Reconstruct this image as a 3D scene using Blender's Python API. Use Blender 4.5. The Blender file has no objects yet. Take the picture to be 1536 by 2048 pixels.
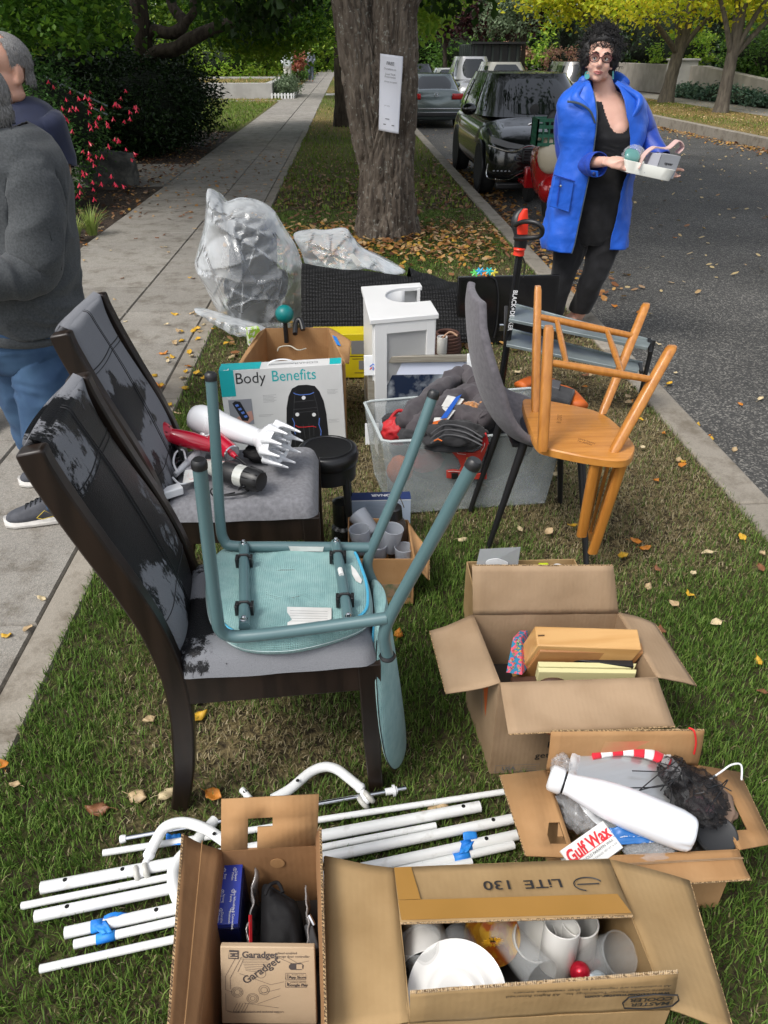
import bpy, bmesh, math, random
import numpy as np
from mathutils import Vector, Matrix, noise, Euler
R=math.radians; PI=math.pi
S=bpy.context.scene; C=S.collection
random.seed(7); rng=np.random.default_rng(7)
# ---------------- camera ----------------
CH=1.6; FP=1500.0; PIT=math.atan(919/1500); YAW=math.atan(78/1759.2)
cam=bpy.data.cameras.new('camera'); co=bpy.data.objects.new('camera',cam); C.objects.link(co)
cam.sensor_fit='VERTICAL'; cam.sensor_height=24; cam.lens=24*FP/2048; cam.clip_end=1000; cam.clip_start=.05
co.location=(0,0,CH); co.rotation_euler=(PI/2-PIT,0,-YAW); S.camera=co
# ---------------- light -----------------
SUN_EL=R(54); SUN_DIR=Vector((-.62,-.50,0)).normalized()   # the sun stands behind and left of the camera
w=bpy.data.worlds.new('World'); S.world=w; w.use_nodes=True; nt=w.node_tree
bg=nt.nodes['Background']; sky=nt.nodes.new('ShaderNodeTexSky'); sky.sky_type='NISHITA'; sky.sun_disc=False
sky.sun_elevation=SUN_EL; sky.sun_rotation=math.atan2(SUN_DIR.x,SUN_DIR.y); sky.air_density=1.0; sky.dust_density=3.0
hs=nt.nodes.new('ShaderNodeHueSaturation'); hs.inputs['Saturation'].default_value=.35
nt.links.new(sky.outputs[0],hs.inputs['Color']); nt.links.new(hs.outputs[0],bg.inputs[0]); bg.inputs[1].default_value=.15
sl=bpy.data.lights.new('sun','SUN'); sl.energy=1.25; sl.angle=R(18); sl.color=(1,.965,.9)
so=bpy.data.objects.new('sun',sl); C.objects.link(so); so.location=(0,0,20)
d=Vector((SUN_DIR.x*math.cos(SUN_EL),SUN_DIR.y*math.cos(SUN_EL),math.sin(SUN_EL))); so.rotation_euler=d.to_track_quat('Z','Y').to_euler()
S.view_settings.view_transform='Standard'; S.view_settings.look='None'; S.view_settings.exposure=.68; S.view_settings.gamma=1
S.view_settings.use_curve_mapping=False
S.render.engine='CYCLES'; S.cycles.max_bounces=7; S.cycles.transparent_max_bounces=12
# ---------------- helpers ---------------
_c,_s=math.cos(PIT),math.sin(PIT); _cy,_sy=math.cos(YAW),math.sin(YAW)
def _ray(u,v):
    a=(u-768)/FP; b=-(v-1024)/FP; y=_c+b*_s
    return Vector((a*_cy+y*_sy,-a*_sy+y*_cy,-_s+b*_c))
def at(u,v,z=0.):                       # survey: picture coordinate -> place at height z
    r=_ray(u,v); t=(z-CH)/r.z; return Vector((r.x*t,r.y*t,z))
def atY(u,v,y):                         # survey: picture coordinate -> place at depth y
    r=_ray(u,v); t=y/r.y; return Vector((r.x*t,y,CH+r.z*t))
def V(*a): return Vector(a)
def tag(o,label=None,cat=None,group=None,kind=None):
    if label: o['label']=label
    if cat: o['category']=cat
    if group: o['group']=group
    if kind: o['kind']=kind
    return o
ORG={}
def thing(name,label,cat,loc=(0,0,0),group=None):
    o=bpy.data.objects.new(name,None); o.empty_display_size=.1; C.objects.link(o); o.location=loc
    ORG[o.name]=Vector(loc); return tag(o,label,cat,group)
def setup(name,loc=(0,0,0)):
    return thing(name,None,None,loc)
def dup(root,loc,rz=0,label=None,sc=None):
    def cp(o,par):
        c=o.copy(); C.objects.link(c)
        if par: c.parent=par
        for ch in list(o.children): cp(ch,c)
        return c
    r=cp(root,None); r.location=loc; r.rotation_euler=(0,0,rz)
    if sc: r.scale=(sc,)*3
    if label: r['label']=label
    return r
def cr(pts,n=6,closed=False):           # catmull-rom
    P=[Vector(p) for p in pts]; out=[]; L=len(P)
    for i in range(L if closed else L-1):
        if closed: a,b,c,d=P[i-1],P[i],P[(i+1)%L],P[(i+2)%L]
        else: a=P[max(i-1,0)];b=P[i];c=P[i+1];d=P[min(i+2,L-1)]
        for k in range(n):
            t=k/n; out.append(.5*((2*b)+(c-a)*t+(2*a-5*b+4*c-d)*t*t+(3*b-a-3*c+d)*t**3))
    if not closed: out.append(P[-1])
    return out
def rampf(vals,n):                      # linear resample of a list
    L=len(vals)-1; return [vals[min(int(i/(n-1)*L),L-1)]*(1-(i/(n-1)*L-min(int(i/(n-1)*L),L-1)))+vals[min(int(i/(n-1)*L),L-1)+1]*(i/(n-1)*L-min(int(i/(n-1)*L),L-1)) for i in range(n)]
class MB:
    def __init__(s): s.v=[];s.f=[];s.m=[];s.k=0
    def add(s,v,f):
        b=len(s.v); s.v+=[Vector(p) for p in v]; s.f+=[[i+b for i in q] for q in f]; s.m+=[s.k]*len(f); return s
    def box(s,c,d,M=None):
        c=Vector(c); h=[x/2 for x in d]; pts=[]
        for x in(-1,1):
            for y in(-1,1):
                for z in(-1,1):
                    p=Vector((x*h[0],y*h[1],z*h[2])); pts.append((M@p if M else p)+c)
        return s.add(pts,[(0,1,3,2),(4,6,7,5),(0,4,5,1),(2,3,7,6),(0,2,6,4),(1,5,7,3)])
    def beam(s,a,b,w,h,up=(0,0,1)):     # square bar between two points
        a=Vector(a);b=Vector(b);d=(b-a).normalized();x=d.cross(Vector(up)).normalized();y=x.cross(d)
        q=[x*(i*w/2)+y*(j*h/2) for i,j in((-1,-1),(1,-1),(1,1),(-1,1))]
        return s.add([a+p for p in q]+[b+p for p in q],[(3,2,1,0),(4,5,6,7),(0,1,5,4),(1,2,6,5),(2,3,7,6),(3,0,4,7)])
    def panel(s,q,th,off=0):            # thick quad
        q=[Vector(p) for p in q]; n=(q[1]-q[0]).cross(q[-1]-q[0]).normalized(); L=len(q)
        return s.add([p+n*(off-th/2) for p in q]+[p+n*(off+th/2) for p in q],[list(range(L))[::-1],list(range(L,2*L))]+[(i,(i+1)%L,L+(i+1)%L,L+i) for i in range(L)])
    def tube(s,pts,r,n=10,cap=True,closed=False,fl=1.,up=None):
        pts=[Vector(p) for p in pts]; L=len(pts)
        rr=r if isinstance(r,(list,tuple)) else [r]*L
        if len(rr)!=L: rr=rampf(list(rr),L)
        T=[]
        for i in range(L):
            a=pts[i-1] if(i or closed) else pts[i]; b=pts[(i+1)%L] if(i<L-1 or closed) else pts[i]
            T.append((b-a).normalized() if (b-a).length>1e-9 else Vector((0,0,1)))
        u=Vector(up) if up else (Vector((0,0,1)) if abs(T[0].z)<.9 else Vector((1,0,0)))
        u=(u-T[0]*u.dot(T[0])).normalized(); vs=[]
        for i in range(L):
            if i:
                u=(u-T[i]*u.dot(T[i]))
                u=u.normalized() if u.length>1e-6 else Vector((1,0,0))
            w_=T[i].cross(u)
            for k in range(n):
                a=2*PI*k/n; vs.append(pts[i]+(u*math.cos(a)*fl+w_*math.sin(a))*rr[i])
        f=[]
        for i in range(L if closed else L-1):
            j=(i+1)%L
            for k in range(n): k2=(k+1)%n; f.append((i*n+k,i*n+k2,j*n+k2,j*n+k))
        if cap and not closed: f+=[list(range(n))[::-1],[(L-1)*n+k for k in range(n)]]
        return s.add(vs,f)
    def lathe(s,prof,M=None,n=24,cap=True,sx=1,sy=1):
        vs=[];f=[]
        for r,z in prof:
            for k in range(n):
                a=2*PI*k/n; p=Vector((r*math.cos(a)*sx,r*math.sin(a)*sy,z)); vs.append(M@p if M else p)
        for i in range(len(prof)-1):
            for k in range(n): k2=(k+1)%n; f.append((i*n+k,i*n+k2,(i+1)*n+k2,(i+1)*n+k))
        if cap:
            if prof[0][0]>1e-5: f.append(list(range(n))[::-1])
            if prof[-1][0]>1e-5: f.append([(len(prof)-1)*n+k for k in range(n)])
        return s.add(vs,f)
    def ball(s,c,r,M=None,n=16,m=10):
        r=(r,)*3 if not isinstance(r,(tuple,list)) else r; c=Vector(c)
        T=Matrix.Translation(c)@(M.to_4x4() if M else Matrix())@Matrix.Diagonal((*r,1))
        return s.lathe([(max(math.sin(PI*i/m),1e-4),-math.cos(PI*i/m)) for i in range(m+1)],T,n,cap=False)
    def prism(s,poly,z0,z1,M=None):
        L=len(poly); vs=[Vector((x,y,z)) for z in(z0,z1) for x,y in poly]
        if M: vs=[M@p for p in vs]
        return s.add(vs,[list(range(L))[::-1],list(range(L,2*L))]+[(i,(i+1)%L,L+(i+1)%L,L+i) for i in range(L)])
    def loft(s,rings,cap=True,closed=True):
        n=len(rings[0]); vs=[p for r in rings for p in r]; f=[]
        for i in range(len(rings)-1):
            for k in range(n if closed else n-1): k2=(k+1)%n; f.append((i*n+k,i*n+k2,(i+1)*n+k2,(i+1)*n+k))
        if cap and closed: f+=[list(range(n))[::-1],[(len(rings)-1)*n+k for k in range(n)]]
        return s.add(vs,f)
    def grid(s,fn,nu,nv):
        vs=[fn(i/nu,j/nv) for i in range(nu+1) for j in range(nv+1)]
        return s.add(vs,[(i*(nv+1)+j,(i+1)*(nv+1)+j,(i+1)*(nv+1)+j+1,i*(nv+1)+j+1) for i in range(nu) for j in range(nv)])
    def build(s,name,mat,parent=None,bev=0,sub=0,solid=0,ang=38,label=None,apply=False,bseg=2,origin=None,smooth=True):
        o0=Vector((0,0,0))
        if parent: o0=ORG.get(parent.name,o0)
        elif origin is not None: o0=Vector(origin)
        me=bpy.data.meshes.new(name); me.from_pydata([p-o0 for p in s.v],[],s.f); me.update()
        ms=mat if isinstance(mat,list) else [mat]
        for m in ms: me.materials.append(m)
        if len(ms)>1: me.polygons.foreach_set('material_index',s.m)
        o=bpy.data.objects.new(name,me); C.objects.link(o)
        if smooth: me.polygons.foreach_set('use_smooth',[True]*len(me.polygons))
        if smooth and ang<180 and not sub: me.set_sharp_from_angle(angle=R(ang))
        if parent: o.parent=parent; ORG[o.name]=o0
        else:
            o.location=o0; ORG[o.name]=o0
        if solid: m=o.modifiers.new('s','SOLIDIFY'); m.thickness=solid; m.offset=0
        if bev: m=o.modifiers.new('b','BEVEL'); m.width=bev; m.segments=bseg; m.limit_method='ANGLE'; m.angle_limit=R(35)
        if sub: m=o.modifiers.new('u','SUBSURF'); m.levels=sub; m.render_levels=sub
        if label: o['label']=label
        return o
def npmesh(name,co_,faces,mat,parent=None,attr=None,origin=None,smooth=False):   # faces: (n,k) int array
    o0=ORG[parent.name] if parent else Vector(origin or (0,0,0))
    me=bpy.data.meshes.new(name); n=len(co_); nf,k=faces.shape
    me.vertices.add(n); me.vertices.foreach_set('co',(co_-np.array(o0)).astype(np.float32).ravel())
    me.loops.add(nf*k); me.loops.foreach_set('vertex_index',faces.astype(np.int32).ravel())
    me.polygons.add(nf); me.polygons.foreach_set('loop_start',(np.arange(nf)*k).astype(np.int32))
    me.update(calc_edges=True)
    if smooth: me.polygons.foreach_set('use_smooth',[True]*nf)
    for m in (mat if isinstance(mat,list) else [mat]): me.materials.append(m)
    if attr is not None:
        a=me.attributes.new('dry','FLOAT','POINT'); a.data.foreach_set('value',attr.astype(np.float32))
    o=bpy.data.objects.new(name,me); C.objects.link(o)
    if parent: o.parent=parent
    else: o.location=o0
    ORG[o.name]=o0; return o
# ---------------- materials -------------
def N(nt,t,**k):
    n=nt.nodes.new('ShaderNode'+t)
    for a,b in k.items(): setattr(n,a,b)
    return n
MC={}
def mat(name,c,r=.6,m=0.,c2=None,ns=8.,nd=3.,lo=.4,hi=.6,bs=0.,bd=0.,st=None,coat=0.,tr=0.,alpha=1.,spec=None,sheen=0.,isl=None,emit=None,bst=None,obr=0.,ior=None,rr=None):
    if name in MC: return MC[name]
    M=bpy.data.materials.new(name); M.use_nodes=True; t=M.node_tree; L=t.links.new
    p=t.nodes['Principled BSDF']; I=p.inputs
    I['Base Color'].default_value=(*c,1); I['Roughness'].default_value=r; I['Metallic'].default_value=m
    if coat: I['Coat Weight'].default_value=coat; I['Coat Roughness'].default_value=.05
    if tr: I['Transmission Weight'].default_value=tr
    if ior: I['IOR'].default_value=ior
    if alpha<1: I['Alpha'].default_value=alpha
    if spec is not None: I['Specular IOR Level'].default_value=spec
    if sheen: I['Sheen Weight'].default_value=sheen
    tc=N(t,'TexCoord'); mp=N(t,'Mapping'); L(tc.outputs['Object'],mp.inputs['Vector'])
    if st: mp.inputs['Scale'].default_value=st
    vec=mp.outputs[0]
    if c2:
        n=N(t,'TexNoise'); n.inputs['Scale'].default_value=ns; n.inputs['Detail'].default_value=nd; L(vec,n.inputs['Vector'])
        cr_=N(t,'ValToRGB'); e=cr_.color_ramp.elements; e[0].position=lo; e[0].color=(*c,1); e[1].position=hi; e[1].color=(*c2,1)
        L(n.outputs['Fac'],cr_.inputs[0]); L(cr_.outputs[0],I['Base Color'])
        if rr:
            mr=N(t,'MapRange'); L(n.outputs['Fac'],mr.inputs[0]); mr.inputs[1].default_value=lo; mr.inputs[2].default_value=hi; mr.inputs[3].default_value=r; mr.inputs[4].default_value=rr; L(mr.outputs[0],I['Roughness'])
    if isl:                                  # per-piece colour ramp
        g=N(t,'NewGeometry'); cr_=N(t,'ValToRGB'); e=cr_.color_ramp.elements
        while len(e)<len(isl): e.new(.5)
        for i,cc in enumerate(isl): e[i].position=i/(len(isl)-1); e[i].color=(*cc,1)
        L(g.outputs['Random Per Island'],cr_.inputs[0]); L(cr_.outputs[0],I['Base Color'])
    if bs:
        n=N(t,'TexNoise'); n.inputs['Scale'].default_value=bs; n.inputs['Detail'].default_value=4
        if bst:
            m2=N(t,'Mapping'); L(tc.outputs['Object'],m2.inputs['Vector']); m2.inputs['Scale'].default_value=bst; L(m2.outputs[0],n.inputs['Vector'])
        else: L(vec,n.inputs['Vector'])
        b=N(t,'Bump'); b.inputs['Strength'].default_value=1; b.inputs['Distance'].default_value=bd; L(n.outputs['Fac'],b.inputs['Height']); L(b.outputs[0],I['Normal'])
    if emit: I['Emission Color'].default_value=(*emit,1); I['Emission Strength'].default_value=1
    MC[name]=M; return M
def leafmat(name,cols,trans=.35,r=.5,spec=.3):
    if name in MC: return MC[name]
    M=mat(name,cols[0],r,isl=cols,spec=spec); t=M.node_tree; L=t.links.new
    p=t.nodes['Principled BSDF']; o=t.nodes['Material Output']; src=p.inputs['Base Color'].links[0].from_socket
    tl=N(t,'BsdfTranslucent'); L(src,tl.inputs[0]); mx=N(t,'MixShader'); mx.inputs[0].default_value=trans
    L(p.outputs[0],mx.inputs[1]); L(tl.outputs[0],mx.inputs[2]); L(mx.outputs[0],o.inputs[0]); return M
def fabric(name,c,c2,sc=900,bd=.0006,ns=60):
    M=mat(name,c,.9,c2=c2,ns=ns,nd=6,lo=.35,hi=.65,sheen=.15,bs=sc,bd=bd,spec=.2); return M
WHITE=mat('white_enamel',(.76,.77,.76),.28,c2=(.52,.50,.46),ns=26,nd=8,lo=.60,hi=.78,coat=.3)
WPLA=mat('white_plastic',(.78,.79,.80),.3,c2=(.73,.74,.75),ns=20)
BLK=mat('black_plastic',(.012,.012,.013),.4,bs=400,bd=.0002)
BLKG=mat('black_gloss',(.008,.008,.009),.18)
CHR=mat('chrome',(.62,.63,.65),.16,1)
STEEL=mat('grey_steel',(.26,.30,.30),.42,.5,c2=(.20,.235,.235),ns=9)
PRINT=mat('black_ink',(.02,.02,.022),.6); INKG=mat('grey_ink',(.16,.16,.17),.6)
RED=mat('red_ink',(.62,.02,.03),.5); BLUE=mat('painters_tape',(.01,.17,.62),.55,c2=(.02,.25,.72),ns=30,bs=90,bd=.001)
GLASS=mat('clear_glass',(.95,.97,.97),.03,tr=1.,ior=1.2)
def cardboard(name,c,c2,axis=0,fl=170.,amp=.0007):
    M=mat(name,tuple(x*.93 for x in c),.82,c2=c2,ns=7,nd=12,lo=.36,hi=.62,spec=.25,bs=22,bd=.0022); t=M.node_tree; L=t.links.new
    b0=[n for n in t.nodes if n.type=='BUMP'][0]; tc=[n for n in t.nodes if n.type=='TEX_COORD'][0]
    wv=N(t,'TexWave',wave_type='BANDS',bands_direction='XYZ'[axis]); wv.inputs['Scale'].default_value=fl/20*3.2; wv.inputs['Distortion'].default_value=.3
    L(tc.outputs['Object'],wv.inputs['Vector'])
    b=N(t,'Bump'); b.inputs['Distance'].default_value=amp; b.inputs['Strength'].default_value=.22; L(wv.outputs['Fac'],b.inputs['Height']); L(b0.outputs[0],b.inputs['Normal'])
    L(b.outputs[0],t.nodes['Principled BSDF'].inputs['Normal']); return M
CB1=cardboard('cardboard_pale',(.31,.21,.125),(.36,.25,.155),0)
CB2=cardboard('cardboard_warm',(.35,.19,.08),(.40,.23,.105),0)
CB3=cardboard('cardboard_tan',(.31,.20,.09),(.36,.24,.115),0)
CB4=cardboard('cardboard_brown',(.24,.125,.055),(.29,.155,.07),0)
TAPEB=mat('parcel_tape',(.38,.20,.05),.22,c2=(.35,.185,.045),ns=6)
CEDGE=mat('cardboard_core',(.12,.075,.035),.9,c2=(.42,.28,.14),ns=260,lo=.45,hi=.55)
# ---------------- writing ---------------
def text(s,size,o,x,y,m,parent,sx=1.,al='CENTER',name='lettering',bold=0,th=.0004,label=None):
    cu=bpy.data.curves.new('t','FONT'); cu.body=s; cu.size=size; cu.align_x=al; cu.align_y='CENTER'; cu.extrude=0; cu.resolution_u=3; cu.offset=bold
    t=bpy.data.objects.new('t',cu); C.objects.link(t); dg=bpy.context.evaluated_depsgraph_get()
    me=bpy.data.meshes.new_from_object(t.evaluated_get(dg)); bpy.data.objects.remove(t)
    x=Vector(x).normalized(); y=Vector(y); y=(y-x*y.dot(x)).normalized(); z=x.cross(y); o=Vector(o)+z*th
    o0=ORG[parent.name] if parent else Vector((0,0,0))
    M=Matrix.Translation(o-o0)@Matrix((x*sx,y,z)).transposed().to_4x4(); me.transform(M); me.materials.clear(); me.materials.append(m)
    ob=bpy.data.objects.new(name,me); C.objects.link(ob)
    if parent: ob.parent=parent; ORG[ob.name]=o0
    if label: ob['label']=label
    return ob
class Face:                             # a flat face with its own 2D frame (0..1 across, 0..1 up)
    def __init__(s,bl,br,tl): s.o=Vector(bl); s.ax=Vector(br)-s.o; s.ay=Vector(tl)-s.o; s.n=s.ax.cross(s.ay).normalized(); s.w=s.ax.length; s.h=s.ay.length
    def p(s,u,v,d=0.0006): return s.o+s.ax*u+s.ay*v+s.n*d
    def rect(s,u0,v0,u1,v1,m,parent,name='print_patch',d=.0008,label=None):
        return MB().panel([s.p(u0,v0,d),s.p(u1,v0,d),s.p(u1,v1,d),s.p(u0,v1,d)],.0006).build(name,m,parent,label=label)
    def poly(s,pts,m,parent,name='print_patch',d=.0008): return MB().panel([s.p(u,v,d) for u,v in pts],.0005).build(name,m,parent)
    def line(s,pts,w_,m,parent,name='printed_line',d=.0008): return MB().tube([s.p(u,v,d) for u,v in pts],w_/2,4,fl=.3,up=s.n).build(name,m,parent)
    def lines(s,L_,w_,m,parent,name='printed_lines',d=.0008):
        b=MB()
        for pts in L_: b.tube([s.p(u,v,d) for u,v in pts],w_/2,4,fl=.3,up=s.n)
        return b.build(name,m,parent)
    def text(s,t,size,u,v,m,parent,rot=0,sx=1,al='CENTER',bold=0,name='lettering'):
        x=s.ax.normalized(); y=s.ay.normalized(); c,q=math.cos(rot),math.sin(rot)
        return text(t,size,s.p(u,v),x*c+y*q,y*c-x*q,m,parent,sx,al,name,bold)
# ================= SETTING =================
def roadz(y): return -.115-.0065*max(0,min(y,40)-5)
def gdry(x,y):                          # how dry and brown the turf is (0 lush .. 1 straw)
    f=.30+.55*(.5+.5*np.sin(x*2.3+1.1*np.sin(y*1.7)+.4)*np.cos(y*1.35-x*1.9))-.25
    for cx,cy_,sx,sy,a in((-.25,1.42,.32,.17,.75),(.30,2.95,.5,.5,.55),(1.15,3.2,.55,.9,.75),(.9,2.5,.3,.3,.4),(-.5,1.15,.18,.12,.35),(.75,2.0,.2,.2,.2),(1.2,5.5,.5,1.3,.4),(-.55,4.3,.3,.8,.4),(.1,4.2,.4,.8,.6),
      (-.85,1.7,.12,.7,-.5),(-.8,1.1,.2,.35,-.6),(.28,1.9,.22,.45,-.7),(1.15,1.75,.35,.35,-.5),(.05,.9,.35,.3,-.4),(1.1,1.0,.4,.4,-.5),(-.7,3.1,.2,.5,-.5),(.1,7.,1.,1.3,-.5)):
        f=f+a*np.exp(-((x-cx)/sx)**2-((y-cy_)/sy)**2)
    return np.clip(f,0,1)
def hnoise(x,y,s): return noise.fractal(Vector((x*s,y*s,3.3)),1.,2.,3)
def turfmat(name,gr,dr,soil):
    M=mat(name,gr,.95,spec=.1); t=M.node_tree; L=t.links.new; p=t.nodes['Principled BSDF']
    a=N(t,'Attribute',attribute_name='dry'); g=N(t,'NewGeometry'); n=N(t,'TexNoise'); n.inputs['Scale'].default_value=60; n.inputs['Detail'].default_value=6; L(g.outputs['Position'],n.inputs['Vector'])
    m1=N(t,'MixRGB'); m1.inputs[1].default_value=(*gr,1); m1.inputs[2].default_value=(*dr,1); L(a.outputs['Fac'],m1.inputs[0])
    r=N(t,'ValToRGB'); r.color_ramp.elements[0].position=.42; r.color_ramp.elements[1].position=.62; L(n.outputs['Fac'],r.inputs[0])
    m2=N(t,'MixRGB'); m2.inputs[1].default_value=(*soil,1); L(r.outputs[0],m2.inputs[0]); L(m1.outputs[0],m2.inputs[2]); L(m2.outputs[0],p.inputs['Base Color'])
    b=N(t,'Bump'); b.inputs['Distance'].default_value=.012; L(n.outputs['Fac'],b.inputs['Height']); L(b.outputs[0],p.inputs['Normal']); return M
TURF=turfmat('turf',(.055,.065,.02),(.19,.145,.075),(.045,.035,.022))
TURF2=turfmat('turf_far',(.10,.14,.025),(.30,.215,.075),(.10,.08,.04))
def sheet(name,x0,x1,y0,y1,nx,ny,m,dry,z=-.008,amp=.008,kind='structure'):
    xs=np.linspace(x0,x1,nx+1); ys=np.linspace(y0,y1,ny+1); X,Y_=np.meshgrid(xs,ys,indexing='ij'); X=X.ravel();Y_=Y_.ravel()
    Z=np.array([(roadz(b)-.003 if z=='road' else z)+amp*hnoise(a,b,1.7) for a,b in zip(X,Y_)])
    i,j=np.meshgrid(np.arange(nx),np.arange(ny),indexing='ij'); a=(i*(ny+1)+j).ravel(); F=np.stack([a,a+ny+1,a+ny+2,a+1],1)
    o=npmesh(name,np.stack([X,Y_,Z],1),F,m,attr=dry(X,Y_),smooth=True); return tag(o,kind=kind)
SOIL=mat('bark_mulch',(.022,.015,.010),.95,c2=(.06,.038,.022),ns=38,nd=6,bs=45,bd=.03)
GROUND=mat('rough_ground',(.06,.07,.03),.95,c2=(.10,.09,.05),ns=1.5,nd=6)
tag(MB().add([(-90,-30,-.42),(90,-30,-.42),(90,170,-.42),(-90,170,-.42)],[(0,1,2,3)]).build('ground',GROUND),kind='structure')
sheet('lawn',-.935,1.575,-.6,11,60,220,TURF,gdry)
sheet('far_lawn',-.935,1.575,11,90,8,120,TURF2,lambda x,y:np.clip(.35+.4*np.sin(y*.33)+.25*np.sin(x*3+y),0,1))
sheet('planting_bed',-14,-2.60,-1,11.55,50,50,SOIL,lambda x,y:x*0,z=-.02,amp=.03)
sheet('planting_bed',-14,-2.60,14.05,20.2,50,30,SOIL,lambda x,y:x*0,z=-.02,amp=.03)
sheet('left_lawn',-30,-2.60,20.2,90,40,60,TURF2,lambda x,y:np.clip((y-29)/8+.2*np.sin(x*2+y),0,1),z=-.01,amp=.02)
# pavement of scored slabs, each one a piece
def concrete(name,c,c2,agg,bump=.0012):
    M=mat(name,c,.85,c2=c2,ns=1.6,nd=7,lo=.3,hi=.75,spec=.25); t=M.node_tree; L=t.links.new; p=t.nodes['Principled BSDF']
    g=N(t,'NewGeometry'); v=N(t,'TexVoronoi'); v.inputs['Scale'].default_value=230; L(g.outputs['Position'],v.inputs['Vector'])
    src=p.inputs['Base Color'].links[0].from_socket; r=N(t,'ValToRGB'); r.color_ramp.elements[0].color=(1-agg,1-agg,1-agg,1); r.color_ramp.elements[1].color=(1+agg,1+agg*.9,1+agg*.8,1)
    L(v.outputs['Color'],r.inputs[0]); mx=N(t,'MixRGB',blend_type='MULTIPLY'); mx.inputs[0].default_value=1; L(src,mx.inputs[1]); L(r.outputs[0],mx.inputs[2])
    n2=N(t,'TexNoise'); n2.inputs['Scale'].default_value=5.; n2.inputs['Detail'].default_value=9; n2.inputs['Roughness'].default_value=.75; L(g.outputs['Position'],n2.inputs['Vector'])
    r2=N(t,'ValToRGB'); r2.color_ramp.elements[0].position=.36; r2.color_ramp.elements[0].color=(.6,.57,.53,1); r2.color_ramp.elements[1].position=.52; r2.color_ramp.elements[1].color=(1,1,1,1); L(n2.outputs['Fac'],r2.inputs[0])
    oi=N(t,'ObjectInfo'); mr=N(t,'MapRange'); mr.inputs[3].default_value=.9; mr.inputs[4].default_value=1.06; L(oi.outputs['Random'],mr.inputs[0])
    my=N(t,'MixRGB',blend_type='MULTIPLY'); my.inputs[0].default_value=1; L(mx.outputs[0],my.inputs[1]); L(r2.outputs[0],my.inputs[2])
    mz=N(t,'VectorMath',operation='SCALE'); L(my.outputs[0],mz.inputs[0]); L(mr.outputs[0],mz.inputs['Scale']); L(mz.outputs[0],p.inputs['Base Color'])
    b=N(t,'Bump'); b.inputs['Distance'].default_value=bump; L(v.outputs['Distance'],b.inputs['Height']); L(b.outputs[0],p.inputs['Normal']); return M
CONC=concrete('pavement_concrete',(.25,.235,.21),(.30,.285,.255),.28)
CONCE=concrete('pavement_edging',(.25,.225,.185),(.31,.28,.235),.12,.0005)
DARKJ=mat('joint_dirt',(.06,.05,.04),.95)
sw=tag(MB().box((-1.76,40,-.055),(1.66,92,.07)).build('sidewalk',DARKJ),kind='structure')
def slab(par,x0,x1,y0,y1,m,z=.0,j=.009,name='slab'):
    b=MB(); hx,hy=(x1-x0)/2-j/2,(y1-y0)/2-j/2; prof=[(0,-.05),(0,-.012),(.006,0)]
    rings=[[V((x0+x1)/2+sx*(hx-o),(y0+y1)/2+sy*(hy-o),z+h) for sx,sy in((-1,-1),(1,-1),(1,1),(-1,1))] for o,h in prof]
    return b.loft(rings).build(name,m,par,ang=20)
ys=[-.84+.70*i for i in range(30)]      # joints every 0.70 m
for i,y in enumerate(ys):
    dz=random.uniform(-.0015,.0015)
    slab(sw,-2.585,-1.62,y,y+.70,CONC,dz); slab(sw,-1.62,-1.055,y,y+.70,CONC,dz+.001,j=.008)
for i in range(9): slab(sw,-1.055,-.935,-.84+2.333*i,-.84+2.333*(i+1),CONCE,.004,j=.005,name='edge_strip')
yy=ys[-1]+.7
while yy<84:
    slab(sw,-2.585,-1.62,yy,yy+1.4,CONC,0,j=.02); slab(sw,-1.62,-.935,yy,yy+1.4,CONC,0,j=.02); yy+=1.4
sp=tag(MB().box((-6.6,12.8,-.06),(8,2.4,.07)).build('side_path',DARKJ),kind='structure')
for i in range(5): slab(sp,-2.6-1.6*(i+1),-2.6-1.6*i,11.6,14.0,CONC,-.003)
pp=tag(MB().box((-6,33.6,-.03),(7,.9,.05)).build('garden_path',CONC),kind='structure')
st=tag(MB().box((.3,38.2,-.04),(2.4,.1,.03)).build('stepping_path',DARKJ),kind='structure')
for i in range(4): MB().box((-.65+i*.65,38.2,-.0),(.5,1.2,.05)).build('paver',mat('pale_paver',(.45,.44,.42),.8),st,bev=.01)
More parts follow.
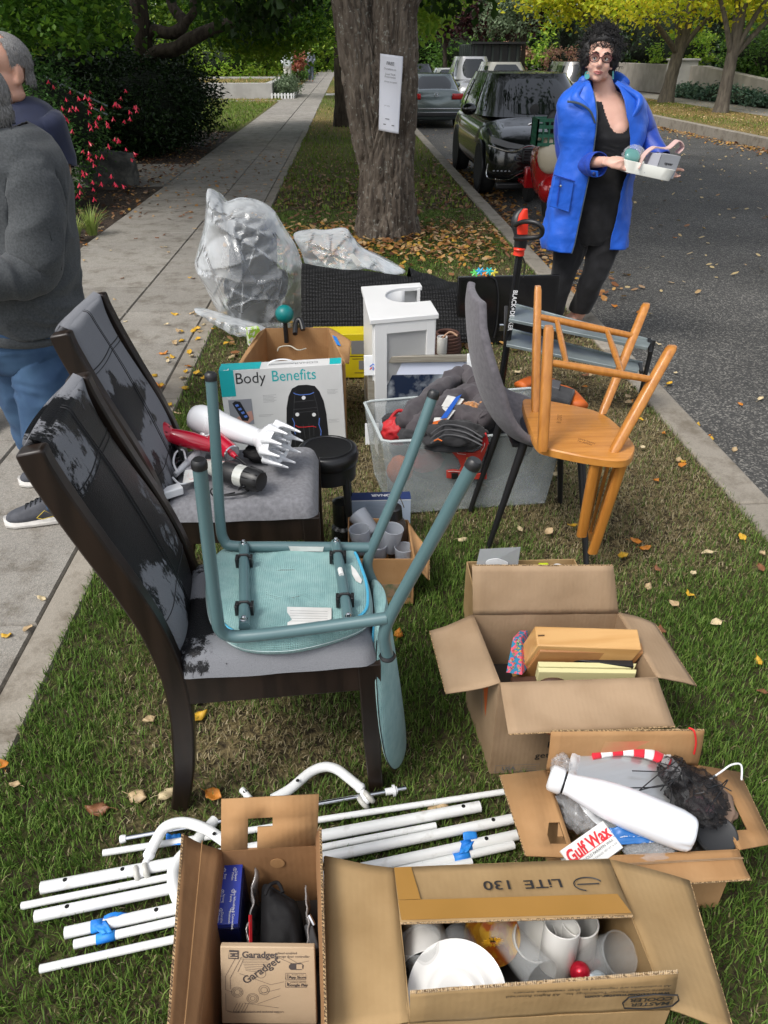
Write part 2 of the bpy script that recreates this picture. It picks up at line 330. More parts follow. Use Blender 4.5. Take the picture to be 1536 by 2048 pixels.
# kerb & road
kb=tag(MB().box((1.655,40,-.22),(.13,92,.42)).build('kerb',CONCE,bev=.0),kind='structure')
for i in range(14):
    y0=-1.2+i*1.9; b=MB(); b.box((1.655,y0+.95,-.09),(.155,1.892,.20)); b.build('kerbstone',CONCE,kb,bev=.012,bseg=2)
kf=tag(MB().box((9.2,40,-.22),(.20,110,.45)).build('far_kerb',CONCE,bev=.01),kind='structure')
def asphalt():
    M=mat('asphalt',(.055,.054,.052),.8,spec=.35); t=M.node_tree; L=t.links.new; p=t.nodes['Principled BSDF']; g=N(t,'NewGeometry')
    v=N(t,'TexVoronoi'); v.inputs['Scale'].default_value=110; L(g.outputs['Position'],v.inputs['Vector'])
    r=N(t,'ValToRGB'); e=r.color_ramp.elements; e[0].position=.25; e[0].color=(.042,.041,.039,1); e[1].position=.95; e[1].color=(.20,.19,.17,1); e.new(.7).color=(.068,.066,.061,1)
    s_=N(t,'SeparateColor'); L(v.outputs['Color'],s_.inputs[0]); L(s_.outputs[0],r.inputs[0])
    n=N(t,'TexNoise'); n.inputs['Scale'].default_value=.8; n.inputs['Detail'].default_value=6; L(g.outputs['Position'],n.inputs['Vector'])
    mr=N(t,'MapRange'); mr.inputs[1].default_value=.3; mr.inputs[2].default_value=.7; mr.inputs[3].default_value=.75; mr.inputs[4].default_value=1.3; L(n.outputs['Fac'],mr.inputs[0])
    vm=N(t,'VectorMath',operation='SCALE'); L(r.outputs[0],vm.inputs[0]); L(mr.outputs[0],vm.inputs['Scale']); L(vm.outputs[0],p.inputs['Base Color'])
    b=N(t,'Bump'); b.inputs['Distance'].default_value=.004; b.inputs['Strength'].default_value=.8; L(v.outputs['Distance'],b.inputs['Height']); L(b.outputs[0],p.inputs['Normal']); return M
sheet('road',1.72,9.12,-3,110,20,140,asphalt(),lambda x,y:x*0,z='road',amp=.006)
sheet('far_verge',9.28,12.3,-3,110,12,90,TURF2,lambda x,y:np.clip(.85+.3*np.sin(y*.6+x),0,1),z=0,amp=.02)
fs=tag(MB().box((13.1,50,-.05),(1.6,120,.12)).build('far_sidewalk',CONC),kind='structure')
sheet('far_garden',13.9,40,-3,110,20,60,SOIL,lambda x,y:x*0,z=0,amp=.05)
# ---- grass blades ----
def grassmat(name,gs,ds):
    M=mat(name,gs[0],.55,spec=.25); t=M.node_tree; L=t.links.new; p=t.nodes['Principled BSDF']; o=t.nodes['Material Output']
    g=N(t,'NewGeometry'); a=N(t,'Attribute',attribute_name='dry'); rs=[]
    for cols in(gs,ds):
        r=N(t,'ValToRGB'); e=r.color_ramp.elements; e.new(.5)
        for i,cc in enumerate(cols): e[i].position=i/2; e[i].color=(*cc,1)
        L(g.outputs['Random Per Island'],r.inputs[0]); rs.append(r)
    m=N(t,'MixRGB'); L(a.outputs['Fac'],m.inputs[0]); L(rs[0].outputs[0],m.inputs[1]); L(rs[1].outputs[0],m.inputs[2]); L(m.outputs[0],p.inputs['Base Color'])
    tl=N(t,'BsdfTranslucent'); L(m.outputs[0],tl.inputs[0]); mx=N(t,'MixShader'); mx.inputs[0].default_value=.3; L(p.outputs[0],mx.inputs[1]); L(tl.outputs[0],mx.inputs[2]); L(mx.outputs[0],o.inputs[0]); return M
GRASS=grassmat('grass_blades',[(.04,.085,.012),(.10,.19,.028),(.21,.31,.065)],[(.34,.27,.15),(.20,.17,.07),(.50,.42,.27)])
GRASSF=grassmat('grass_blades_far',[(.09,.16,.02),(.14,.22,.03),(.2,.27,.05)],[(.42,.29,.10),(.30,.22,.08),(.55,.40,.17)])
def blades(name,n,x0,x1,y0,y1,h,wd,m,dryf,lie=.5,keep=None,z0=-.006,bare=.75):
    x=rng.uniform(x0,x1,n*2); y=rng.uniform(y0,y1,n*2)
    cl=np.sin(x*31+3*np.sin(y*17))*np.sin(y*29+2*np.sin(x*23))
    k=rng.uniform(-1.2,1,n*2)<cl+.5
    if keep is not None: k&=keep(x,y)
    x=x[k][:n];y=y[k][:n]; n=len(x); dr=dryf(x,y); isdry=(rng.random(n)<np.clip((dr-.08)*1.2,.10,.92))*1.
    k=(rng.random(n)>isdry*.45*bare); x,y,dr,isdry=x[k],y[k],dr[k],isdry[k]; n=len(x)
    hh=h*rng.uniform(.55,1.35,n)*(1-.35*isdry); th=rng.uniform(0,2*PI,n); ln=np.clip(rng.normal(lie,.3,n)+isdry*.45,.05,1.35)
    dx,dy=np.cos(th),np.sin(th); w_=wd*rng.uniform(.6,1.3,n); px,py=-dy*w_/2,dx*w_/2
    mx_,mz=hh*.5*np.sin(ln*.6),hh*.5*np.cos(ln*.6); ex=mx_+hh*.5*np.sin(np.minimum(ln*1.35,1.5)); ez=mz+hh*.5*np.cos(np.minimum(ln*1.35,1.5))
    z=np.full(n,z0); P_=np.empty((n,5,3))
    P_[:,0]=np.stack([x-px,y-py,z],1);P_[:,1]=np.stack([x+px,y+py,z],1)
    P_[:,2]=np.stack([x+dx*mx_+px*.8,y+dy*mx_+py*.8,z+mz],1);P_[:,3]=np.stack([x+dx*mx_-px*.8,y+dy*mx_-py*.8,z+mz],1);P_[:,4]=np.stack([x+dx*ex,y+dy*ex,z+ez],1)
    b=(np.arange(n)*5)[:,None]; F=np.concatenate([b+[0,1,2],b+[0,2,3],b+[3,2,4]])
    o=npmesh(name,P_.reshape(-1,3),F,m,attr=np.repeat(np.clip(isdry*.9+dr*.15,0,1),5)); return tag(o,kind='stuff')
g=blades('grass',200000,-.95,1.59,.45,3.6,.031,.0031,GRASS,gdry); tag(g,'short patchy green and straw coloured lawn grass on the verge','grass')
g=blades('grass',70000,-.95,1.58,3.6,9.5,.030,.0055,GRASS,gdry); tag(g,'shaded lawn grass between the boxes and the big tree','grass')
g=blades('grass',9000,-3.1,-2.6,2,7.6,.05,.005,GRASS,lambda x,y:x*0+.2,keep=lambda x,y:(y<5.)|(x<-2.7)); tag(g,'strip of grass on the far side of the pavement','grass')
g=blades('grass',30000,-.95,1.55,9.5,60,.06,.02,GRASSF,lambda x,y:np.where(y<17,.25,np.clip(.35+.4*np.sin(y*.33),0,1)),keep=lambda x,y:rng.random(len(x))<6/np.maximum(y,6)); tag(g,'distant verge grass beyond the big tree','grass')
g=blades('grass',40000,9.3,12.25,9,60,.06,.022,GRASSF,lambda x,y:np.clip(.85+.3*np.sin(y*.6+x),0,1)); tag(g,'parched golden verge grass across the road','grass')
g=blades('grass',20000,-9,-2.65,20.4,40,.07,.025,GRASSF,lambda x,y:np.clip((y-29)/8+.2*np.sin(x*2+y),0,1)); tag(g,'bright front garden lawn left of the pavement','grass')
# ---- fallen leaves ----
LC={'yellow':(.62,.36,.03),'orange':(.55,.20,.025),'tan':(.50,.36,.20),'brown':(.22,.09,.04),'pale':(.62,.50,.30)}
LM={k:mat('leaf_'+k,c,.5,c2=tuple(x*.6 for x in c),ns=30,nd=5,lo=.35,hi=.75,spec=.4) for k,c in LC.items()}
def leafmesh(kind,k):
    rn=random.Random(k*7+len(kind)); b=MB(); L_=.062; W_=.019*rn.uniform(.85,1.25); cup=rn.uniform(.15,.5)*rn.choice((-1,1)); cur=rn.uniform(-.5,1.2)
    def fn(u,v):
        t=u; wv=W_*math.sin(PI*min(max(t,0.0),1)**.85)**.75*(1+.10*math.sin(t*40)*(abs(v-.5)>.4)); s_=(v-.5)*2
        return V((t-.5)*L_,s_*wv,.006+abs(s_)**1.5*cup*.02+cur*.012*(t-.5)**2*4+.003*math.sin(t*9+s_*2))
    b.grid(fn,9,4); b.tube([(-L_/2,0,.006),(-L_/2-.012,.002,.008),(-L_/2-.022,.005,.004)],.0008,4)
    me=b.build('fallen_leaf',LM[kind]); m=me.data; me.modifiers.new('s','SOLIDIFY').thickness=.0005; return me
LV={}
for kd in LC:
    LV[kd]=[leafmesh(kd,k) for k in range(4)]
    for o in LV[kd]: o['used']=0
LN=0
SH_={'verge':'on grass','pave':'on the pavement','road':'on the road','kerb':'along the kerb','bed':'at the planting bed','path':'by the pavement edge'}
LAND=[(.5,1.4,'tall open carton'),(.6,1.05,'white bottle carton'),(.85,2.3,'upturned wooden chair'),(.5,2.7,'clear storage bin'),(1.1,3.6,'grey steel rack'),(1.45,4.9,'woman in blue'),(-.3,3.2,'massager box'),(-.9,5.1,'plastic sheet'),(-1.3,2.7,'man in grey'),(-.5,1.9,'second dining chair'),(2.05,7.6,'red scooter'),(.37,8,'big tree'),(-3,9.5,'fuchsia bush'),(2.8,10.5,'black SUV'),(.3,5,'mesh rolls'),(.15,2,'cups carton'),(4.5,5,'middle of the road'),(1.6,2.2,'near kerbstones'),(1.65,3.8,'kerb by the rack'),(-1.8,4.5,'middle pavement slabs'),(-1.8,6.5,'far pavement slabs')]
def leaf(x,y,z,kind,s=1.,where='verge',tilt=.25):
    global LN
    o=random.choice(LV[kind])
    if o['used']: o=o.copy(); C.objects.link(o)
    o['used']=1; LN+=1; o.location=(x,y,z); o.rotation_euler=(random.uniform(-tilt,tilt),random.uniform(-tilt,tilt),random.uniform(0,6.28)); s*=random.uniform(.8,1.15)
    o.scale=(s,s*random.uniform(.9,1.3),s)
    nm={'verge':'lying on the short grass among the free things','pave':'lying on the concrete pavement','road':'lying on the dark asphalt road','kerb':'lying along the stone kerb','bed':'lying at the edge of the dark planting bed','path':'gathered along the grassy edge of the pavement','near':''}[where]
    if where!='near':
        lx,ly,ln_=min(LAND,key=lambda q:(q[0]-x)**2+(q[1]-y)**2); dx,dy=x-lx,y-ly; dr='right of' if dx>abs(dy) else 'left of' if -dx>abs(dy) else 'beyond' if dy>0 else 'in front of'
        far='just' if dx*dx+dy*dy<.12 else 'well'
        tag(o,f'small {kind} leaf {SH_[where]}, {far} {dr} the {ln_}','fallen leaf',f'{kind} fallen leaves {nm}')
    return o
for (u,v,k,s,lab) in ((393,1433,'yellow',1.25,'bright yellow fallen leaf just right of the front chair\'s rear leg'),(428,1592,'orange',.85,'orange leaf on the grass above the smallest cardboard box'),(298,1437,'tan',.6,'small tan leaf left of the front chair\'s rear leg'),
  (335,1585,'pale',.9,'pale leaf touching the foot of the front chair'),(275,1592,'tan',1.,'curled tan leaf left of the front chair\'s foot'),(195,1617,'brown',.9,'brown curled leaf on grass above the white pipes'),(207,1150,'yellow',.6,'yellow leaf on the concrete edge beside the front chair'),
  (42,1025,'tan',.6,'tan leaf on the pavement near the left picture edge'),(797,1267,'orange',.8,'orange leaf right of the hanging teal chair back'),(925,1078,'pale',.75,'pale star shaped leaf on grass left of the black chair leg'),(1380,1188,'yellow',.75,'yellow leaf right of the open box of wooden trays'),
  (1298,1172,'tan',.7,'slim tan leaf right of the tall box flap'),(1315,1137,'brown',.65,'brown leaf on grass right of the wooden chair back'),(1415,1108,'pale',.75,'pale leaf low at the right of the lawn'),(1270,1086,'orange',.7,'orange leaf right of the hanging chair back'),
  (1365,925,'yellow',.8,'yellow leaf beside the stone kerb at right'),(1312,960,'orange',.7,'orange leaf right of the wooden seat'),(1285,895,'pale',.6,'pale leaf just right of the wooden seat edge'),(30,1572,'tan',.6,'tan leaf at the corner of pavement and grass'),(205,1150,'pale',.4,'tiny pale leaf on the pavement edge strip'),
  (875,1617,'tan',.8,'tan leaf peeping out behind the white pipes'),(1518,1322,'yellow',.6,'yellow leaf at the right picture edge'),(5,1532,'orange',.6,'orange leaf at the left picture edge on concrete'),(1040,1060,'pale',.55,'pale leaf between the black legs of the grey chair')):
    p=at(u,v,.012); tag(leaf(p.x,p.y,.012,k,s,'near'),lab,'fallen leaf')
def scatter(n,fx,kinds,where,z,s=.75,tilt=.3):
    for i in range(n):
        x,y=fx(); leaf(x,y,roadz(y)+.006 if z<-.1 else z,random.choice(kinds),s,where,tilt)
U=random.uniform; Gs=random.gauss
K1=['yellow','yellow','orange','tan','tan','pale']; K2=['tan','pale','yellow','brown','orange','tan']
scatter(62,lambda:(-1.02+abs(Gs(0,.13))*random.choice((1,-.8)),U(2.9,5.4)),K1,'path',.008,.8)
scatter(36,lambda:(U(-2.5,-1.0),U(1.6,9)),K2,'pave',.004,.62)
scatter(66,lambda:(U(.7,1.55),U(1.2,5.2)),K2,'verge',.015,.65)
scatter(24,lambda:(U(-.8,.7),U(2.6,5.6)),K2,'verge',.015,.65)
scatter(58,lambda:(U(1.8,5.8),U(2.6,10)),K2,'road',-.108,.72)
scatter(30,lambda:(1.74+abs(Gs(0,.12)),U(2.,6.)),K1,'kerb',-.108,.8)
scatter(16,lambda:(-2.62+Gs(0,.07),U(5.2,9.5)),K1,'bed',.006,.8)
def litter(name,n,fx,cols,size,lab,z=0,up=.02):
    P_=np.empty((n,6,3)); 
    xy=np.array([fx() for _ in range(n)]); a=rng.uniform(0,2*PI,n); s=size*rng.uniform(.6,1.3,n); t1=rng.uniform(-.5,.5,n); t2=rng.uniform(-.5,.5,n); zz=(np.array([roadz(q) for q in xy[:,1]]) if z<-.1 else z)+rng.uniform(.004,up,n)
    base=np.array([[-.5,0],[-.15,.3],[.3,.24],[.55,0],[.3,-.24],[-.15,-.3]]); cup=np.array([.1,.16,.12,.2,.12,.16])*rng.uniform(-.3,1,n)[:,None]
    for i,(bx,by) in enumerate(base):
        P_[:,i,0]=xy[:,0]+s*(bx*np.cos(a)-by*np.sin(a));P_[:,i,1]=xy[:,1]+s*(bx*np.sin(a)+by*np.cos(a));P_[:,i,2]=zz+s*(bx*t1+by*t2+cup[:,i])
    b=(np.arange(n)*6)[:,None]; F=np.concatenate([b+[0,1,2,3],b+[0,3,4,5]])
    return tag(npmesh(name,P_.reshape(-1,3),F,leafmat('litter_'+name+str(n),cols,.15)),lab,'leaf litter',kind='stuff')
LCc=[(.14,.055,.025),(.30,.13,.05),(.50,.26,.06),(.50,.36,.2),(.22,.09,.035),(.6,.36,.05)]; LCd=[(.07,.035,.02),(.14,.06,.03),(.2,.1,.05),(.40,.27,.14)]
def ringp():
    a=U(0,6.28); r=abs(Gs(.45,.22))+.15; return (.37+math.cos(a)*r*1.5, 7.9+math.sin(a)*r*1.1)
litter('leaf_litter',1700,lambda:(min(ringp()[0],1.5),ringp()[1]-.15),LCc,.055,'rusty leaves heaped round the foot of the big tree',up=.05)
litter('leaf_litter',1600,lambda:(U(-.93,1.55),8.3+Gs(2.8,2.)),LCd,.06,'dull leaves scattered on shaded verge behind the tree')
litter('leaf_litter',500,lambda:(U(-.8,1.5),U(4.5,8)),LCc,.055,'loose leaves on grass in front of the big tree')
litter('leaf_litter',1500,lambda:(1.76+abs(Gs(0,.28)),U(6,16)),LCc,.06,'leaves drifted in the gutter beside the parked cars',z=-.115)
litter('leaf_litter',1500,lambda:(9.05-abs(Gs(0,.25)),U(9,35)),[(.5,.3,.12),(.6,.42,.22),(.4,.2,.08)],.08,'orange leaves in the gutter across the road',z=-.115)
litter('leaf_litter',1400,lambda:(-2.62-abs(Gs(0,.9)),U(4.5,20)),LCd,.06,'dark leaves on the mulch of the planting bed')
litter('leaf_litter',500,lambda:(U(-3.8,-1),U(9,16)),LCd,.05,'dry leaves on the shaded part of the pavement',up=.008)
litter('leaf_litter',700,lambda:(U(2,8.8),U(6,26)),[(.45,.35,.2),(.55,.42,.2),(.3,.15,.08)],.055,'leaves sprinkled over the distant road',z=-.115)
litter('leaf_litter',900,lambda:(U(9.4,13.5),U(10,34)),[(.55,.45,.28),(.5,.3,.1)],.06,'pale leaves on the verge across the road')
# ================= TREES AND PLANTS =================
def cloudpts(ells,n,clump=.16,ncl=60,shell=.55,zmin=None):
    vol=np.array([e[3]*e[4]*e[5] for e in ells])**.67; cnt=np.maximum((n*vol/vol.sum()).astype(int),20); out=[]
    for e,k in zip(ells,cnt):
        m=max(int(ncl*k/n*len(ells)**.5),8); d=rng.normal(size=(m,3)); d/=np.linalg.norm(d,axis=1)[:,None]; d*=rng.uniform(shell,1.,m)[:,None]**.8
        c=np.array(e[:3])+d*np.array(e[3:6]); i=rng.integers(0,m,k); p=c[i]+rng.normal(size=(k,3))*np.array([clump,clump,clump*.55])*(1+.6*rng.random(m)[i])[:,None]; out.append(p)
    p=np.concatenate(out)
    if zmin is not None: p=p[p[:,2]>zmin]
    return p
def leaves(name,p,size,m,parent,asp=.5,droop=.3,fold=.18,up=.0):
    n=len(p); s=size*rng.uniform(.6,1.3,n); a=rng.uniform(0,2*PI,n); el=rng.normal(-droop,.5,n); ro=rng.normal(0,.6,n)
    d=np.stack([np.cos(a)*np.cos(el),np.sin(a)*np.cos(el),np.sin(el)],1); sd=np.stack([-np.sin(a),np.cos(a),np.zeros(n)],1); u=np.cross(d,sd)
    sd2=sd*np.cos(ro)[:,None]+u*np.sin(ro)[:,None]; u2=np.cross(d,sd2)
    P_=np.empty((n,4,3)); S_=s[:,None]
    P_[:,0]=p-d*S_*.5; P_[:,1]=p+sd2*S_*asp*.5+u2*S_*fold; P_[:,2]=p+d*S_*.5; P_[:,3]=p-sd2*S_*asp*.5+u2*S_*fold
    F=(np.arange(n)*4)[:,None]+np.array([0,1,2,3]); F=np.concatenate([F[:,[0,1,2]],F[:,[0,2,3]]])
    return npmesh(name,P_.reshape(-1,3),F,m,parent)
def barkmat(name,c,c2,lich=None,sc=1.):
    M=mat(name,c,.9,c2=c2,ns=16*sc,nd=9,lo=.35,hi=.7,st=(1,1,.22),bs=46*sc,bd=.02,spec=.15); t=M.node_tree; L=t.links.new; p=t.nodes['Principled BSDF']
    src=p.inputs['Base Color'].links[0].from_socket; g=N(t,'NewGeometry'); r=N(t,'ValToRGB'); r.color_ramp.elements[0].position=.44; r.color_ramp.elements[0].color=(.25,.25,.25,1); r.color_ramp.elements[1].position=.53
    L(g.outputs['Pointiness'],r.inputs[0]); mx=N(t,'MixRGB',blend_type='MULTIPLY'); mx.inputs[0].default_value=0; L(src,mx.inputs[1]); L(r.outputs[0],mx.inputs[2]); out=mx.outputs[0]
    if lich:
        n=N(t,'TexNoise'); n.inputs['Scale'].default_value=34; n.inputs['Detail'].default_value=8; L(g.outputs['Position'],n.inputs['Vector']); r2=N(t,'ValToRGB'); r2.color_ramp.elements[0].position=.60; r2.color_ramp.elements[1].position=.66; L(n.outputs['Fac'],r2.inputs[0])
        m2=N(t,'MixRGB'); m2.inputs[2].default_value=(*lich,1); L(r2.outputs[0],m2.inputs[0]); L(out,m2.inputs[1]); out=m2.outputs[0]
    L(out,p.inputs['Base Color']); return M
BARK=barkmat('furrowed_bark',(.070,.055,.043),(.20,.165,.13),(.24,.235,.20)); BARKD=barkmat('dark_bark',(.035,.028,.022),(.08,.065,.05)); BARKG=barkmat('grey_bark',(.10,.085,.07),(.19,.165,.13))
def noisetube(b,pts,rad,n,step,amp,flare=0):
    pts=cr(pts,10); L_=sum((pts[i+1]-pts[i]).length for i in range(len(pts)-1)); m=max(int(L_/step),6)
    q=[];acc=0;seg=0
    for i in range(m+1):
        t=i/m*L_
        while seg<len(pts)-2 and acc+(pts[seg+1]-pts[seg]).length<t: acc+=(pts[seg+1]-pts[seg]).length; seg+=1
        l=(pts[seg+1]-pts[seg]).length; q.append(pts[seg].lerp(pts[seg+1],(t-acc)/l if l else 0))
    rr=rampf(list(rad),len(q)); i0=len(b.v); b.tube(q,rr,n)
    for i in range(len(q)):
        for k in range(n):
            a=2*PI*k/n; t=i/len(q); p=b.v[i0+i*n+k]; d=(p-q[i]); 
            s1=Vector((math.cos(a)*rr[i]*9,math.sin(a)*rr[i]*9,q[i].z*1.5)); w1=noise.noise(s1*.8)*2.2
            rid=abs(noise.noise(Vector((math.cos(a)*rr[i]*24+w1*.7,math.sin(a)*rr[i]*24-w1*.7,q[i].z*3.2)))); rid2=abs(noise.noise(Vector((math.cos(a)*rr[i]*60,math.sin(a)*rr[i]*60,q[i].z*11+w1))))
            f=1+amp*(min(rid*3.2,1)-.6)+amp*.45*(min(rid2*3,1)-.5)+.10*noise.noise(s1*.35)
            if flare: f+=flare*max(0,1-t*6)**1.6*(1+.5*math.sin(a*5+1.3))
            b.v[i0+i*n+k]=q[i]+d*f
def twigs(b,ells,n,r,root=None):
    for _ in range(n):
        e=random.choice(ells); c=Vector(e[:3]); a=root or c-Vector((0,0,e[5]))
        q=c+Vector((Gs(0,.5)*e[3],Gs(0,.5)*e[4],Gs(0,.5)*e[5])); mid=(a+q)/2+Vector((Gs(0,.1),Gs(0,.1),Gs(0,.15)))*e[3]; b.tube(cr([a,mid,q],4),[r,r*.6,r*.2],5)
MAPLE=leafmat('maple_leaf',[(.025,.07,.008),(.05,.13,.014),(.09,.20,.02),(.16,.30,.03)],.45)
CHERRY=leafmat('dark_crown_leaf',[(.018,.045,.01),(.03,.07,.012),(.05,.10,.016)],.35)
YEL=leafmat('golden_leaf',[(.42,.52,.03),(.58,.62,.04),(.70,.62,.04),(.30,.44,.03),(.75,.55,.04)],.55)
DKG=leafmat('evergreen_leaf',[(.010,.026,.008),(.020,.045,.012),(.035,.07,.018)],.12,.35)
MIDG=leafmat('shrub_leaf',[(.05,.12,.02),(.09,.19,.03),(.15,.27,.045)],.4)
FUC=leafmat('fuchsia_leaf',[(.045,.12,.025),(.08,.19,.04),(.14,.27,.07)],.3)
LIM=leafmat('lime_leaf',[(.15,.30,.03),(.26,.42,.045),(.40,.52,.06)],.5)  # lime green leaves, also used to paint sunlight onto darker trees
PUR=leafmat('purple_leaf',[(.022,.009,.011),(.045,.014,.016),(.07,.022,.022)],.2)
GRY=leafmat('grey_green_leaf',[(.10,.15,.08),(.16,.22,.12),(.24,.30,.18)],.3)
PNK=leafmat('hydrangea_bloom',[(.45,.20,.16),(.55,.33,.22),(.4,.28,.15)],.3)
# the big street tree
T=thing('street_tree','big forked street tree with furrowed bark and a notice taped to it','tree',(.37,8.05,0))
b=MB()
tY=lambda u,v:atY(u,v,8.05)
noisetube(b,[(.37,8.05,-.08),tY(772,420),tY(774,330),tY(782,230),tY(787,120),tY(790,20),(.62,8.1,2.6),(.66,8.2,3.6),(.7,8.3,5.2)],[.262,.245,.235,.205,.195,.19,.18,.16,.13],170,.014,.15,.25)
noisetube(b,[tY(760,400),tY(748,300),tY(736,215),tY(724,130),tY(712,50),tY(705,0),(-.02,7.98,2.6),(-.3,7.8,4)],[.12,.19,.19,.175,.165,.155,.14,.10],140,.014,.15)
b.build('trunk',BARK,T,ang=180)
b=MB()
for q in([(.5,8.2,3.4),(1.6,7.8,4.6),(3.2,7.5,5.4)],[(.6,8.3,4.6),(.2,9.5,5.6),(-.6,11,6.4)],[(-.3,7.9,3.2),(-1.6,7.6,4.4),(-3,7.6,5)],[(.5,8.2,3.8),(1.4,10,5),(2.3,12,6)],[(-.2,7.95,2.5),(-.7,8.6,3.0),(-1.6,9.6,3.1)],[(-.4,7.8,3.6),(-.6,6.8,5),(-.9,5.9,6)]): b.tube(cr(q,6),[.09,.05,.02],8)
b.build('limb',BARKD,T)
el=[(.4,8.6,6.6,4.4,4.2,2.0),(-2.2,9.6,5.4,2.8,3.2,1.4),(2.2,9.0,5.6,2.0,2.4,1.5),(-.4,12.6,5.6,2.6,3.0,1.6)]
el+=[(-2.6,8.2,4.8,2.2,2.4,1.0),(-3.5,12,5.2,2.6,3,1.2),(-.4,6.6,5.6,2.2,1.6,1.0)]  # unseen lower crown added to deepen the shade over the pavement
leaves('crown',cloudpts(el,46000,.32,240,.3,3.2),.20,CHERRY,T,.75)
leaves('crown',cloudpts([(3.4,13,6.2,3.2,4.2,1.6)],2600,.2,60,.2,3.6),.14,CHERRY,T,.75)
low=[(-1.15,10.8,2.25,1.0,1.0,.52),(-.55,9.6,2.35,.6,.8,.45),(1.1,9.6,2.35,.55,.8,.4),(.1,10.5,2.5,1.0,1.2,.5)]
leaves('hanging_foliage',cloudpts(low,3600,.12,70,.2),.11,CHERRY,T,.75,.7)
yl=[(-.6,6.7,2.03,.30,.2,.09)]
leaves('yellow_foliage',cloudpts(yl,60,.07,12,.2),.085,YEL,T,.8,.5)
leaves('sunlit_foliage',cloudpts([(1.05,11.6,2.15,.35,.8,.45),(1.35,14,2.3,.5,1,.55)],1500,.12,50,.2),.11,LIM,T,.75,.6)  # sunlight put into the colour: lime leaves among the dark ones
# left maple
T=thing('maple_tree','dark spreading tree with a sideways limb over the left garden','tree',V(atY(290,240,15.8).x,15.8,0),None); B0=ORG[T.name]; yq=B0.y
b=MB(); px=lambda u,v,y=0:atY(u,v,yq+y)
noisetube(b,[B0-V(0,0,.1),px(289,200),px(291,140),px(286,70),px(276,0),px(262,-90),px(250,-200)],[.22,.17,.16,.15,.14,.12,.1],44,.06,.08,.3)
b.build('trunk',BARKD,T,ang=180); b=MB()
noisetube(b,[px(292,118),px(320,103,-.2),px(350,98,-.3),px(382,78,-.4),px(440,52,-.5),px(505,36,-.7),px(560,12,-.9),px(640,-30,-1.2)],[.12,.115,.11,.09,.08,.07,.055,.04],24,.05,.08)
b.build('limb',BARKD,T,ang=180); b=MB()
noisetube(b,[px(288,80),px(310,62),px(345,66,-.2),px(368,45,-.2),px(345,12,0),px(330,-60,.2)],[.10,.10,.095,.085,.08,.06],24,.05,.08)
b.build('limb',BARKD,T,ang=180); b=MB()
noisetube(b,[px(366,50,-.2),px(388,22,-.3),px(386,-10,-.3),px(400,-60,-.2)],[.07,.065,.06,.05],20,.05,.08)
b.build('limb',BARKD,T,ang=180)
el=[(-4.8,12.5,6.5,3.4,3.4,2),(-8,11,6,3,4,2),(-8.5,15,6.5,3.5,3,2)]
leaves('crown',cloudpts(el,9500,.35,200,.3,3.6),.17,MAPLE,T,.75)
def band(u0,u1,v0,v1,y0,y1,n): # foliage volume surveyed between two sight lines
    out=[]
    for _ in range(n):
        y=U(y0,y1); p=atY(U(u0,u1),U(v0,v1),y); out.append((p.x,p.y,p.z,y*.045,y*.05,y*.022))
    return out
leaves('lower_foliage',cloudpts(band(-60,190,-60,80,9,12.5,34)+band(230,520,-60,35,17.5,20,18)+band(400,660,-60,60,16.5,20,34),34000,.13,700,.15),.085,MAPLE,T,.8,.25)
leaves('sunlit_foliage',cloudpts(band(330,560,-10,60,17,21,14)+band(40,260,0,60,13,16,8)+band(470,640,40,95,17,22,16),17000,.17,380,.2),.10,LIM,T,.8,.25)  # lime leaf colour stands for sunlight on the maple
COREM=mat('dark_core',(.006,.012,.004),.95,c2=(.014,.026,.008),ns=9,nd=8,bs=12,bd=.12)
def shrub(name,label,ells,n,size,m,core=True,cat='shrub',asp=.5,clump=.14,ncl=120,shell=.75,group=None,stem=BARKD,cm=None,droop=.2):
    x=sum(e[0] for e in ells)/len(ells); y=sum(e[1] for e in ells)/len(ells); T=thing(name,label,cat,(x,y,0),group)
    p=cloudpts(ells,n,clump,ncl,shell,.02); leaves('foliage',p,size,m,T,asp,droop)
    b=MB()
    for e in ells:
        for k in range(3): b.tube(cr([(x+Gs(0,.1),y+Gs(0,.1),0),((x+e[0])/2,(y+e[1])/2,e[2]*.6),(e[0]+Gs(0,.3)*e[3],e[1]+Gs(0,.3)*e[4],e[2]+e[5]*.3)],4),[.03,.02,.008],6)
    b.build('stem',stem,T)
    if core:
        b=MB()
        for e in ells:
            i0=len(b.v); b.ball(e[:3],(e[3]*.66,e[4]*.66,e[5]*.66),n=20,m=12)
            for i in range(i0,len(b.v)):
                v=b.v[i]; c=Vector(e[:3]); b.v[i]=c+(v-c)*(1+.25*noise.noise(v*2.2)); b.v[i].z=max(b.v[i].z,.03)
        b.build('foliage_core',COREM,T,ang=180)  # solid dark core added to block sight through the leaves
    return T
shrub('rhododendron','large very dark evergreen shrub overhanging the pavement edge',[(-3.65,15.3,.75,.95,1.0,.85),(-4.7,14.9,.45,1.1,.7,.72),(-5.8,14.8,.5,1.2,.7,.75),(-3.3,16.8,.85,.8,1,.85)],22000,.10,DKG,asp=.36,ncl=600,clump=.1)
shrub('camellia','broad dark green shrub under the left tree trunk',[(-5.2,17.5,1.5,1.6,1.2,1.3),(-6.9,16.4,1.3,1.5,1.2,1.3),(-7.4,13.6,1.1,1.2,1.1,1.2)],10000,.13,DKG,ncl=300)
shrub('hedge','tall dark hedge closing the left garden',[(-9.5,15,1.4,1.7,2,1.8),(-11.5,18,1.6,2,2,2),(-9.0,20,1.5,2.6,1.6,2.0),(-12.5,22,1.7,3,2,2.2)],16000,.19,DKG,ncl=300,clump=.25,cat='hedge')
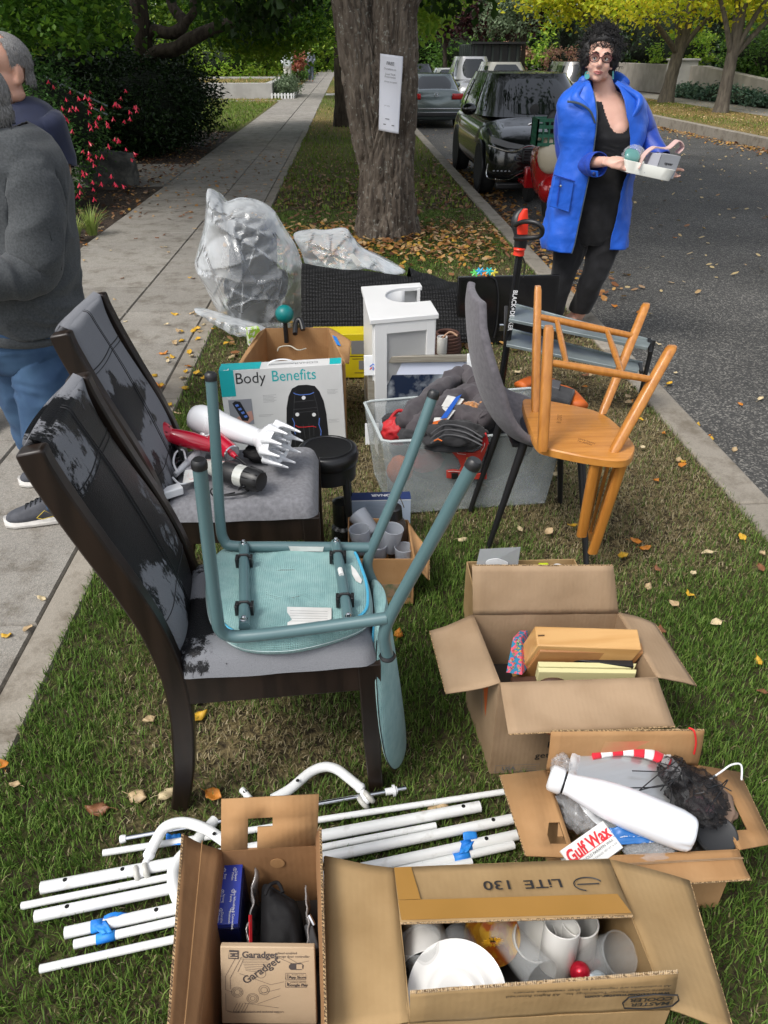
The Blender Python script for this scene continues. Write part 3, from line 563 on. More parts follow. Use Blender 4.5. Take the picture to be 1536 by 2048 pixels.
FS=[at(215,330,0),at(140,360,0),at(75,340,0),at(250,260,0)]
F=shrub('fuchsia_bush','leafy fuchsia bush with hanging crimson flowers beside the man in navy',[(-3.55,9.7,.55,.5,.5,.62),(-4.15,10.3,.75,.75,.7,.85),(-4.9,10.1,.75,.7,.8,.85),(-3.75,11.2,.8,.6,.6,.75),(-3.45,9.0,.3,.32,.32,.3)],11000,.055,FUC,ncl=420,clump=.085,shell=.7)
FR=mat('fuchsia_red',(.62,.02,.06),.35); FP2=mat('fuchsia_purple',(.30,.01,.22),.4)
def flower(i):
    b=MB(); b.lathe([(.001,0),(.006,-.012),(.010,-.03),(.004,-.036)],n=7,cap=False)
    for k in range(4):
        a=k*PI/2; d=V(math.cos(a),math.sin(a),0); b.panel([d*.004+V(0,0,-.014),d*.02+V(-d.y,d.x,0)*.006+V(0,0,-.035),d*.024+V(0,0,-.045),d*.02-V(-d.y,d.x,0)*.006+V(0,0,-.035)],.0012)
    return b
f0=flower(0).build('flower',FR,F); f0.location=(0,0,0); me=f0.data; me.transform(Matrix.Translation(ORG[F.name])); q=MB(); q.lathe([(.004,-.03),(.009,-.04),(.008,-.055),(.001,-.056)],n=7); 
for i in range(84):
    u,v=random.choice([(125,230),(145,215),(170,200),(185,205),(235,180),(200,225),(230,212),(270,215),(180,245),(188,240),(215,250),(183,265),(228,275),(185,300),(165,345),(155,370),(190,340),(130,200),(110,195),(100,170),(165,300),(205,365),(150,260),(238,240)]) if i<48 else (U(90,270),U(180,400))
    p=atY(u+Gs(0,6),v+Gs(0,6),9.15+(1.2*(200>v))+U(-.1,.15)); o=f0 if i==0 else f0.copy()
    if i: C.objects.link(o)
    o.location=p-ORG[F.name]; o.rotation_euler=(Gs(0,.2),Gs(0,.2),U(0,6)); s=U(.85,1.25); o.scale=(s,s,s)
def tuft(name,label,loc,n,h,m,wd=.008,cat='ornamental grass',group=None):
    T=thing(name,label,cat,loc,group); b=MB()
    for i in range(n):
        a=U(0,6.28); l=h*U(.6,1.15); o=U(.2,1.0); d=V(math.cos(a),math.sin(a),0); sd=V(-d.y,d.x,0)*wd/2; p0=Vector(loc)+d*U(0,.05)
        c=[p0+d*(l*o*.75*t**1.6)+V(0,0,l*(t-.45*o*t*t)) for t in(0,.33,.66,1)]
        b.add([c[0]-sd,c[0]+sd,c[1]+sd,c[1]-sd,c[2]+sd*.7,c[2]-sd*.7,c[3]],[(0,1,2,3),(3,2,4,5),(5,4,6)])
    b.build('blade_cluster',m,T,ang=180); return T
LG=leafmat('striped_grass',[(.22,.30,.06),(.35,.42,.12),(.15,.24,.04)],.3)
tuft('grass_clump','pale striped grass clump nearer to the man in grey',at(150,478,0),110,.30,LG,.009)
tuft('grass_clump','taller yellow green grass clump beside the pavement edge',at(185,470,0),110,.34,LG,.009)
# rock in the bed
b=MB(); b.ball((0,0,.13),(.42,.32,.33),n=28,m=18); r0=at(232,368,0)
for i,v in enumerate(b.v): b.v[i]=v*(1+.35*noise.noise(v*3.1)+.08*noise.noise(v*11))+V(r0.x,r0.y,-.03)
tag(b.build('boulder',mat('mossy_rock',(.05,.05,.045),.9,c2=(.12,.115,.10),ns=7,nd=8,bs=22,bd=.02),ang=180),'grey boulder half hidden under the fuchsia bush','rock')
# railing behind the man in navy
T=thing('handrail','thin dark metal handrail sloping behind the fuchsia','railing',(-5.4,12.4,0)); b=MB()
for dz in(0,-.16): b.tube([atY(88,152+dz*-110,12.4),atY(215,212+dz*-110,12.4)],.012,6)
b.build('rail',STEEL,T); b=MB(); b.tube([atY(120,167,12.4),V(atY(120,167,12.4).x,12.4,0)],.012,6); b.build('post',STEEL,T)
# raised concrete planter with dry lawn
PC=mat('planter_concrete',(.42,.41,.39),.85,c2=(.34,.33,.31),ns=2,nd=8,bs=40,bd=.004)
a0,a1=at(455,190,0),at(546,197,0); h=.55
T=thing('raised_planter','low concrete walled bed of dry grass beside the pavement','planter wall',a1)
b=MB(); x1=a1.x; y0=a1.y; x0=x1-5.5; y1=y0+9
b.box(((x0+x1)/2,y0+.15,h/2-.1),(x1-x0,.3,h+.2)); b.box((x1-.15,(y0+y1)/2+.15,h/2-.1),(.3,y1-y0-.3,h+.2)); b.box(((x0+x1)/2,y1+.15,h/2-.1),(x1-x0,.3,h+.2)); b.build('wall',PC,T,bev=.02)
b=MB(); b.box(((x0+x1)/2-.15,(y0+y1)/2+.15,h-.2),(x1-x0-.3,y1-y0-.3,.2)); b.build('dry_lawn',TURF2,T)
g=blades('planter_grass',6000,x0,x1-.3,y0+.3,y1,.09,.03,GRASSF,lambda x,y:x*0+.95,z0=h-.1); tag(g,'golden dry grass filling the raised concrete bed','grass')
shrub('lavender','loose grey green border plants behind the tiny white fence',[(x1+.45,y0+1.0,.3,.35,.8,.35),(x1+.5,y0+2.8,.35,.35,1.0,.4)],2600,.12,GRY,core=False,ncl=80,cat='border plant',clump=.12)
T=thing('border_fence','tiny white picket edging round the border plants','edging',(x1+.5,y0,0))
for i in range(7): MB().box((x1-.02+i*.13,y0-.15,.1),(.07,.02,.2)).build('picket',WHITE,T)
for i in range(11): MB().box((x1+.84,y0-.1+i*.32,.1),(.02,.12,.2)).build('picket',WHITE,T)
b=MB(); b.box((x1+.4,y0-.135,.13),(.95,.015,.03)); b.box((x1+.855,y0+1.5,.13),(.015,3.3,.03)); b.build('rail',WHITE,T)
# left far garden planting
shrub('lime_shrub','bright lime shrub behind the raised planter',[(-6.5,46,1.2,2.0,1.6,1.2),(-4.6,49,1.3,1.0,1.3,1.1),(-10,46,1.4,2.4,1.6,1.4)],5200,.22,LIM,ncl=110,clump=.28,cm=MIDG)
shrub('border_hedge','rounded green shrubs lining the pavement past the walker',[(-3.0,56,.5,.5,2.5,.6),(-3.1,62,.6,.6,3,.7),(-3.6,70,.9,.8,4,1.1)],4200,.2,MIDG,ncl=90,clump=.2)
shrub('red_leaved_shrub','coppery pink leaved shrub behind the walker in white',[(-2.95,53,1.15,.42,.5,.6)],700,.2,leafmat('coppery_leaf',[(.35,.10,.07),(.5,.2,.13),(.3,.08,.05)],.3),core=False,ncl=30)
shrub('garden_hedge','dark hedge behind the concrete planter',[(-8,52,1.6,3,1.2,2.2),(-13,50,1.7,3.5,1.5,2.4),(-18,46,2,4,2,3)],8000,.35,DKG,ncl=140,clump=.35,cat='hedge')
# side street trees and woods, far off: crowns come down behind everything
def ftree(label,x,y,m,ells,n,size,bark=BARKD,tr=.16,h=3.,name='garden_tree',group=None,clump=.45,ncl=120,lean=0):
    T=thing(name,label,'tree',(x,y,0),group); b=MB(); noisetube(b,[(x,y,-.1),(x+lean*.3,y,h*.4),(x+lean,y,h),(x+lean*1.2,y,h+2)],[tr*1.15,tr,tr*.8,tr*.5],20,.12,.1,.3)
    for e in ells: b.tube(cr([(x+lean*.5,y,h*.55),((x+e[0])/2,(y+e[1])/2,(h*.7+e[2])/2),e[:3]],5),[tr*.55,tr*.4,.03],7)
    b.build('trunk',bark,T,ang=180); leaves('crown',cloudpts(ells,n,clump,ncl,.25),size,m,T,.7,.35); return T
ftree('slim golden tree with a forked trunk across the road, right of the woman',11.95,31.5,YEL,[(11.6,31,3.3,2.6,2.2,1.1),(12.8,31.5,4.6,3,3,1.6),(9.6,30,3.1,1.4,1.4,.6),(13.6,31,3.1,1.4,1.4,.9)],7000,.17,BARKG,.21,2.8,'golden_tree',clump=.26,ncl=340,lean=.35)
ftree('golden tree nearest on the far verge, at the right picture edge',11.67,26.0,YEL,[(12.4,25.6,3.25,1.9,1.8,.9),(11.2,26,4.6,3,2.6,1.6),(13.4,26,3.0,1.2,1.2,1.0),(10.4,25.5,3.4,1.2,1.2,.6)],7000,.16,BARKG,.17,2.6,'golden_tree',clump=.24,ncl=340)
ftree('grey trunked golden tree just behind the woman\'s shoulder',11.9,39,YEL,[(10,38,3.6,2.6,2.4,1.0),(12,38,4.8,3,3,1.6),(8.3,37,3.9,1.8,1.6,.7)],8500,.2,BARKG,.26,3.2,'golden_tree',clump=.3,ncl=340)
ftree('pale green loose tree behind the silver van',9.6,47,GRY,[(8.6,46,3.6,1.9,1.8,1.5),(9.6,47,5,2.4,2.2,1.6)],5200,.2,BARKD,.12,3,clump=.28,ncl=200)
for i,(x,y) in enumerate(((8.8,58),(10.2,54),(7.6,66),(11.5,60))):
    ftree(['maroon leaved tree, second of four over the parked truck','maroon leaved tree nearest the pale green tree','maroon leaved tree farthest down the road','maroon leaved tree behind the silver van'][i],x,y,PUR,[(x-.4,y,4.6,2.8,2.2,1.8),(x+1.6,y,5.4,2.6,2,1.8),(x,y,3.4,1.8,1.5,1.0)],5200,.26,BARKD,.16,3.2,clump=.4,ncl=150,lean=.4-.3*i)
ftree('street tree on the verge behind the big forked one',-.05,21.5,CHERRY,[(.6,21.5,4.6,1.8,2.6,1.2)],3500,.2,BARKD,.22,3,'verge_tree')
ftree('street tree far down the verge',.2,36,MAPLE,[(0,36,4.8,3.6,3.4,1.5),(-1.3,35,3.4,1.6,2,.6)],6000,.24,BARKD,.22,3,'verge_tree')
ftree('bright hanging street tree over the parked sedan',2.6,44,LIM,[(2.4,42,4.0,2.0,2.4,1.5),(4.4,48,4.6,2.6,3,1.9),(2.0,38,3.6,1.0,1.4,.9)],8500,.22,BARKD,.22,3,'verge_tree',clump=.3,ncl=240)
for i,(x,y,m,s) in enumerate(((-24,60,MIDG,7),(-14,66,LIM,6),(-6,84,LIM,5),(-9,74,MIDG,5),(0,98,LIM,7),(8,96,MIDG,7),(16,88,MIDG,7),(25,80,LIM,7),(34,68,DKG,8),(-34,56,DKG,9),(24,52,DKG,6),(44,60,MIDG,9),(-2.5,92,LIM,4),(5,104,LIM,5))):  # paler leaf colours of several masses stand for distant sunlight
    o=shrub('distant_tree',['dark','green','lime tinted','tall','leafy','broad','dense','rounded','shady','bushy','deep green','wide','pale','light'][i]+' tree mass far beyond the '+('left gardens' if x<-4 else 'end of the road' if x<12 else 'right gardens')+', seen between nearer leaves',[(x,y,s*.42,s*.8,2.5,s*.5),(x+s*.6,y+1,s*.3,s*.5,2,s*.38),(x-s*.6,y-1,s*.3,s*.5,2,s*.38)],5200,.5,m,ncl=200,clump=.5,cat='tree')
# right hand gardens: wall, pillar, hedges
WL=mat('garden_wall',(.33,.30,.26),.85,c2=(.25,.23,.20),ns=2.,nd=7,bs=35,bd=.004)
T=thing('garden_wall','low rendered garden wall behind the far pavement','wall',(14.3,33,0))
b=MB(); b.prism([(-7,0),(3.8,0),(3.8,1.12),(1.5,1.15),(-7,.62)],-.15,.15,Matrix.Translation((14.5,33,0))@Matrix(((0,0,1,0),(1,0,0,0),(0,1,0,0),(0,0,0,1)))); b.build('wall',WL,T,bev=.02)
b=MB(); b.box((14.2,36.2,.62),(.9,1.1,1.4)); b.build('pillar',PC,T,bev=.02); b=MB(); b.box((14.2,36.2,1.35),(1.02,1.22,.07)); b.build('coping',PC,T,bev=.01)
b=MB(); b.box((14.5,42.5,.55),(.3,11,1.2)); b.build('wall',WL,T,bev=.02)
shrub('ivy_border','blue green ground cover below the garden wall',[(14.0,31,.22,.35,3.4,.32),(13.9,34.3,.2,.35,1.0,.3)],3600,.14,leafmat('ivy_leaf',[(.04,.09,.05),(.07,.14,.09),(.12,.19,.13)],.15,.35),ncl=160,clump=.1,cat='ground cover')
T=thing('clipped_hedge','low dark clipped hedge at the right beyond the far pavement','hedge',(15,23,0)); p=np.stack([rng.uniform(14.05,16,9000),rng.uniform(12,27.4,9000),rng.uniform(.05,.62,9000)],1)
k=(p[:,0]<14.2)|(p[:,2]>.5); leaves('foliage',p[k],.1,DKG,T,.6); MB().box((15.05,19.7,.28),(1.8,15.2,.55)).build('foliage_core',DKG,T)
shrub('garden_shrub','bright green shrub above the garden wall',[(16,31.5,1.45,1.1,1.6,.9),(16.2,34.5,1.6,1.0,1.4,1.0),(15.8,28.6,1.3,1,1.4,.9)],6500,.14,MIDG,ncl=260,clump=.16)
shrub('garden_shrub','pale glossy shrub left of the yellow tree trunk',[(15.6,40,1.6,1.2,2.2,1.0)],2600,.16,LIM,ncl=90,cm=MIDG)
shrub('garden_shrub','dark shrub with reddish tips at the right picture edge',[(17.5,24,1.4,1.8,2.6,1.0),(17.3,28.5,1.4,1.6,1.4,.9)],6500,.14,leafmat('red_tipped_leaf',[(.02,.05,.015),(.04,.09,.02),(.03,.07,.02),(.16,.05,.02)],.2),ncl=240,clump=.16)
shrub('garden_hedge','tall dark planting behind the right hand gardens',[(21,30,2.4,2.6,5,2.4),(19.5,38,2.6,2.4,4,2.5),(17,47,2.6,2.6,4,2.6),(22,20,2.4,2.4,5,2.4),(15,55,2.2,2,4,2.4)],15000,.24,DKG,ncl=420,clump=.3,cat='hedge')
shrub('hydrangea_bush','peach pink blossom shrub behind the parked cars',[(9.9,52,1.3,1.2,1,.8),(12.5,50,1.1,1.2,1,.7)],1800,.2,PNK,core=True,cm=MIDG,ncl=70)
# ================= VEHICLES =================
RUB=mat('tyre_rubber',(.012,.012,.012),.85); CGL=mat('car_glass',(.006,.008,.008),.04,coat=.6); RIM=mat('alloy_rim',(.22,.22,.23),.3,.9)
TAIL=mat('tail_lamp_red',(.45,.01,.012),.15,coat=.5); LAMP=mat('lamp_glass',(.30,.31,.32),.12,.4,coat=.6)
def paint(n,c,m=.5): return mat(n,c,.22,m,coat=1.)
def sq(n,k,p): 
    a=2*PI*k/n; c,s=math.cos(a),math.sin(a); return (math.copysign(abs(c)**(2/p),c),math.copysign(abs(s)**(2/p),s))
def wheel(T,x,y,r,w):
    t=setup('wheel') ; t.parent=T; ORG[t.name]=Vector(ORG[T.name])
    M=Matrix.Translation((x,y,r))@Matrix.Rotation(PI/2,4,'Y'); M=Matrix.Translation(ORG[T.name])@M
    b=MB(); b.lathe([(r*.62,-w/2),(r*.93,-w/2),(r,-w*.35),(r,w*.35),(r*.93,w/2),(r*.62,w/2)],M,28); b.build('tyre',RUB,t)
    b=MB(); b.lathe([(r*.63,-w*.42),(r*.6,-w*.3),(.05,-w*.2),(.04,w*.2),(r*.6,w*.3),(r*.63,w*.42)],M,28)
    for k in range(5):
        a=k*1.2566
        for sg in(-1,1): b.box(M@V(math.cos(a)*r*.34,math.sin(a)*r*.34,sg*w*.36),(.03,r*.14,r*.56),(Matrix.Rotation(a+PI/2,3,'X')))
    b.build('rim',RIM,t)
def car(name,label,cat,loc,P_,col,rz=0,lamps='rear',plate=True,group=None,detail=None):
    """local: front towards -y, origin on the ground at the nearest bumper"""
    T=thing(name,label,cat,loc,group); O=Vector(loc); L,W,H,belt=P_['L'],P_['W'],P_['H'],P_['belt']; st=P_['st']; hw=W/2; b=MB(); rings=[]; n=28
    ys_=[s[0] for s in st]
    def interp(y):
        for i in range(len(st)-1):
            if st[i][0]<=y<=st[i+1][0]:
                t=(y-st[i][0])/(st[i+1][0]-st[i][0]); t=t*t*(3-2*t)*.5+t*.5; return [st[i][k]*(1-t)+st[i+1][k]*t for k in(1,2,3)]
        return st[-1][1:4]
    m=34
    for i in range(m+1):
        y=L*i/m; y=max(0.0,min(L,y)); w_,z0,z1=interp(y); e=min(y,L-y); tp=min(1,(e/.25+.0))**.4 if e<.25 else 1; tp=.80+.20*tp
        rings.append([O+V(sx*hw*w_*tp*(1-.07*max(0,sz)),y,(z0+z1)/2+(z1-z0)/2*sz) for sx,sz in(sq(n,k,4.2) for k in range(n))])
    b.loft(rings); b.build('body',col,T,sub=1)
    # greenhouse
    def gh(a,t,off=0):
        (f0,r0),(f1,r1)=P_['gh']; k=t**.9; f=f0+(f1-f0)*k; r=r0+(r1-r0)*k; wd=hw*(.93-.24*t**1.2)+off; cx,sy_=sq(1,0,4),0
        c,s=math.cos(a),math.sin(a); p=5.; cc=math.copysign(abs(c)**(2/p),c); ss=math.copysign(abs(s)**(2/p),s)
        return O+V(cc*wd,(f+r)/2+ss*((r-f)/2+off),belt-.03+(H-belt-.02)*t)
    b=MB(); b.loft([[gh(2*PI*k/40,t) for k in range(40)] for t in(0,.2,.4,.6,.8,.93)]+[[O+V((gh(2*PI*k/40,.97)-O).x*q,((gh(2*PI*k/40,.97)-O).y-(sum(P_['gh'][1])/2))*q+sum(P_['gh'][1])/2,H-.02+.02*(1-q)) for k in range(40)] for q in(.97,.8,.4)]); b.build('cabin',col,T)
    def gl(nm,a0,a1,t0,t1): b=MB(); b.grid(lambda u,v:gh(a0+(a1-a0)*u,t0+(t1-t0)*v,.008),16,6); b.build(nm,CGL,T,ang=180)
    def gx(nm,sg,t0,t1):
        b=MB()
        def fn(u,v):
            t=t0+(t1-t0)*v; (f0,r0),(f1,r1)=P_['gh']; k=t**.9; f=f0+(f1-f0)*k; r=r0+(r1-r0)*k; wd=hw*(.93-.24*t**1.2); x=(2*u-1)*.93; return O+V(x*wd,(f+r)/2+sg*((r-f)/2*(1-abs(x)**4)**.25+.012+.035*math.sin(PI*t)-.03*x*x),belt-.03+(H-belt-.02)*t)
        b.grid(fn,24,8); b.build(nm,CGL,T,ang=180)
    gx('windscreen' if lamps=='front' else 'rear_window',-1,.08,.93)
    gx('rear_window' if lamps=='front' else 'windscreen',1,.12,.9)
    for s in(1,-1):
        for a0,a1 in((-.62,-.03),(.03,.62)):
            if s==1: gl('side_window',a0*1.1,a1*1.1,.14,.86)
            else: gl('side_window',PI+a0*1.1,PI+a1*1.1,.14,.86)
    r=P_.get('r',.34)
    for y in P_['wh']:
        for s in(-1,1): wheel(T,s*(hw-.11),y,r,.22)
        for s in(-1,1):
            b=MB(); b.lathe([(r*1.09,-.01),(r*1.09,.008),(.02,.008)],Matrix.Translation(O+V(s*(hw-.012),y,r))@Matrix.Rotation(PI/2*s,4,'Y'),28); b.build('wheel_arch',BLK,T)
    b=MB()
    for s in(-1,1): b.box(O+V(s*(hw*.86),P_['gh'][0][0]+.32,belt+.04),(.24,.10,.15)); 
    for s in(-1,1):
        b=MB(); b.ball(O+V(s*(hw+.10),P_['mir'],belt+.06),(.11,.07,.08)); b.build('mirror',col,T)
    if lamps=='rear':
        for s in(-1,1):
            b=MB(); zt=P_.get('lz',belt-.14); b.grid(lambda u,v:O+V(s*hw*(.52+.36*u),-.012+.10*u**2.5+.0,zt-.07+.14*v),8,3); b.build('tail_lamp',TAIL,T,solid=.03)
        MB().box(O+V(0,.035,P_.get('pz',belt-.3)),(.33,.02,.13)).build('licence_plate',mat('plate_white',(.6,.6,.58),.5),T)
        MB().box(O+V(0,.01,.36),(W*.74,.10,.10)).build('bumper_insert',BLK,T,bev=.02)
    if detail: detail(T,O,hw)
    return T
SUVP=dict(L=4.3,W=1.78,H=1.51,belt=1.0,st=[(0,.86,.24,.62),(.12,.92,.2,.80),(.5,.97,.18,.90),(1.0,1,.18,.98),(1.25,1,.18,1.0),(3.2,1,.18,1.02),(4.0,.97,.2,1.02),(4.3,.9,.28,.9)],gh=((.95,4.22),(1.75,3.85)),wh=(.82,3.4),mir=1.25)
def crv(T,O,hw):
    F=lambda x,y,z:O+V(x,y,z)
    for s in(-1,1):
        b=MB(); b.loft([[F(s*x,.02+.16*((abs(x)-.45)/.4)**2,z) for x,z in((.40,.70),(.60,.735),(.84,.80),(.83,.72),(.62,.665),(.44,.655))],[F(s*x,.30,z) for x,z in((.40,.70),(.60,.735),(.84,.80),(.83,.72),(.62,.665),(.44,.655))]]); b.build('headlamp',LAMP,T)
        b=MB(); b.tube(cr([F(s*.86,.16,.69),F(s*.62,.02,.63),F(s*.5,-.02,.64),F(s*.36,-.04,.695),F(0,-.05,.70)],6),.012,6); b.build('chrome_trim',CHR,T)
        b=MB(); b.tube(cr([F(s*.86,.12,.47),F(s*.855,.10,.30),F(s*.6,-.01,.285),F(s*.45,-.03,.36),F(s*.3,-.04,.39),F(0,-.05,.39)],5),.009,6); b.build('chrome_trim',CHR,T)
        b=MB()
        for k in range(5): b.ball(F(s*(.78-k*.05),.06-.014*k,.385),(.016,.006,.010))
        b.build('fog_lamp',LAMP,T)
    b=MB(); b.box(F(0,.02,.57),(.84,.05,.18)); b.build('grille',BLK,T,bev=.02)
    b=MB()
    for k in range(4): b.box(F(0,-.008,.51+.04*k),(.8,.012,.014))
    b.build('grille_bar',BLKG,T)
    b=MB(); b.box(F(.07,-.045,.45),(.31,.015,.155)); b.build('licence_plate',mat('plate_white',(.6,.6,.58),.5),T,bev=.004)
    text('CU7',.13,F(.0,-.055,.45),(1,0,0),(0,0,1),INKG,T,.8)
    b=MB(); b.box(F(0,.06,.2),(1.5,.12,.08)); b.build('skid_plate',BLK,T,bev=.02)
    b=MB(); b.tube(cr([F(-.08,-.03,.58),F(-.075,-.035,.64),F(0,-.035,.60),F(.075,-.035,.64),F(.08,-.03,.58)],4),.008,6); b.tube([F(-.06,-.035,.61),F(.06,-.035,.61)],.008,6); b.build('badge',CHR,T)
car('parked_car','glossy black SUV facing the camera beside the kerb','car',(2.76,10.95,roadz(11)),SUVP,paint('black_paint',(.006,.007,.007),.2),lamps='front',detail=crv)
SEDP=dict(L=4.4,W=1.68,H=1.34,belt=.92,st=[(0,.9,.24,.80),(.1,.96,.2,.98),(.6,1,.18,.98),(1.4,1,.18,.93),(3.0,1,.18,.92),(3.9,.97,.2,.80),(4.4,.88,.26,.6)],gh=((.35,3.5),(1.05,2.5)),wh=(.95,3.5),mir=3.0,lz=.80,pz=.66,r=.31)
def sedan(T,O,hw):
    MB().box(O+V(0,-.005,.50),(1.5,.03,.03)).build('chrome_strip',CHR,T,bev=.008)
    MB().box(O+V(0,-.005,.41),(1.5,.02,.02)).build('chrome_strip',CHR,T,bev=.006)
    b=MB(); b.tube([O+V(math.cos(a)*.055,-.02,.84+math.sin(a)*.055) for a in[k*PI/8 for k in range(16)]],.007,6,closed=True); b.tube([O+V(-.035,-.02,.875),O+V(-.012,-.02,.80),O+V(0,-.02,.84),O+V(.012,-.02,.80),O+V(.035,-.02,.875)],.006,5); b.build('badge',CHR,T)
car('parked_car','grey green sedan seen from behind, left of the black SUV','car',(2.5,23.6,roadz(24)),SEDP,paint('sedan_grey',(.12,.15,.15)),detail=sedan)
BOXP=dict(SUVP,lz=.95,pz=.72,gh=((.05,3.3),(.35,2.9)),st=[(0,.93,.24,.95),(.1,.98,.2,1.02),(.6,1,.18,1.02),(3.0,1,.18,1.0),(3.4,.98,.18,.92),(4.2,.95,.2,.8),(4.3,.88,.26,.6)],mir=3.1)
car('parked_van','silver grey van parked on the far side, right of the black SUV','van',(8.1,29,roadz(29)),dict(BOXP,W=1.8,H=1.62),paint('van_silver',(.26,.25,.23),.6))
g_='cars parked far down the road'
car('parked_car','small dark hatchback far off, right of the grey sedan','car',(3.2,37,roadz(37)),dict(SUVP),paint('far_black',(.02,.022,.025),.3),lamps='front',group=g_)
car('parked_car','silver estate car with red lamps beyond the dark hatchback','car',(2.9,46,roadz(40)),dict(BOXP),paint('far_silver',(.4,.4,.4),.5),group=g_)
car('parked_car','dark estate car between the hatchback and the silver one','car',(3.05,41.5,roadz(40)),dict(BOXP,H=1.5),paint('far_black',(.02,.022,.025),.3),group=g_)
car('parked_car','white car just visible beside the truck wheels','car',(4.9,40,roadz(40)),dict(SEDP),paint('far_white',(.6,.6,.58),.1),group=g_)
car('parked_car','pale gold SUV close behind the black SUV roof','car',(5.6,28.5,roadz(28)),dict(SUVP,H=1.6),paint('gold_beige',(.32,.31,.26),.4),lamps='front',group=g_)
car('pickup_truck','silver pickup cab in front of the black tipper','pickup',(5.2,33.5,roadz(33)),dict(SUVP,H=1.78,L=5.0),paint('far_silver',(.4,.4,.4),.5),lamps='front')
car('parked_car','white hatchback glimpsed left behind the sedan roof','car',(1.9+.9,52,roadz(40)),dict(BOXP),paint('far_white',(.6,.6,.58),.1),group=g_)
# tipper truck body
T=thing('dump_truck','black slatted tipper body towering over the parked cars','truck',(6.5,37.5,roadz(38))); z0=roadz(38); b=MB()
b.box((6.5,39.5,z0+1.5),(2.1,4,1.5)); b.build('tipper_body',BLK,T,bev=.03)
for i in range(7): MB().box((5.42,37.7+i*.6,z0+1.5),(.08,.1,1.45)).build('slat',mat('dark_green_steel',(.03,.04,.035),.6),T)
for i in range(6): MB().box((5.6+i*.36,37.46,z0+1.5),(.09,.08,1.45)).build('slat',mat('dark_green_steel',(.03,.04,.035),.6),T)
MB().box((6.5,37.4,z0+2.28),(2.3,.5,.08)).build('top_rail',BLK,T)
for s in(-1,1):
    for y in(38.3,41): wheel_=MB(); wheel_.lathe([(.2,-.12),(.42,-.12),(.42,.12),(.2,.12)],Matrix.Translation((6.5+s*.85,y,z0+.42))@Matrix.Rotation(PI/2,4,'Y'),20); wheel_.build('wheel',RUB,T)
MB().box((6.5,39.7,z0+.85),(1.1,4.2,.25)).build('chassis',BLK,T)
tag(MB().tube([(3.6,46,-.4),(3.6,46,3.6)],.09,10).build('white_pole',WHITE),'slim white pole rising behind the distant parked cars','pole')
# motor scooter behind the woman
T=thing('motor_scooter','red and cream scooter with a green crate, half hidden by the woman','scooter',(2.44,9.85,roadz(9.85))); O=ORG[T.name]; SR=paint('scooter_red',(.42,.008,.012),.1); CRM=mat('scooter_cream',(.52,.45,.33),.35)
F=lambda x,y,z:O+V(x,y,z)
b=MB(); b.loft([[F(sx*w_,sy*d_+y0,z) for sx,sy in(sq(20,k,2.6) for k in range(20))] for z,w_,d_,y0 in((.22,.12,.16,.0),(.35,.17,.27,.05),(.55,.20,.34,.1),(.72,.18,.36,.14),(.80,.12,.30,.15))]); b.build('body',SR,T,sub=1)
b=MB(); b.loft([[F(sx*w_,sy*d_+.12,z) for sx,sy in(sq(20,k,2.6) for k in range(20))] for z,w_,d_ in((.80,.13,.30),(.86,.155,.34),(.91,.14,.32),(.925,.07,.22))]); b.build('seat',CRM,T,sub=1)
b=MB(); b.ball(F(-.06,-.28,.72),(.16,.10,.20)); b.build('front_panel',CRM,T)
b=MB(); b.ball(F(.02,-.16,.33),(.17,.19,.17)); b.build('mudguard',SR,T)
for y in(-.2,1.0): 
    t=setup('wheel'); t.parent=T; ORG[t.name]=Vector(O); M=Matrix.Translation(F(0,y,.22))@Matrix.Rotation(PI/2,4,'Y'); b=MB(); b.lathe([(.12,-.05),(.2,-.05),(.22,0),(.2,.05),(.12,.05)],M,24); b.build('tyre',RUB,t); b=MB(); b.lathe([(.12,-.04),(.03,-.03),(.03,.03),(.12,.04)],M,24); b.build('rim',RIM,t)
b=MB(); b.loft([[F(x,y,z) for x,y in((-.17,.5),(.17,.5),(.17,.62),(-.17,.62))] for z in(.25,.5)]); b.box(F(0,.8,.28),(.3,.5,.06)); b.build('leg_shield',SR,T,bev=.02)
b=MB(); b.tube(cr([F(-.30,.0,1.02),F(-.15,-.03,1.06),F(0,-.02,1.0),F(.15,-.03,1.06),F(.30,.0,1.02)],5),.013,8); b.tube([F(0,-.1,.35),F(0,-.02,1.0)],.02,8); b.build('handlebar',CHR,T)
for s in(-1,1):
    b=MB(); b.tube([F(s*.22,-.02,1.05),F(s*.24,0,1.14)],.005,6); b.lathe([(.001,-.01),(.055,-.008),(.055,.008),(.001,.01)],Matrix.Translation(F(s*.24,.01,1.18))@Matrix.Rotation(PI/2,4,'X'),20); b.build('mirror',BLK,T)
b=MB(); b.ball(F(-.02,-.05,1.06),(.085,.05,.13)); b.build('speedometer_cover',BLK,T)
T=thing('crate','dark green plastic crate carried on the red scooter','crate',F(-.06,-.18,.82)); GP=mat('crate_green',(.012,.11,.06),.45); b=MB(); cx,cy_,cz=F(-.06,-.2,.84); 
for sx,sy,w_,d_ in((0,-.15,.40,.012),(0,.15,.40,.012),(-.2,0,.012,.30),(.2,0,.012,.30)):
    for z in(0,.09,.18,.25): b.box((cx+sx,cy_+sy,cz+z),(w_,d_,.035))
    for k in range(7):
        q=(k/6-.5); b.box((cx+sx+(q*w_ if w_>d_ else 0),cy_+sy+(q*d_ if d_>w_ else 0),cz+.125),(.018,.018,.27))
b.box((cx,cy_,cz-.01),(.4,.3,.012)); b.build('lattice',GP,T)
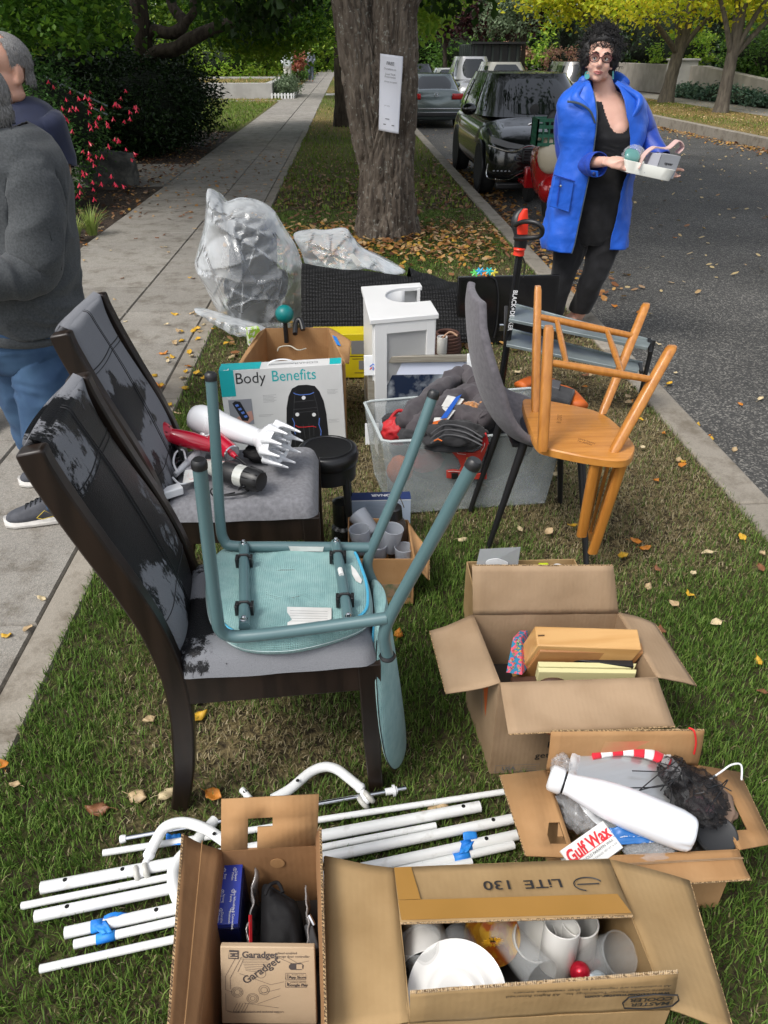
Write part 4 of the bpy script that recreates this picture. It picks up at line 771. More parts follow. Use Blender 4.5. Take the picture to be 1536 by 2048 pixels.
# ================= DINING CHAIRS =================
def wearmat(name,thr,seed,st=((.4,.45),(.5,.52),(.6,.62),(.70,.42),(.84,.33),(.92,.56),(1,.62)),ax=2,grey=(.19,.195,.21)):
    M=bpy.data.materials.new(name); M.use_nodes=True; t=M.node_tree; L=t.links.new; p=t.nodes['Principled BSDF']
    tc=N(t,'TexCoord'); oi=N(t,'ObjectInfo'); ad=N(t,'VectorMath',operation='ADD'); L(tc.outputs['Object'],ad.inputs[0]); ad.inputs[1].default_value=(seed,seed*.7,0)
    n1=N(t,'TexNoise'); n1.inputs['Scale'].default_value=6.5; n1.inputs['Detail'].default_value=2.5; n1.inputs['Distortion'].default_value=.4; L(ad.outputs[0],n1.inputs['Vector'])
    mp=N(t,'Mapping'); mp.inputs['Scale'].default_value=(1,1,.35); L(ad.outputs[0],mp.inputs['Vector'])
    n2=N(t,'TexNoise'); n2.inputs['Scale'].default_value=48; n2.inputs['Detail'].default_value=7; n2.inputs['Roughness'].default_value=.85; L(mp.outputs[0],n2.inputs['Vector'])
    sx=N(t,'SeparateXYZ'); L(tc.outputs['Object'],sx.inputs[0])
    m=N(t,'Math',operation='MULTIPLY_ADD'); L(n2.outputs['Fac'],m.inputs[0]); m.inputs[1].default_value=.6; L(n1.outputs['Fac'],m.inputs[2])
    rz=N(t,'ValToRGB'); el_=rz.color_ramp.elements
    while len(el_)<len(st): el_.new(.5)
    for e_,(a_,b_) in zip(el_,st): e_.position=a_; e_.color=(b_,b_,b_,1)
    L(sx.outputs[ax],rz.inputs[0]); mm=N(t,'Math',operation='MULTIPLY_ADD'); L(rz.outputs[0],mm.inputs[0]); mm.inputs[1].default_value=.7; L(m.outputs[0],mm.inputs[2]); ms=N(t,'Math',operation='SUBTRACT'); L(mm.outputs[0],ms.inputs[0]); ms.inputs[1].default_value=.675; m=ms
    r=N(t,'ValToRGB'); r.color_ramp.elements[0].position=thr; r.color_ramp.elements[1].position=thr+.012; L(m.outputs[0],r.inputs[0])
    mx=N(t,'MixRGB'); mx.inputs[1].default_value=(.006,.006,.007,1); nf=N(t,'TexNoise'); nf.inputs['Scale'].default_value=700; L(tc.outputs['Object'],nf.inputs['Vector'])
    rf=N(t,'ValToRGB'); rf.color_ramp.elements[0].color=(*[x*.75 for x in grey],1); rf.color_ramp.elements[1].color=(*[x*1.25 for x in grey],1); L(nf.outputs['Fac'],rf.inputs[0]); L(rf.outputs[0],mx.inputs[2]); L(r.outputs[0],mx.inputs[0]); L(mx.outputs[0],p.inputs['Base Color'])
    mr=N(t,'MapRange'); L(r.outputs[0],mr.inputs[0]); p.inputs['Specular IOR Level'].default_value=.3; mr.inputs[3].default_value=.40; mr.inputs[4].default_value=.95; L(mr.outputs[0],p.inputs['Roughness'])
    inv=N(t,'Math',operation='SUBTRACT'); inv.inputs[0].default_value=1; L(r.outputs[0],inv.inputs[1]); b=N(t,'Bump'); b.inputs['Distance'].default_value=.0025; L(inv.outputs[0],b.inputs['Height'])
    v=N(t,'TexVoronoi'); v.inputs['Scale'].default_value=420; L(tc.outputs['Object'],v.inputs['Vector']); b2=N(t,'Bump'); b2.inputs['Distance'].default_value=.0006; L(v.outputs['Distance'],b2.inputs['Height']); L(b.outputs[0],b2.inputs['Normal']); L(b2.outputs[0],p.inputs['Normal']); return M
ESP=mat('espresso_wood',(.010,.006,.004),.36,c2=(.020,.012,.008),ns=5,nd=6,st=(6,6,.6),spec=.4)
WB=[wearmat('worn_upholstery',.55,3.1),wearmat('worn_upholstery_pale',.52,9.4,((.4,.45),(.55,.5),(.66,.66),(.75,.4),(.82,.8),(1,.85)))]
WS=wearmat('worn_seat_cloth',.52,5.,((0,.45),(.05,.55),(.09,.80),(.2,1),(.5,1)),0)
SEATF=fabric('grey_seat_cloth',(.15,.15,.16),(.21,.21,.225),500,.0006,80)
SEAM=mat('dark_seam',(.006,.006,.007),.6)
def dining(name,label,O,rz,backm):
    T=thing(name,label,'chair',O); M=Matrix.Translation(O)@Matrix.Rotation(rz,4,'Z'); W_=.385
    # local: x forward (seat front), y across (0..W), z up; x=0 at the seat back line
    path=[(-.055,0),(-.03,.11),(-.015,.22),(-.006,.33),(-.008,.44),(-.028,.56),(-.062,.67),(-.105,.78),(-.142,.88),(-.168,.96),(-.176,1.0)]
    pc=[(p.x,p.z) for p in cr([(x,0,z) for x,z in path],4)]
    def post(y0,y1):
        b=MB(); rings=[]
        for i,(x,z) in enumerate(pc):
            a=pc[max(i-1,0)];c=pc[min(i+1,len(pc)-1)]; tx,tz=c[0]-a[0],c[1]-a[1]; l=math.hypot(tx,tz); nx,nz=tz/l,-tx/l; th=.027*(1.0 if z>.2 else .82+.9*z); 
            if i==len(pc)-1: th*=.9
            rings.append([M@V(x-nx*th,y0,z-nz*th),M@V(x+nx*th*.9,y0,z+nz*th*.9),M@V(x+nx*th*.9,y1,z+nz*th*.9),M@V(x-nx*th,y1,z-nz*th)])
        return b.loft(rings)
    post(-.003,.034).build('back_post',ESP,T,bev=.005); post(W_-.034,W_+.003).build('back_post',ESP,T,bev=.005)
    # upholstered back pad following the posts
    b=MB(); up=[p for p in pc if p[1]>.40]; n=len(up)
    def pad(u,v,off=0):
        i=min(int(u*(n-1)),n-2); t=u*(n-1)-i; x=up[i][0]*(1-t)+up[i+1][0]*t; z=up[i][1]*(1-t)+up[i+1][1]*t
        tx,tz=up[i+1][0]-up[i][0],up[i+1][1]-up[i][1]; l=math.hypot(tx,tz); nx,nz=tz/l,-tx/l
        crown=.018*(1-abs(2*v-1)**5)*(1-abs(2*u-1)**14)+.005*math.sin(u*9+v*5); o=.010+crown+off
        return M@V(x+nx*o,.034+(W_-.068)*v,z+nz*o)
    b.grid(lambda u,v:pad(u,v),60,26)
    b.grid(lambda u,v:pad(u,1-v)-(M.to_3x3()@V(1,0,.3)).normalized()*(.035+.016*(1-abs(2*v-1)**4)),40,14); i0=len(b.v)
    b.loft([[pad(1,v) for v in(0,.05,.25,.5,.75,.95,1)],[pad(1,v)+V(0,0,.010)-(M.to_3x3()@V(1,0,0))*.018 for v in(0,.05,.25,.5,.75,.95,1)],[pad(1,v)-(M.to_3x3()@V(1,0,.3)).normalized()*.036 for v in(0,.05,.25,.5,.75,.95,1)]],cap=False,closed=False)
    b.build('back_pad',backm,T,ang=180)
    b=MB(); so=.0003
    for v0 in(.5,): b.tube([pad(u,.5,so) for u in[k/40 for k in range(41)]],.0019,5); b.tube([pad(u,.535,so) for u in[k/40 for k in range(41)]],.0012,5)
    b.tube([pad(.70-.04*abs(v-.5)+.0*v,v,so) for v in[k/20 for k in range(21)]],.0016,5); b.tube([pad(.68-.04*abs(v-.5),v,so) for v in[k/20 for k in range(21)]],.0012,5)
    b.tube([pad(.2,v,so) for v in[k/20 for k in range(21)]],.0014,5)
    b.build('seam',SEAM,T)
    # seat
    def seat(u,v):
        x=-.012+.455*u; y=-.004+(W_+.008)*v; w_=1+.03*u; y=(y-W_/2)*w_+W_/2; e=min(u,1-u)*9; f=min(v,1-v)*8; k=(1-(1-min(e,1))**2.6)*(1-(1-min(f,1))**2.6)
        cx=max(0,1-min(u,1-u)*14)*max(0,1-min(v,1-v)*14)*.012
        return M@V(x-cx*(1 if u>.5 else -1),y-cx*(1 if v>.5 else -1),.435+.052*k**.6+.004*noise.noise(V(u*4,v*4,0)))
    b=MB(); b.grid(seat,34,30); b.build('seat_cushion',WS if 'teal' in label else SEATF,T,ang=180)
    b=MB(); R3=M.to_3x3(); bx=lambda c,d:b.box(M@Vector(c),d,R3)
    bx((.215,.010,.395),(.43,.02,.078)); bx((.215,W_-.010,.395),(.43,.02,.078)); bx((.432,W_/2,.395),(.02,W_-.04,.078)); bx((.012,W_/2,.395),(.02,W_-.04,.078)); bx((.215,W_/2,.43),(.40,W_-.045,.012)); b.build('seat_rail',ESP,T,bev=.002)
    for y in(.016,W_-.016):
        b=MB(); b.loft([[M@V(.425+sx*w_+dx,y+sy*.019,z) for sx,sy in((-1,-1),(1,-1),(1,1),(-1,1))] for z,w_,dx in((0,.019,.012),(.05,.018,.006),(.2,.021,0),(.434,.026,-.004))]); b.build('leg',ESP,T,bev=.003)
    b=MB(); b.add([M@V(.35,.0,.33) for _ in range(1)],[]) if 0 else None
    return T,M
C1,M1=dining('dining_chair','dark wood dining chair with flaking black and grey upholstery, teal chair stacked on it',V(-.397,1.222,0),R(4),WB[0])
C2,M2=dining('dining_chair','dark wood dining chair with mostly grey worn back, hair dryers heaped on its seat',V(-.553,1.868,0),R(1.5),WB[1])
# ================= UPSIDE-DOWN TEAL CHAIR =================
TEAL=mat('teal_painted_steel',(.085,.155,.165),.36,coat=.15); TFAB=fabric('teal_woven_cloth',(.19,.34,.335),(.25,.41,.40),900,.0007,30)
def weave(M,s=420,d=.0006):
    t=M.node_tree; L=t.links.new; tc=N(t,'TexCoord'); ws=[]
    for ax in'XYZ':
        w_=N(t,'TexWave',bands_direction=ax); w_.inputs['Scale'].default_value=s/20*3; L(tc.outputs['Object'],w_.inputs['Vector']); ws.append(w_)
    m=N(t,'Math',operation='ADD'); L(ws[0].outputs['Fac'],m.inputs[0]); L(ws[1].outputs['Fac'],m.inputs[1]); m2=N(t,'Math',operation='ADD'); L(m.outputs[0],m2.inputs[0]); L(ws[2].outputs['Fac'],m2.inputs[1])
    b=N(t,'Bump'); b.inputs['Distance'].default_value=d; L(m2.outputs[0],b.inputs['Height']); L(b.outputs[0],t.nodes['Principled BSDF'].inputs['Normal'])
weave(TFAB)
PIPE=mat('bright_blue_zip',(.06,.36,.55),.6)
T=thing('upturned_chair','teal fabric chair with tubular frame lying upside down on the dining chair','chair',(-.12,1.4,.49))
zs=.505
out=[at(*p,.515) for p in[(414,1150),(438,1108),(480,1096),(560,1090),(640,1092),(704,1100),(732,1150),(744,1205),(730,1245),(650,1276),(560,1292),(475,1284),(426,1245),(412,1195)]]
oc=cr(out,6,True); cxy=sum(oc,Vector())/len(oc)
rings=[]
for z,s in((.483,.90),(.486,.97),(.497,1.0),(.512,1.0),(.524,.985),(.530,.95),(.531,.7),(.529,.3)): rings.append([V(cxy.x+(p.x-cxy.x)*s,cxy.y+(p.y-cxy.y)*s,z+(.004*math.sin(p.x*30)*(s<.9))) for p in oc])
b=MB(); b.loft(rings); b.build('seat_cushion',TFAB,T,ang=60)
b=MB(); b.tube([V(cxy.x+(p.x-cxy.x)*.955,cxy.y+(p.y-cxy.y)*.955,.5315) for p in oc if p.y<cxy.y-.02 or p.x>.0],.0035,6); b.build('zip',PIPE,T)
b=MB(); b.tube([V(cxy.x+(p.x-cxy.x)*1.003,cxy.y+(p.y-cxy.y)*1.003,.500) for p in oc],.0012,5,closed=True); b.build('stitching',mat('pale_thread',(.4,.5,.5),.8),T)
rt=.0135
nr=[at(400,930,.955),at(420,1130,.70),at(432,1225,.60)]
A0,A1=atY(402,932,1.20),atY(437,1235,1.21); B0=atY(770,1238,1.225); B1=atY(943,930,1.16)
A0=V(A0.x,1.20,.955); 
nearleg=[atY(399,932,1.20),atY(420,1120,1.215),atY(433,1225,1.22),atY(440,1258,1.225),atY(463,1272,1.23),atY(520,1270,1.23),atY(640,1255,1.235),atY(774,1236,1.235)]
b=MB(); b.tube(cr(nearleg,8),rt,14); b.build('front_leg',TEAL,T)
b=MB(); e=atY(763,1290,1.24); b.tube(cr([atY(945,932,1.17),atY(870,1070,1.20),atY(800,1195,1.23),atY(775,1245,1.237),atY(768,1275,1.24),atY(775,1310,1.245)],8),rt,14); b.build('rear_leg',TEAL,T)
far=[atY(422,757,1.62),atY(432,900,1.60),atY(440,1040,1.585),atY(448,1080,1.58),atY(470,1092,1.575),atY(560,1093,1.575),atY(742,1095,1.575)]
b=MB(); b.tube(cr(far,8),rt*.98,14); b.build('front_leg',TEAL,T)
b=MB(); b.tube(cr([atY(866,792,1.64),atY(815,930,1.61),atY(760,1060,1.58),atY(738,1112,1.57),atY(736,1140,1.565),atY(750,1172,1.56)],8),rt*.98,14); b.build('rear_leg',TEAL,T)
for p,y,q in(((399,932),1.20,(420,1120)),((945,932),1.17,(870,1070)),((422,757),1.62,(432,900)),((866,792),1.64,(815,930))):
    a=atY(*p,y); d=(a-atY(*q,y+.01 if y<1.5 else y-.02)).normalized(); b=MB(); b.tube([a-d*.004,a+d*.004,a+d*.010,a+d*.014],[.0148,.0150,.0142,.011],16); b.build('foot_cap',BLK,T,ang=50)
for u0,v0,u1,v1 in((489,1099,488,1246),(672,1100,698,1230)):
    a=atY(u0,v0,1.565);c=atY(u1,v1,1.25); a.z=c.z=.553; b=MB(); b.tube([a,c],.0125,14); b.build('cross_tube',TEAL,T)
    for p in(a.lerp(c,.03),a.lerp(c,.965)): MB().lathe([(.008,0),(.008,.002),(.006,.0025),(.006,.005),(.0045,.009),(.001,.011)],Matrix.Translation(p+V(0,0,.0115)),10).build('bolt',CHR,T)
    for t in((.20,.78) if u0<600 else (.18,.72)):
        p=a.lerp(c,t); b=MB(); b.box(p+V(0,0,.0),(.034,.006,.02)); b.box(p+V(-.017,0,-.004),(.007,.022,.026)); b.box(p+V(.017,0,-.004),(.007,.022,.026)); 
        b.tube([p+V(-.016,0,.004),p+V(-.009,0,.014),p+V(.009,0,.014),p+V(.016,0,.004)],.0035,6); b.build('tube_clip',BLK,T,bev=.001)
LAB=mat('white_label',(.70,.70,.67),.7,c2=(.60,.59,.56),ns=14)
def flat(name,uvs,z,m,par,th=.0012): return MB().panel([at(u,v,z) for u,v in uvs],th).build(name,m,par)
f=flat('care_label',[(574,1214),(663,1216),(663,1238),(640,1247),(575,1252)],.5335,LAB,T)
b=MB()
for k in range(5): b.tube([at(580,1221+k*5.2,.5345),at(655,1223+k*4.8,.5345)],.00035,4)
b.build('label_print',INKG,T)
flat('paper_scrap',[(583,1262),(668,1252),(672,1262),(590,1274)],.533,LAB,T)
MB().panel([p+V(0,-.014,.002) for p in(atY(578,1088,1.575),atY(648,1089,1.575),atY(646,1098,1.575),atY(582,1097,1.575))],.001).build('frame_label',LAB,T)
flat('paper_tag',[(702,1130),(712,1140),(724,1160),(722,1167),(712,1162),(704,1148)],.5335,LAB,T)
MB().tube([at(680,1138,.5665),at(683,1150,.5665)],.006,8).build('tube_sticker',LAB,T)
# backrest hanging down in front of the dining chair
bo=[(0,.0),(.05,-.012),(.10,-.016),(.2,-.014),(.27,-.004),(.30,.0)]
def teb(u,v): # u across (y), v down
    y=1.235+.32*u; e=1-abs(2*u-1)**3*.0; z=.50-.49*v; wd=1
    return y,z
prof=[(.50,.30),(.47,.62),(.42,.80),(.33,.93),(.24,.98),(.15,.95),(.08,.80),(.04,.60),(.012,.25)]
rings=[]; yc=1.405
for z,w_ in cr([V(z,w_,0) for z,w_ in prof],4) and [(p.x,p.y) for p in cr([V(z,w_,0) for z,w_ in prof],4)]:
    hw_=.185*w_; x0=.052+(.5-z)*.115; th=.012+.008*min(1,(w_)); cv=.035
    rings.append([V(x0+cv*((sy*hw_)/.185)**2*-1+sx*th,yc+sy*hw_,z) for sx,sy in(sq(28,k,2.3) for k in range(28))])
b=MB(); b.loft(rings); b.build('backrest',TFAB,T,ang=60)
b=MB(); b.tube([r[21].lerp(r[21],0)+V(-.0008,0,0) for r in rings[4:-2]],.0014,5); b.build('stitching',SEAM,T)
b=MB(); b.tube([r[18]+V(-.002,0,0) for r in rings[2:22]],.0028,5); b.build('zip',PIPE,T)
for p in(atY(775,1312,1.246),atY(751,1174,1.56)): b=MB(); b.lathe([(.016,-.006),(.019,0),(.016,.006)],Matrix.Translation(p)); b.build('frame_grommet',BLK,T)
# ================= SHELL CHAIR + UPTURNED WOODEN CHAIR =================
SH=fabric('charcoal_cloth',(.105,.098,.108),(.145,.135,.148),700,.0006,60)
T=thing('shell_chair','charcoal upholstered shell chair with black legs, a wooden chair upside down on its seat','chair',(.66,2.45,0))
# profile in side view px -> plane, swept across the width
W0=2.30; 
prof=[(975,620),(972,680),(975,740),(985,800),(1003,850),(1030,885),(1062,902),(1110,912),(1160,920),(1205,918)]
pr=[atY(u,v,W0) for u,v in prof]; pr=cr(pr,5); n=len(pr); wid=[.24,.36,.42,.44,.44,.43,.42,.41,.38,.30]; wd=rampf(wid,n)
def shell(u,v):
    i=min(int(u*(n-1)),n-2);t=u*(n-1)-i; p=pr[i].lerp(pr[i+1],t); w_=wd[i]*(1-t)+wd[i+1]*t; s_=2*v-1; wc=.21; 
    lift=.055*abs(s_)**2.4*min(1,math.sin(PI*min(max(u*1.15-.1,0),1))+.25); tan=(pr[i+1]-pr[i]).normalized(); nr_=V(-tan.z,0,tan.x)*1.0
    nr_=V(tan.z*-1,0,tan.x); 
    if nr_.x<0 and nr_.z<0: nr_=-nr_
    return V(p.x,W0+wc,p.z)+V(0,s_*w_/2,0)+nr_*(lift)+V(0,0,0)
b=MB(); b.grid(shell,60,26); o=b.build('seat_shell',SH,T,ang=180); md=o.modifiers.new('s','SOLIDIFY'); md.thickness=.028; md.offset=-1; m2=o.modifiers.new('u','SUBSURF'); m2.levels=1; m2.render_levels=1
def leg4(T,pairs,r0,r1,m):
    for a,c in pairs:
        b=MB(); b.tube([a,c],[r0,r1],12); b.build('leg',m,T)
leg4(T,[(V(.60,2.36,.425),at(976,1096,0)),(V(.57,2.60,.43),at(940,1022,0)),(V(.80,2.36,.43),at(1173,1140,0)),(V(.79,2.60,.43),at(1120,1005,0))],.016,.010,BLK)
b=MB(); b.box((.69,2.49,.415),(.26,.26,.012)); b.build('seat_bracket',BLK,T)
OAK=mat('honey_wood',(.42,.165,.028),.34,c2=(.56,.245,.05),ns=4,nd=8,lo=.3,hi=.7,st=(1,14,9),bs=60,bd=.0006,coat=.3)
OAKL=mat('honey_wood_legs',(.38,.14,.022),.34,c2=(.52,.215,.04),ns=4,nd=8,lo=.3,hi=.7,st=(16,16,1.2),bs=60,bd=.0006,coat=.3)
T=thing('wooden_chair','honey coloured wooden chair turned upside down, its four legs in the air','chair',(.85,2.4,.47))
zt=.50; so_=[at(*p,zt) for p in[(1045,806),(1060,798),(1120,806),(1205,828),(1262,880),(1268,905),(1245,920),(1180,914),(1100,898),(1076,888),(1062,862)]]
sc=cr(so_,5,True); b=MB(); b.loft([[p+V(0,0,dz)+(cc-p)*k for p in sc for cc in[V(.83,2.5,zt)]] for dz,k in((-.030,.02),(-.027,0),(-.004,0),(0,.012))]); b.build('seat',OAK,T,ang=40)
def wleg(top,yt,base,zb,w0,w1,nm='leg'):
    a=atY(*top,yt); c=at(*base,zb); b=MB(); d=(a-c); 
    b.loft([[c+d*t+V(sx*w_,sy*w_,0) for sx,sy in(sq(16,k,3.2) for k in range(16))] for t,w_ in((0,w0*.85),(.05,w0),(.5,w0*1.05),(.97,w1),(1.0,w1*.8))]); b.build(nm,OAKL,T,ang=50); return c,a
L1=wleg((1076,572),2.66,(1070,822),zt,.0145,.0125); L2=wleg((1098,652),2.26,(1085,900),zt,.017,.0155)
L3=wleg((1293,607),2.68,(1205,826),zt,.0145,.0145); L4=wleg((1345,692),2.28,(1228,902),zt,.017,.0165)
def rod(a,c,r,nm='stretcher'): b=MB(); b.tube([a,a.lerp(c,.5),c],[r*.85,r*1.1,r*.85],12); b.build(nm,OAKL,T)
s1=L1[0].lerp(L1[1],.76);s2=L3[0].lerp(L3[1],.70);s3=L2[0].lerp(L2[1],.72);s4=L4[0].lerp(L4[1],.68)
rod(s1,s2,.0125); rod(s3,s4,.0125); rod(s1.lerp(s2,.20),s3.lerp(s4,.18),.010); rod(s1.lerp(s2,.72),s3.lerp(s4,.70),.010)
for (p,q) in(((1245,925),(1188,1112)),((1190,926),(1166,1078))):
    a=at(*p,.47); c=atY(*q,a.y-.0); c=V(c.x,a.y+.02,max(c.z,.015)); b=MB(); d=c-a; b.loft([[a+d*t+V(sx*.017,sy*.013,0) for sx,sy in(sq(14,k,3) for k in range(14))] for t in(0,.1,.5,.96,1)]); b.build('back_post',OAKL,T,ang=50)
b=MB(); a=at(1188,1090,.02); b.panel([atY(1196,1070,2.3)+V(0,0,0),atY(1166,1056,2.5),atY(1166,1078,2.5),atY(1193,1105,2.3)],.018); b.build('crest_rail',OAKL,T,bev=.004)
for i in range(3):
    t=(i+1)/4; a=at(1245,925,.47).lerp(at(1190,926,.47),t); c=atY(1193,1080,2.3).lerp(atY(1166,1062,2.5),t); b=MB(); b.tube([a,c],.0065,8); b.build('spindle',OAKL,T)
fS=Face(at(1076,888,zt),at(1245,920,zt),at(1045,806,zt)); 
text('2 OCT 18',.022,at(1118,838,zt),(-.3,-1,0),(1,-.3,0),mat('stamp_ink',(.12,.05,.015),.7),T,.8); text('MADE IN\nTHAILAND',.016,at(1172,884,zt),(-.8,.7,0),(-.7,-.8,0),mat('stamp_ink',(.12,.05,.015),.7),T,.8)
text('lolli',.021,at(1076,889,.486)+V(.006,-.004,0),(-.9,.42,0),(0,0,-1),mat('brand_burn',(.12,.045,.02),.6),T,1.2)
# ================= OPEN CARDBOARD BOXES =================
def edge(T,a,c,m=CEDGE,r=.0022): b=MB(); b.beam(a,c,.0048,.0042); b.build('corrugated_edge',m,T)
def carton(name,label,rim,h,m,cat='cardboard box',flaps=(),th=.004,inset=0.,base=None):
    """rim: four top corners BL,BR,FR,FL; walls drop straight to the ground"""
    T=thing(name,label,cat,(sum((p.x for p in rim))/4,sum((p.y for p in rim))/4,rim[0].z-h))
    z0=rim[0].z-h; c=sum(rim,Vector())/4
    low=base or [V(p.x+(c.x-p.x)*inset,p.y+(c.y-p.y)*inset,z0) for p in rim]
    for i,nm in enumerate(('back_wall','right_wall','front_wall','left_wall')):
        a,b_=rim[i],rim[(i+1)%4]; q=[a,b_,low[(i+1)%4],low[i]]
        MB().panel(q,th).build(nm,m,T)
    MB().panel([p+V(0,0,.003) for p in low],th).build('bottom_panel',m,T)
    for f in flaps: flap(T,m,*f)
    return T
def flap(T,m,q,free=True,th=.004,nm='flap'):
    """q: hinge a, hinge b, outer b, outer a; slightly bowed board"""
    q=[Vector(p) for p in q]; n=(q[1]-q[0]).cross(q[3]-q[0]).normalized()
    b=MB(); bow=.006
    def fn(u,v): 
        p=q[0].lerp(q[1],u).lerp(q[3].lerp(q[2],u),v); return p+n*(bow*math.sin(PI*v)*.6+.003*noise.noise(p*14))
    b.grid(fn,14,8); o=b.build(nm,m,T,solid=th,ang=180)
    if free:
        b=MB(); N_=40
        for k in range(N_):
            p=q[3].lerp(q[2],(k+.5)/N_); dd=(q[2]-q[3]).normalized(); b.add([p-dd*.0015+n*.0019,p+dd*.0015+n*.0019,p+dd*.0022-n*.0019,p-dd*.0008-n*.0019],[(0,1,2,3)]) if 0 else None
        b.beam(q[3]+(q[3]-q[0]).normalized()*.0006,q[2]+(q[2]-q[1]).normalized()*.0006,th*1.02,th*.5); b.build('corrugated_edge',CEDGE,T)
    return o
# --- box of trays (hardware shop carton) ---
z=.32; rim=[at(946,1230,z),at(1236,1226,z),at(1315,1355,z),at(1000,1366,z)]
HD=carton('cardboard_box','tall open shipping carton holding wooden trays and yellow folders',rim,z,CB1,flaps=(
  ([rim[0],rim[1],atY(1226,1131,rim[1].y+.035),atY(944,1131,rim[0].y+.035)],),
  ([rim[3],rim[2],at(1350,1453,.275),at(1017,1468,.275)],),
  ([rim[0],rim[3],at(893,1388,.262),at(860,1262,.30)],),
  ([rim[1],rim[2],at(1392,1372,.27),at(1309,1247,.29)],)))
INK=mat('orange_print',(.60,.12,.02),.7)
FF=Face(V(rim[3].x,rim[3].y-.0025,0),V(rim[2].x,rim[2].y-.0025,0),V(rim[3].x,rim[3].y-.0025,z))
FF.text('How doers',.030,.36,.32,PRINT,HD,al='LEFT'); FF.text('get more done.',.030,.29,.20,PRINT,HD,al='LEFT'); FF.poly([(.32,.50),(.40,.50),(.40,.42),(.32,.46)],INK,HD)
FF.text('USA',.020,.12,.06,INKG,HD,bold=.0004); FF.lines([[(.03,.02),(.03,.10),(.33,.10),(.33,.02),(.03,.02)],[(.2,.03),(.31,.03)],[(.2,.05),(.31,.05)],[(.2,.07),(.31,.07)]],.0012,INKG,HD)
lc=(rim[0]+rim[3])/2; FL=Face(V(rim[0].x-.0025,rim[0].y,0),V(rim[3].x-.0025,rim[3].y,0),V(rim[0].x-.0025,rim[0].y,z)); FL.poly([(.45,.95),(.72,.95),(.72,.42),(.6,.62),(.45,.62)],INK,HD); FL.lines([[(.3,.95),(.62,.35)]],.003,INKG,HD)
# contents
def vdir(a,b): return (Vector(b)-Vector(a))
TRAY=mat('birch_tray',(.50,.27,.09),.45,c2=(.57,.33,.125),ns=4,nd=7,st=(1,10,10)); TRAYE=mat('birch_tray_side',(.30,.13,.045),.5,c2=(.38,.18,.06),ns=5,nd=6)
def slabbox(name,label,cat,q,depth,m,bev=.002,parts=None,grp=None):
    """q: four corners of a visible face (bl,br,tr,tl), extruded away by the vector depth"""
    q=[Vector(p) for p in q]; d=Vector(depth); c=sum(q,Vector())/4; T=thing(name,label,cat,c+d*.5,grp)
    b=MB(); b.add([*q,*[p+d for p in q]],[(0,1,2,3),(7,6,5,4),(0,4,5,1),(1,5,6,2),(2,6,7,3),(3,7,4,0)]); b.build('body',m,T,bev=bev); return T
za=.30; q=[at(1042,1303,.300),at(1288,1302,.300),at(1280,1253,.318),at(1071,1249,.318)]
for i in range(2):
    d=V(0,.0,-.0); q=[at(1075,1291,.345),at(1284,1299,.345),at(1276,1258,.360),at(1070,1252,.360)] if i==0 else [at(1080,1303,.328),at(1288,1306,.328),at(1284,1285,.338),at(1075,1276,.340)]
    T=thing('wooden_tray',['upper light wooden tray leaning in the tall carton','lower light wooden tray under the first in the tall carton'][i],'tray',q[0]); 
    dn=V(-.045,.035,-.16); b=MB(); b.add([*q,*[p+dn for p in q]],[(0,1,2,3),(7,6,5,4),(0,4,5,1),(1,5,6,2),(2,6,7,3),(3,7,4,0)]); b.build('tray_board',TRAY if i==0 else TRAYE,T,bev=.003)
    b=MB(); b.beam(q[0].lerp(q[3],.5)+V(.004,-.002,.002),q[0].lerp(q[3],.5)+V(.02,-.002,.002),.003,.002); b.build('joint_line',mat('dark_gap',(.10,.05,.02),.8),T)
T=slabbox('dark_block','flat black plastic case between the wooden trays and yellow folders','case',[at(1133,1318,.295),at(1268,1333,.295),at(1265,1318,.302),at(1140,1301,.302)],V(-.01,.01,-.14),BLK)
for i,(v0,v1) in enumerate(((1347,1337),(1336,1325))):
    T=slabbox('yellow_folder',['pale yellow folder on the lower edge of the tall carton\'s contents','pale yellow folder just under the black case'][i],'folder',[at(1078,v0-3,.285+.004*i),at(1272-i*3,v0,.285+.004*i),at(1273,v1+2,.290+.004*i),at(1076,v1-2,.290+.004*i)],V(-.006,.006,-.15),mat('manila',(.62,.58,.30),.6),.0006)
T=slabbox('patterned_box','small box covered in bright coloured triangles inside the tall carton','box',[at(1012,1345,.27),at(1044,1350,.27),at(1042,1275,.30),at(1026,1275,.30)],V(.03,.05,-.02),mat('party_pattern',(.02,.2,.35),.5,isl=None,c2=(.65,.1,.15),ns=90,nd=0,lo=.49,hi=.51),.001)
b=MB(); cc=[(.03,.35,.45),(.6,.06,.12),(.65,.5,.05),(.65,.65,.6),(.1,.4,.12)]
for k in range(26):
    a=U(0.08,.92);c=U(.05,.95); p=at(1012,1345,.27).lerp(at(1044,1350,.27),a).lerp(at(1026,1275,.30).lerp(at(1042,1275,.30),a),c)+V(-.0012,-.0012,0); b.add([p,p+V(.007,-.001,.004),p+V(.001,-.0005,.010)],[(0,1,2)])
b.build('triangle_print',leafmat('triangle_print',cc,0),T)
BRN=mat('brown_moulded',(.075,.035,.022),.45)
b=MB()
T=thing('brown_mould','dark brown moulded shapes at the front of the tall carton','baking mould',at(1100,1358,.25)); b.ball(at(1105,1368,.245),(.036,.02,.022)); b.build('round_cup',BRN,T)
for u0,u1 in((1022,1075),(1170,1240)): MB().box((at(u0,1362,.25)+at(u1,1362,.25))/2-V(0,0,.01),(abs(at(u1,1362,.25).x-at(u0,1362,.25).x),.03,.03)).build('square_cup',BRN,T,bev=.006)
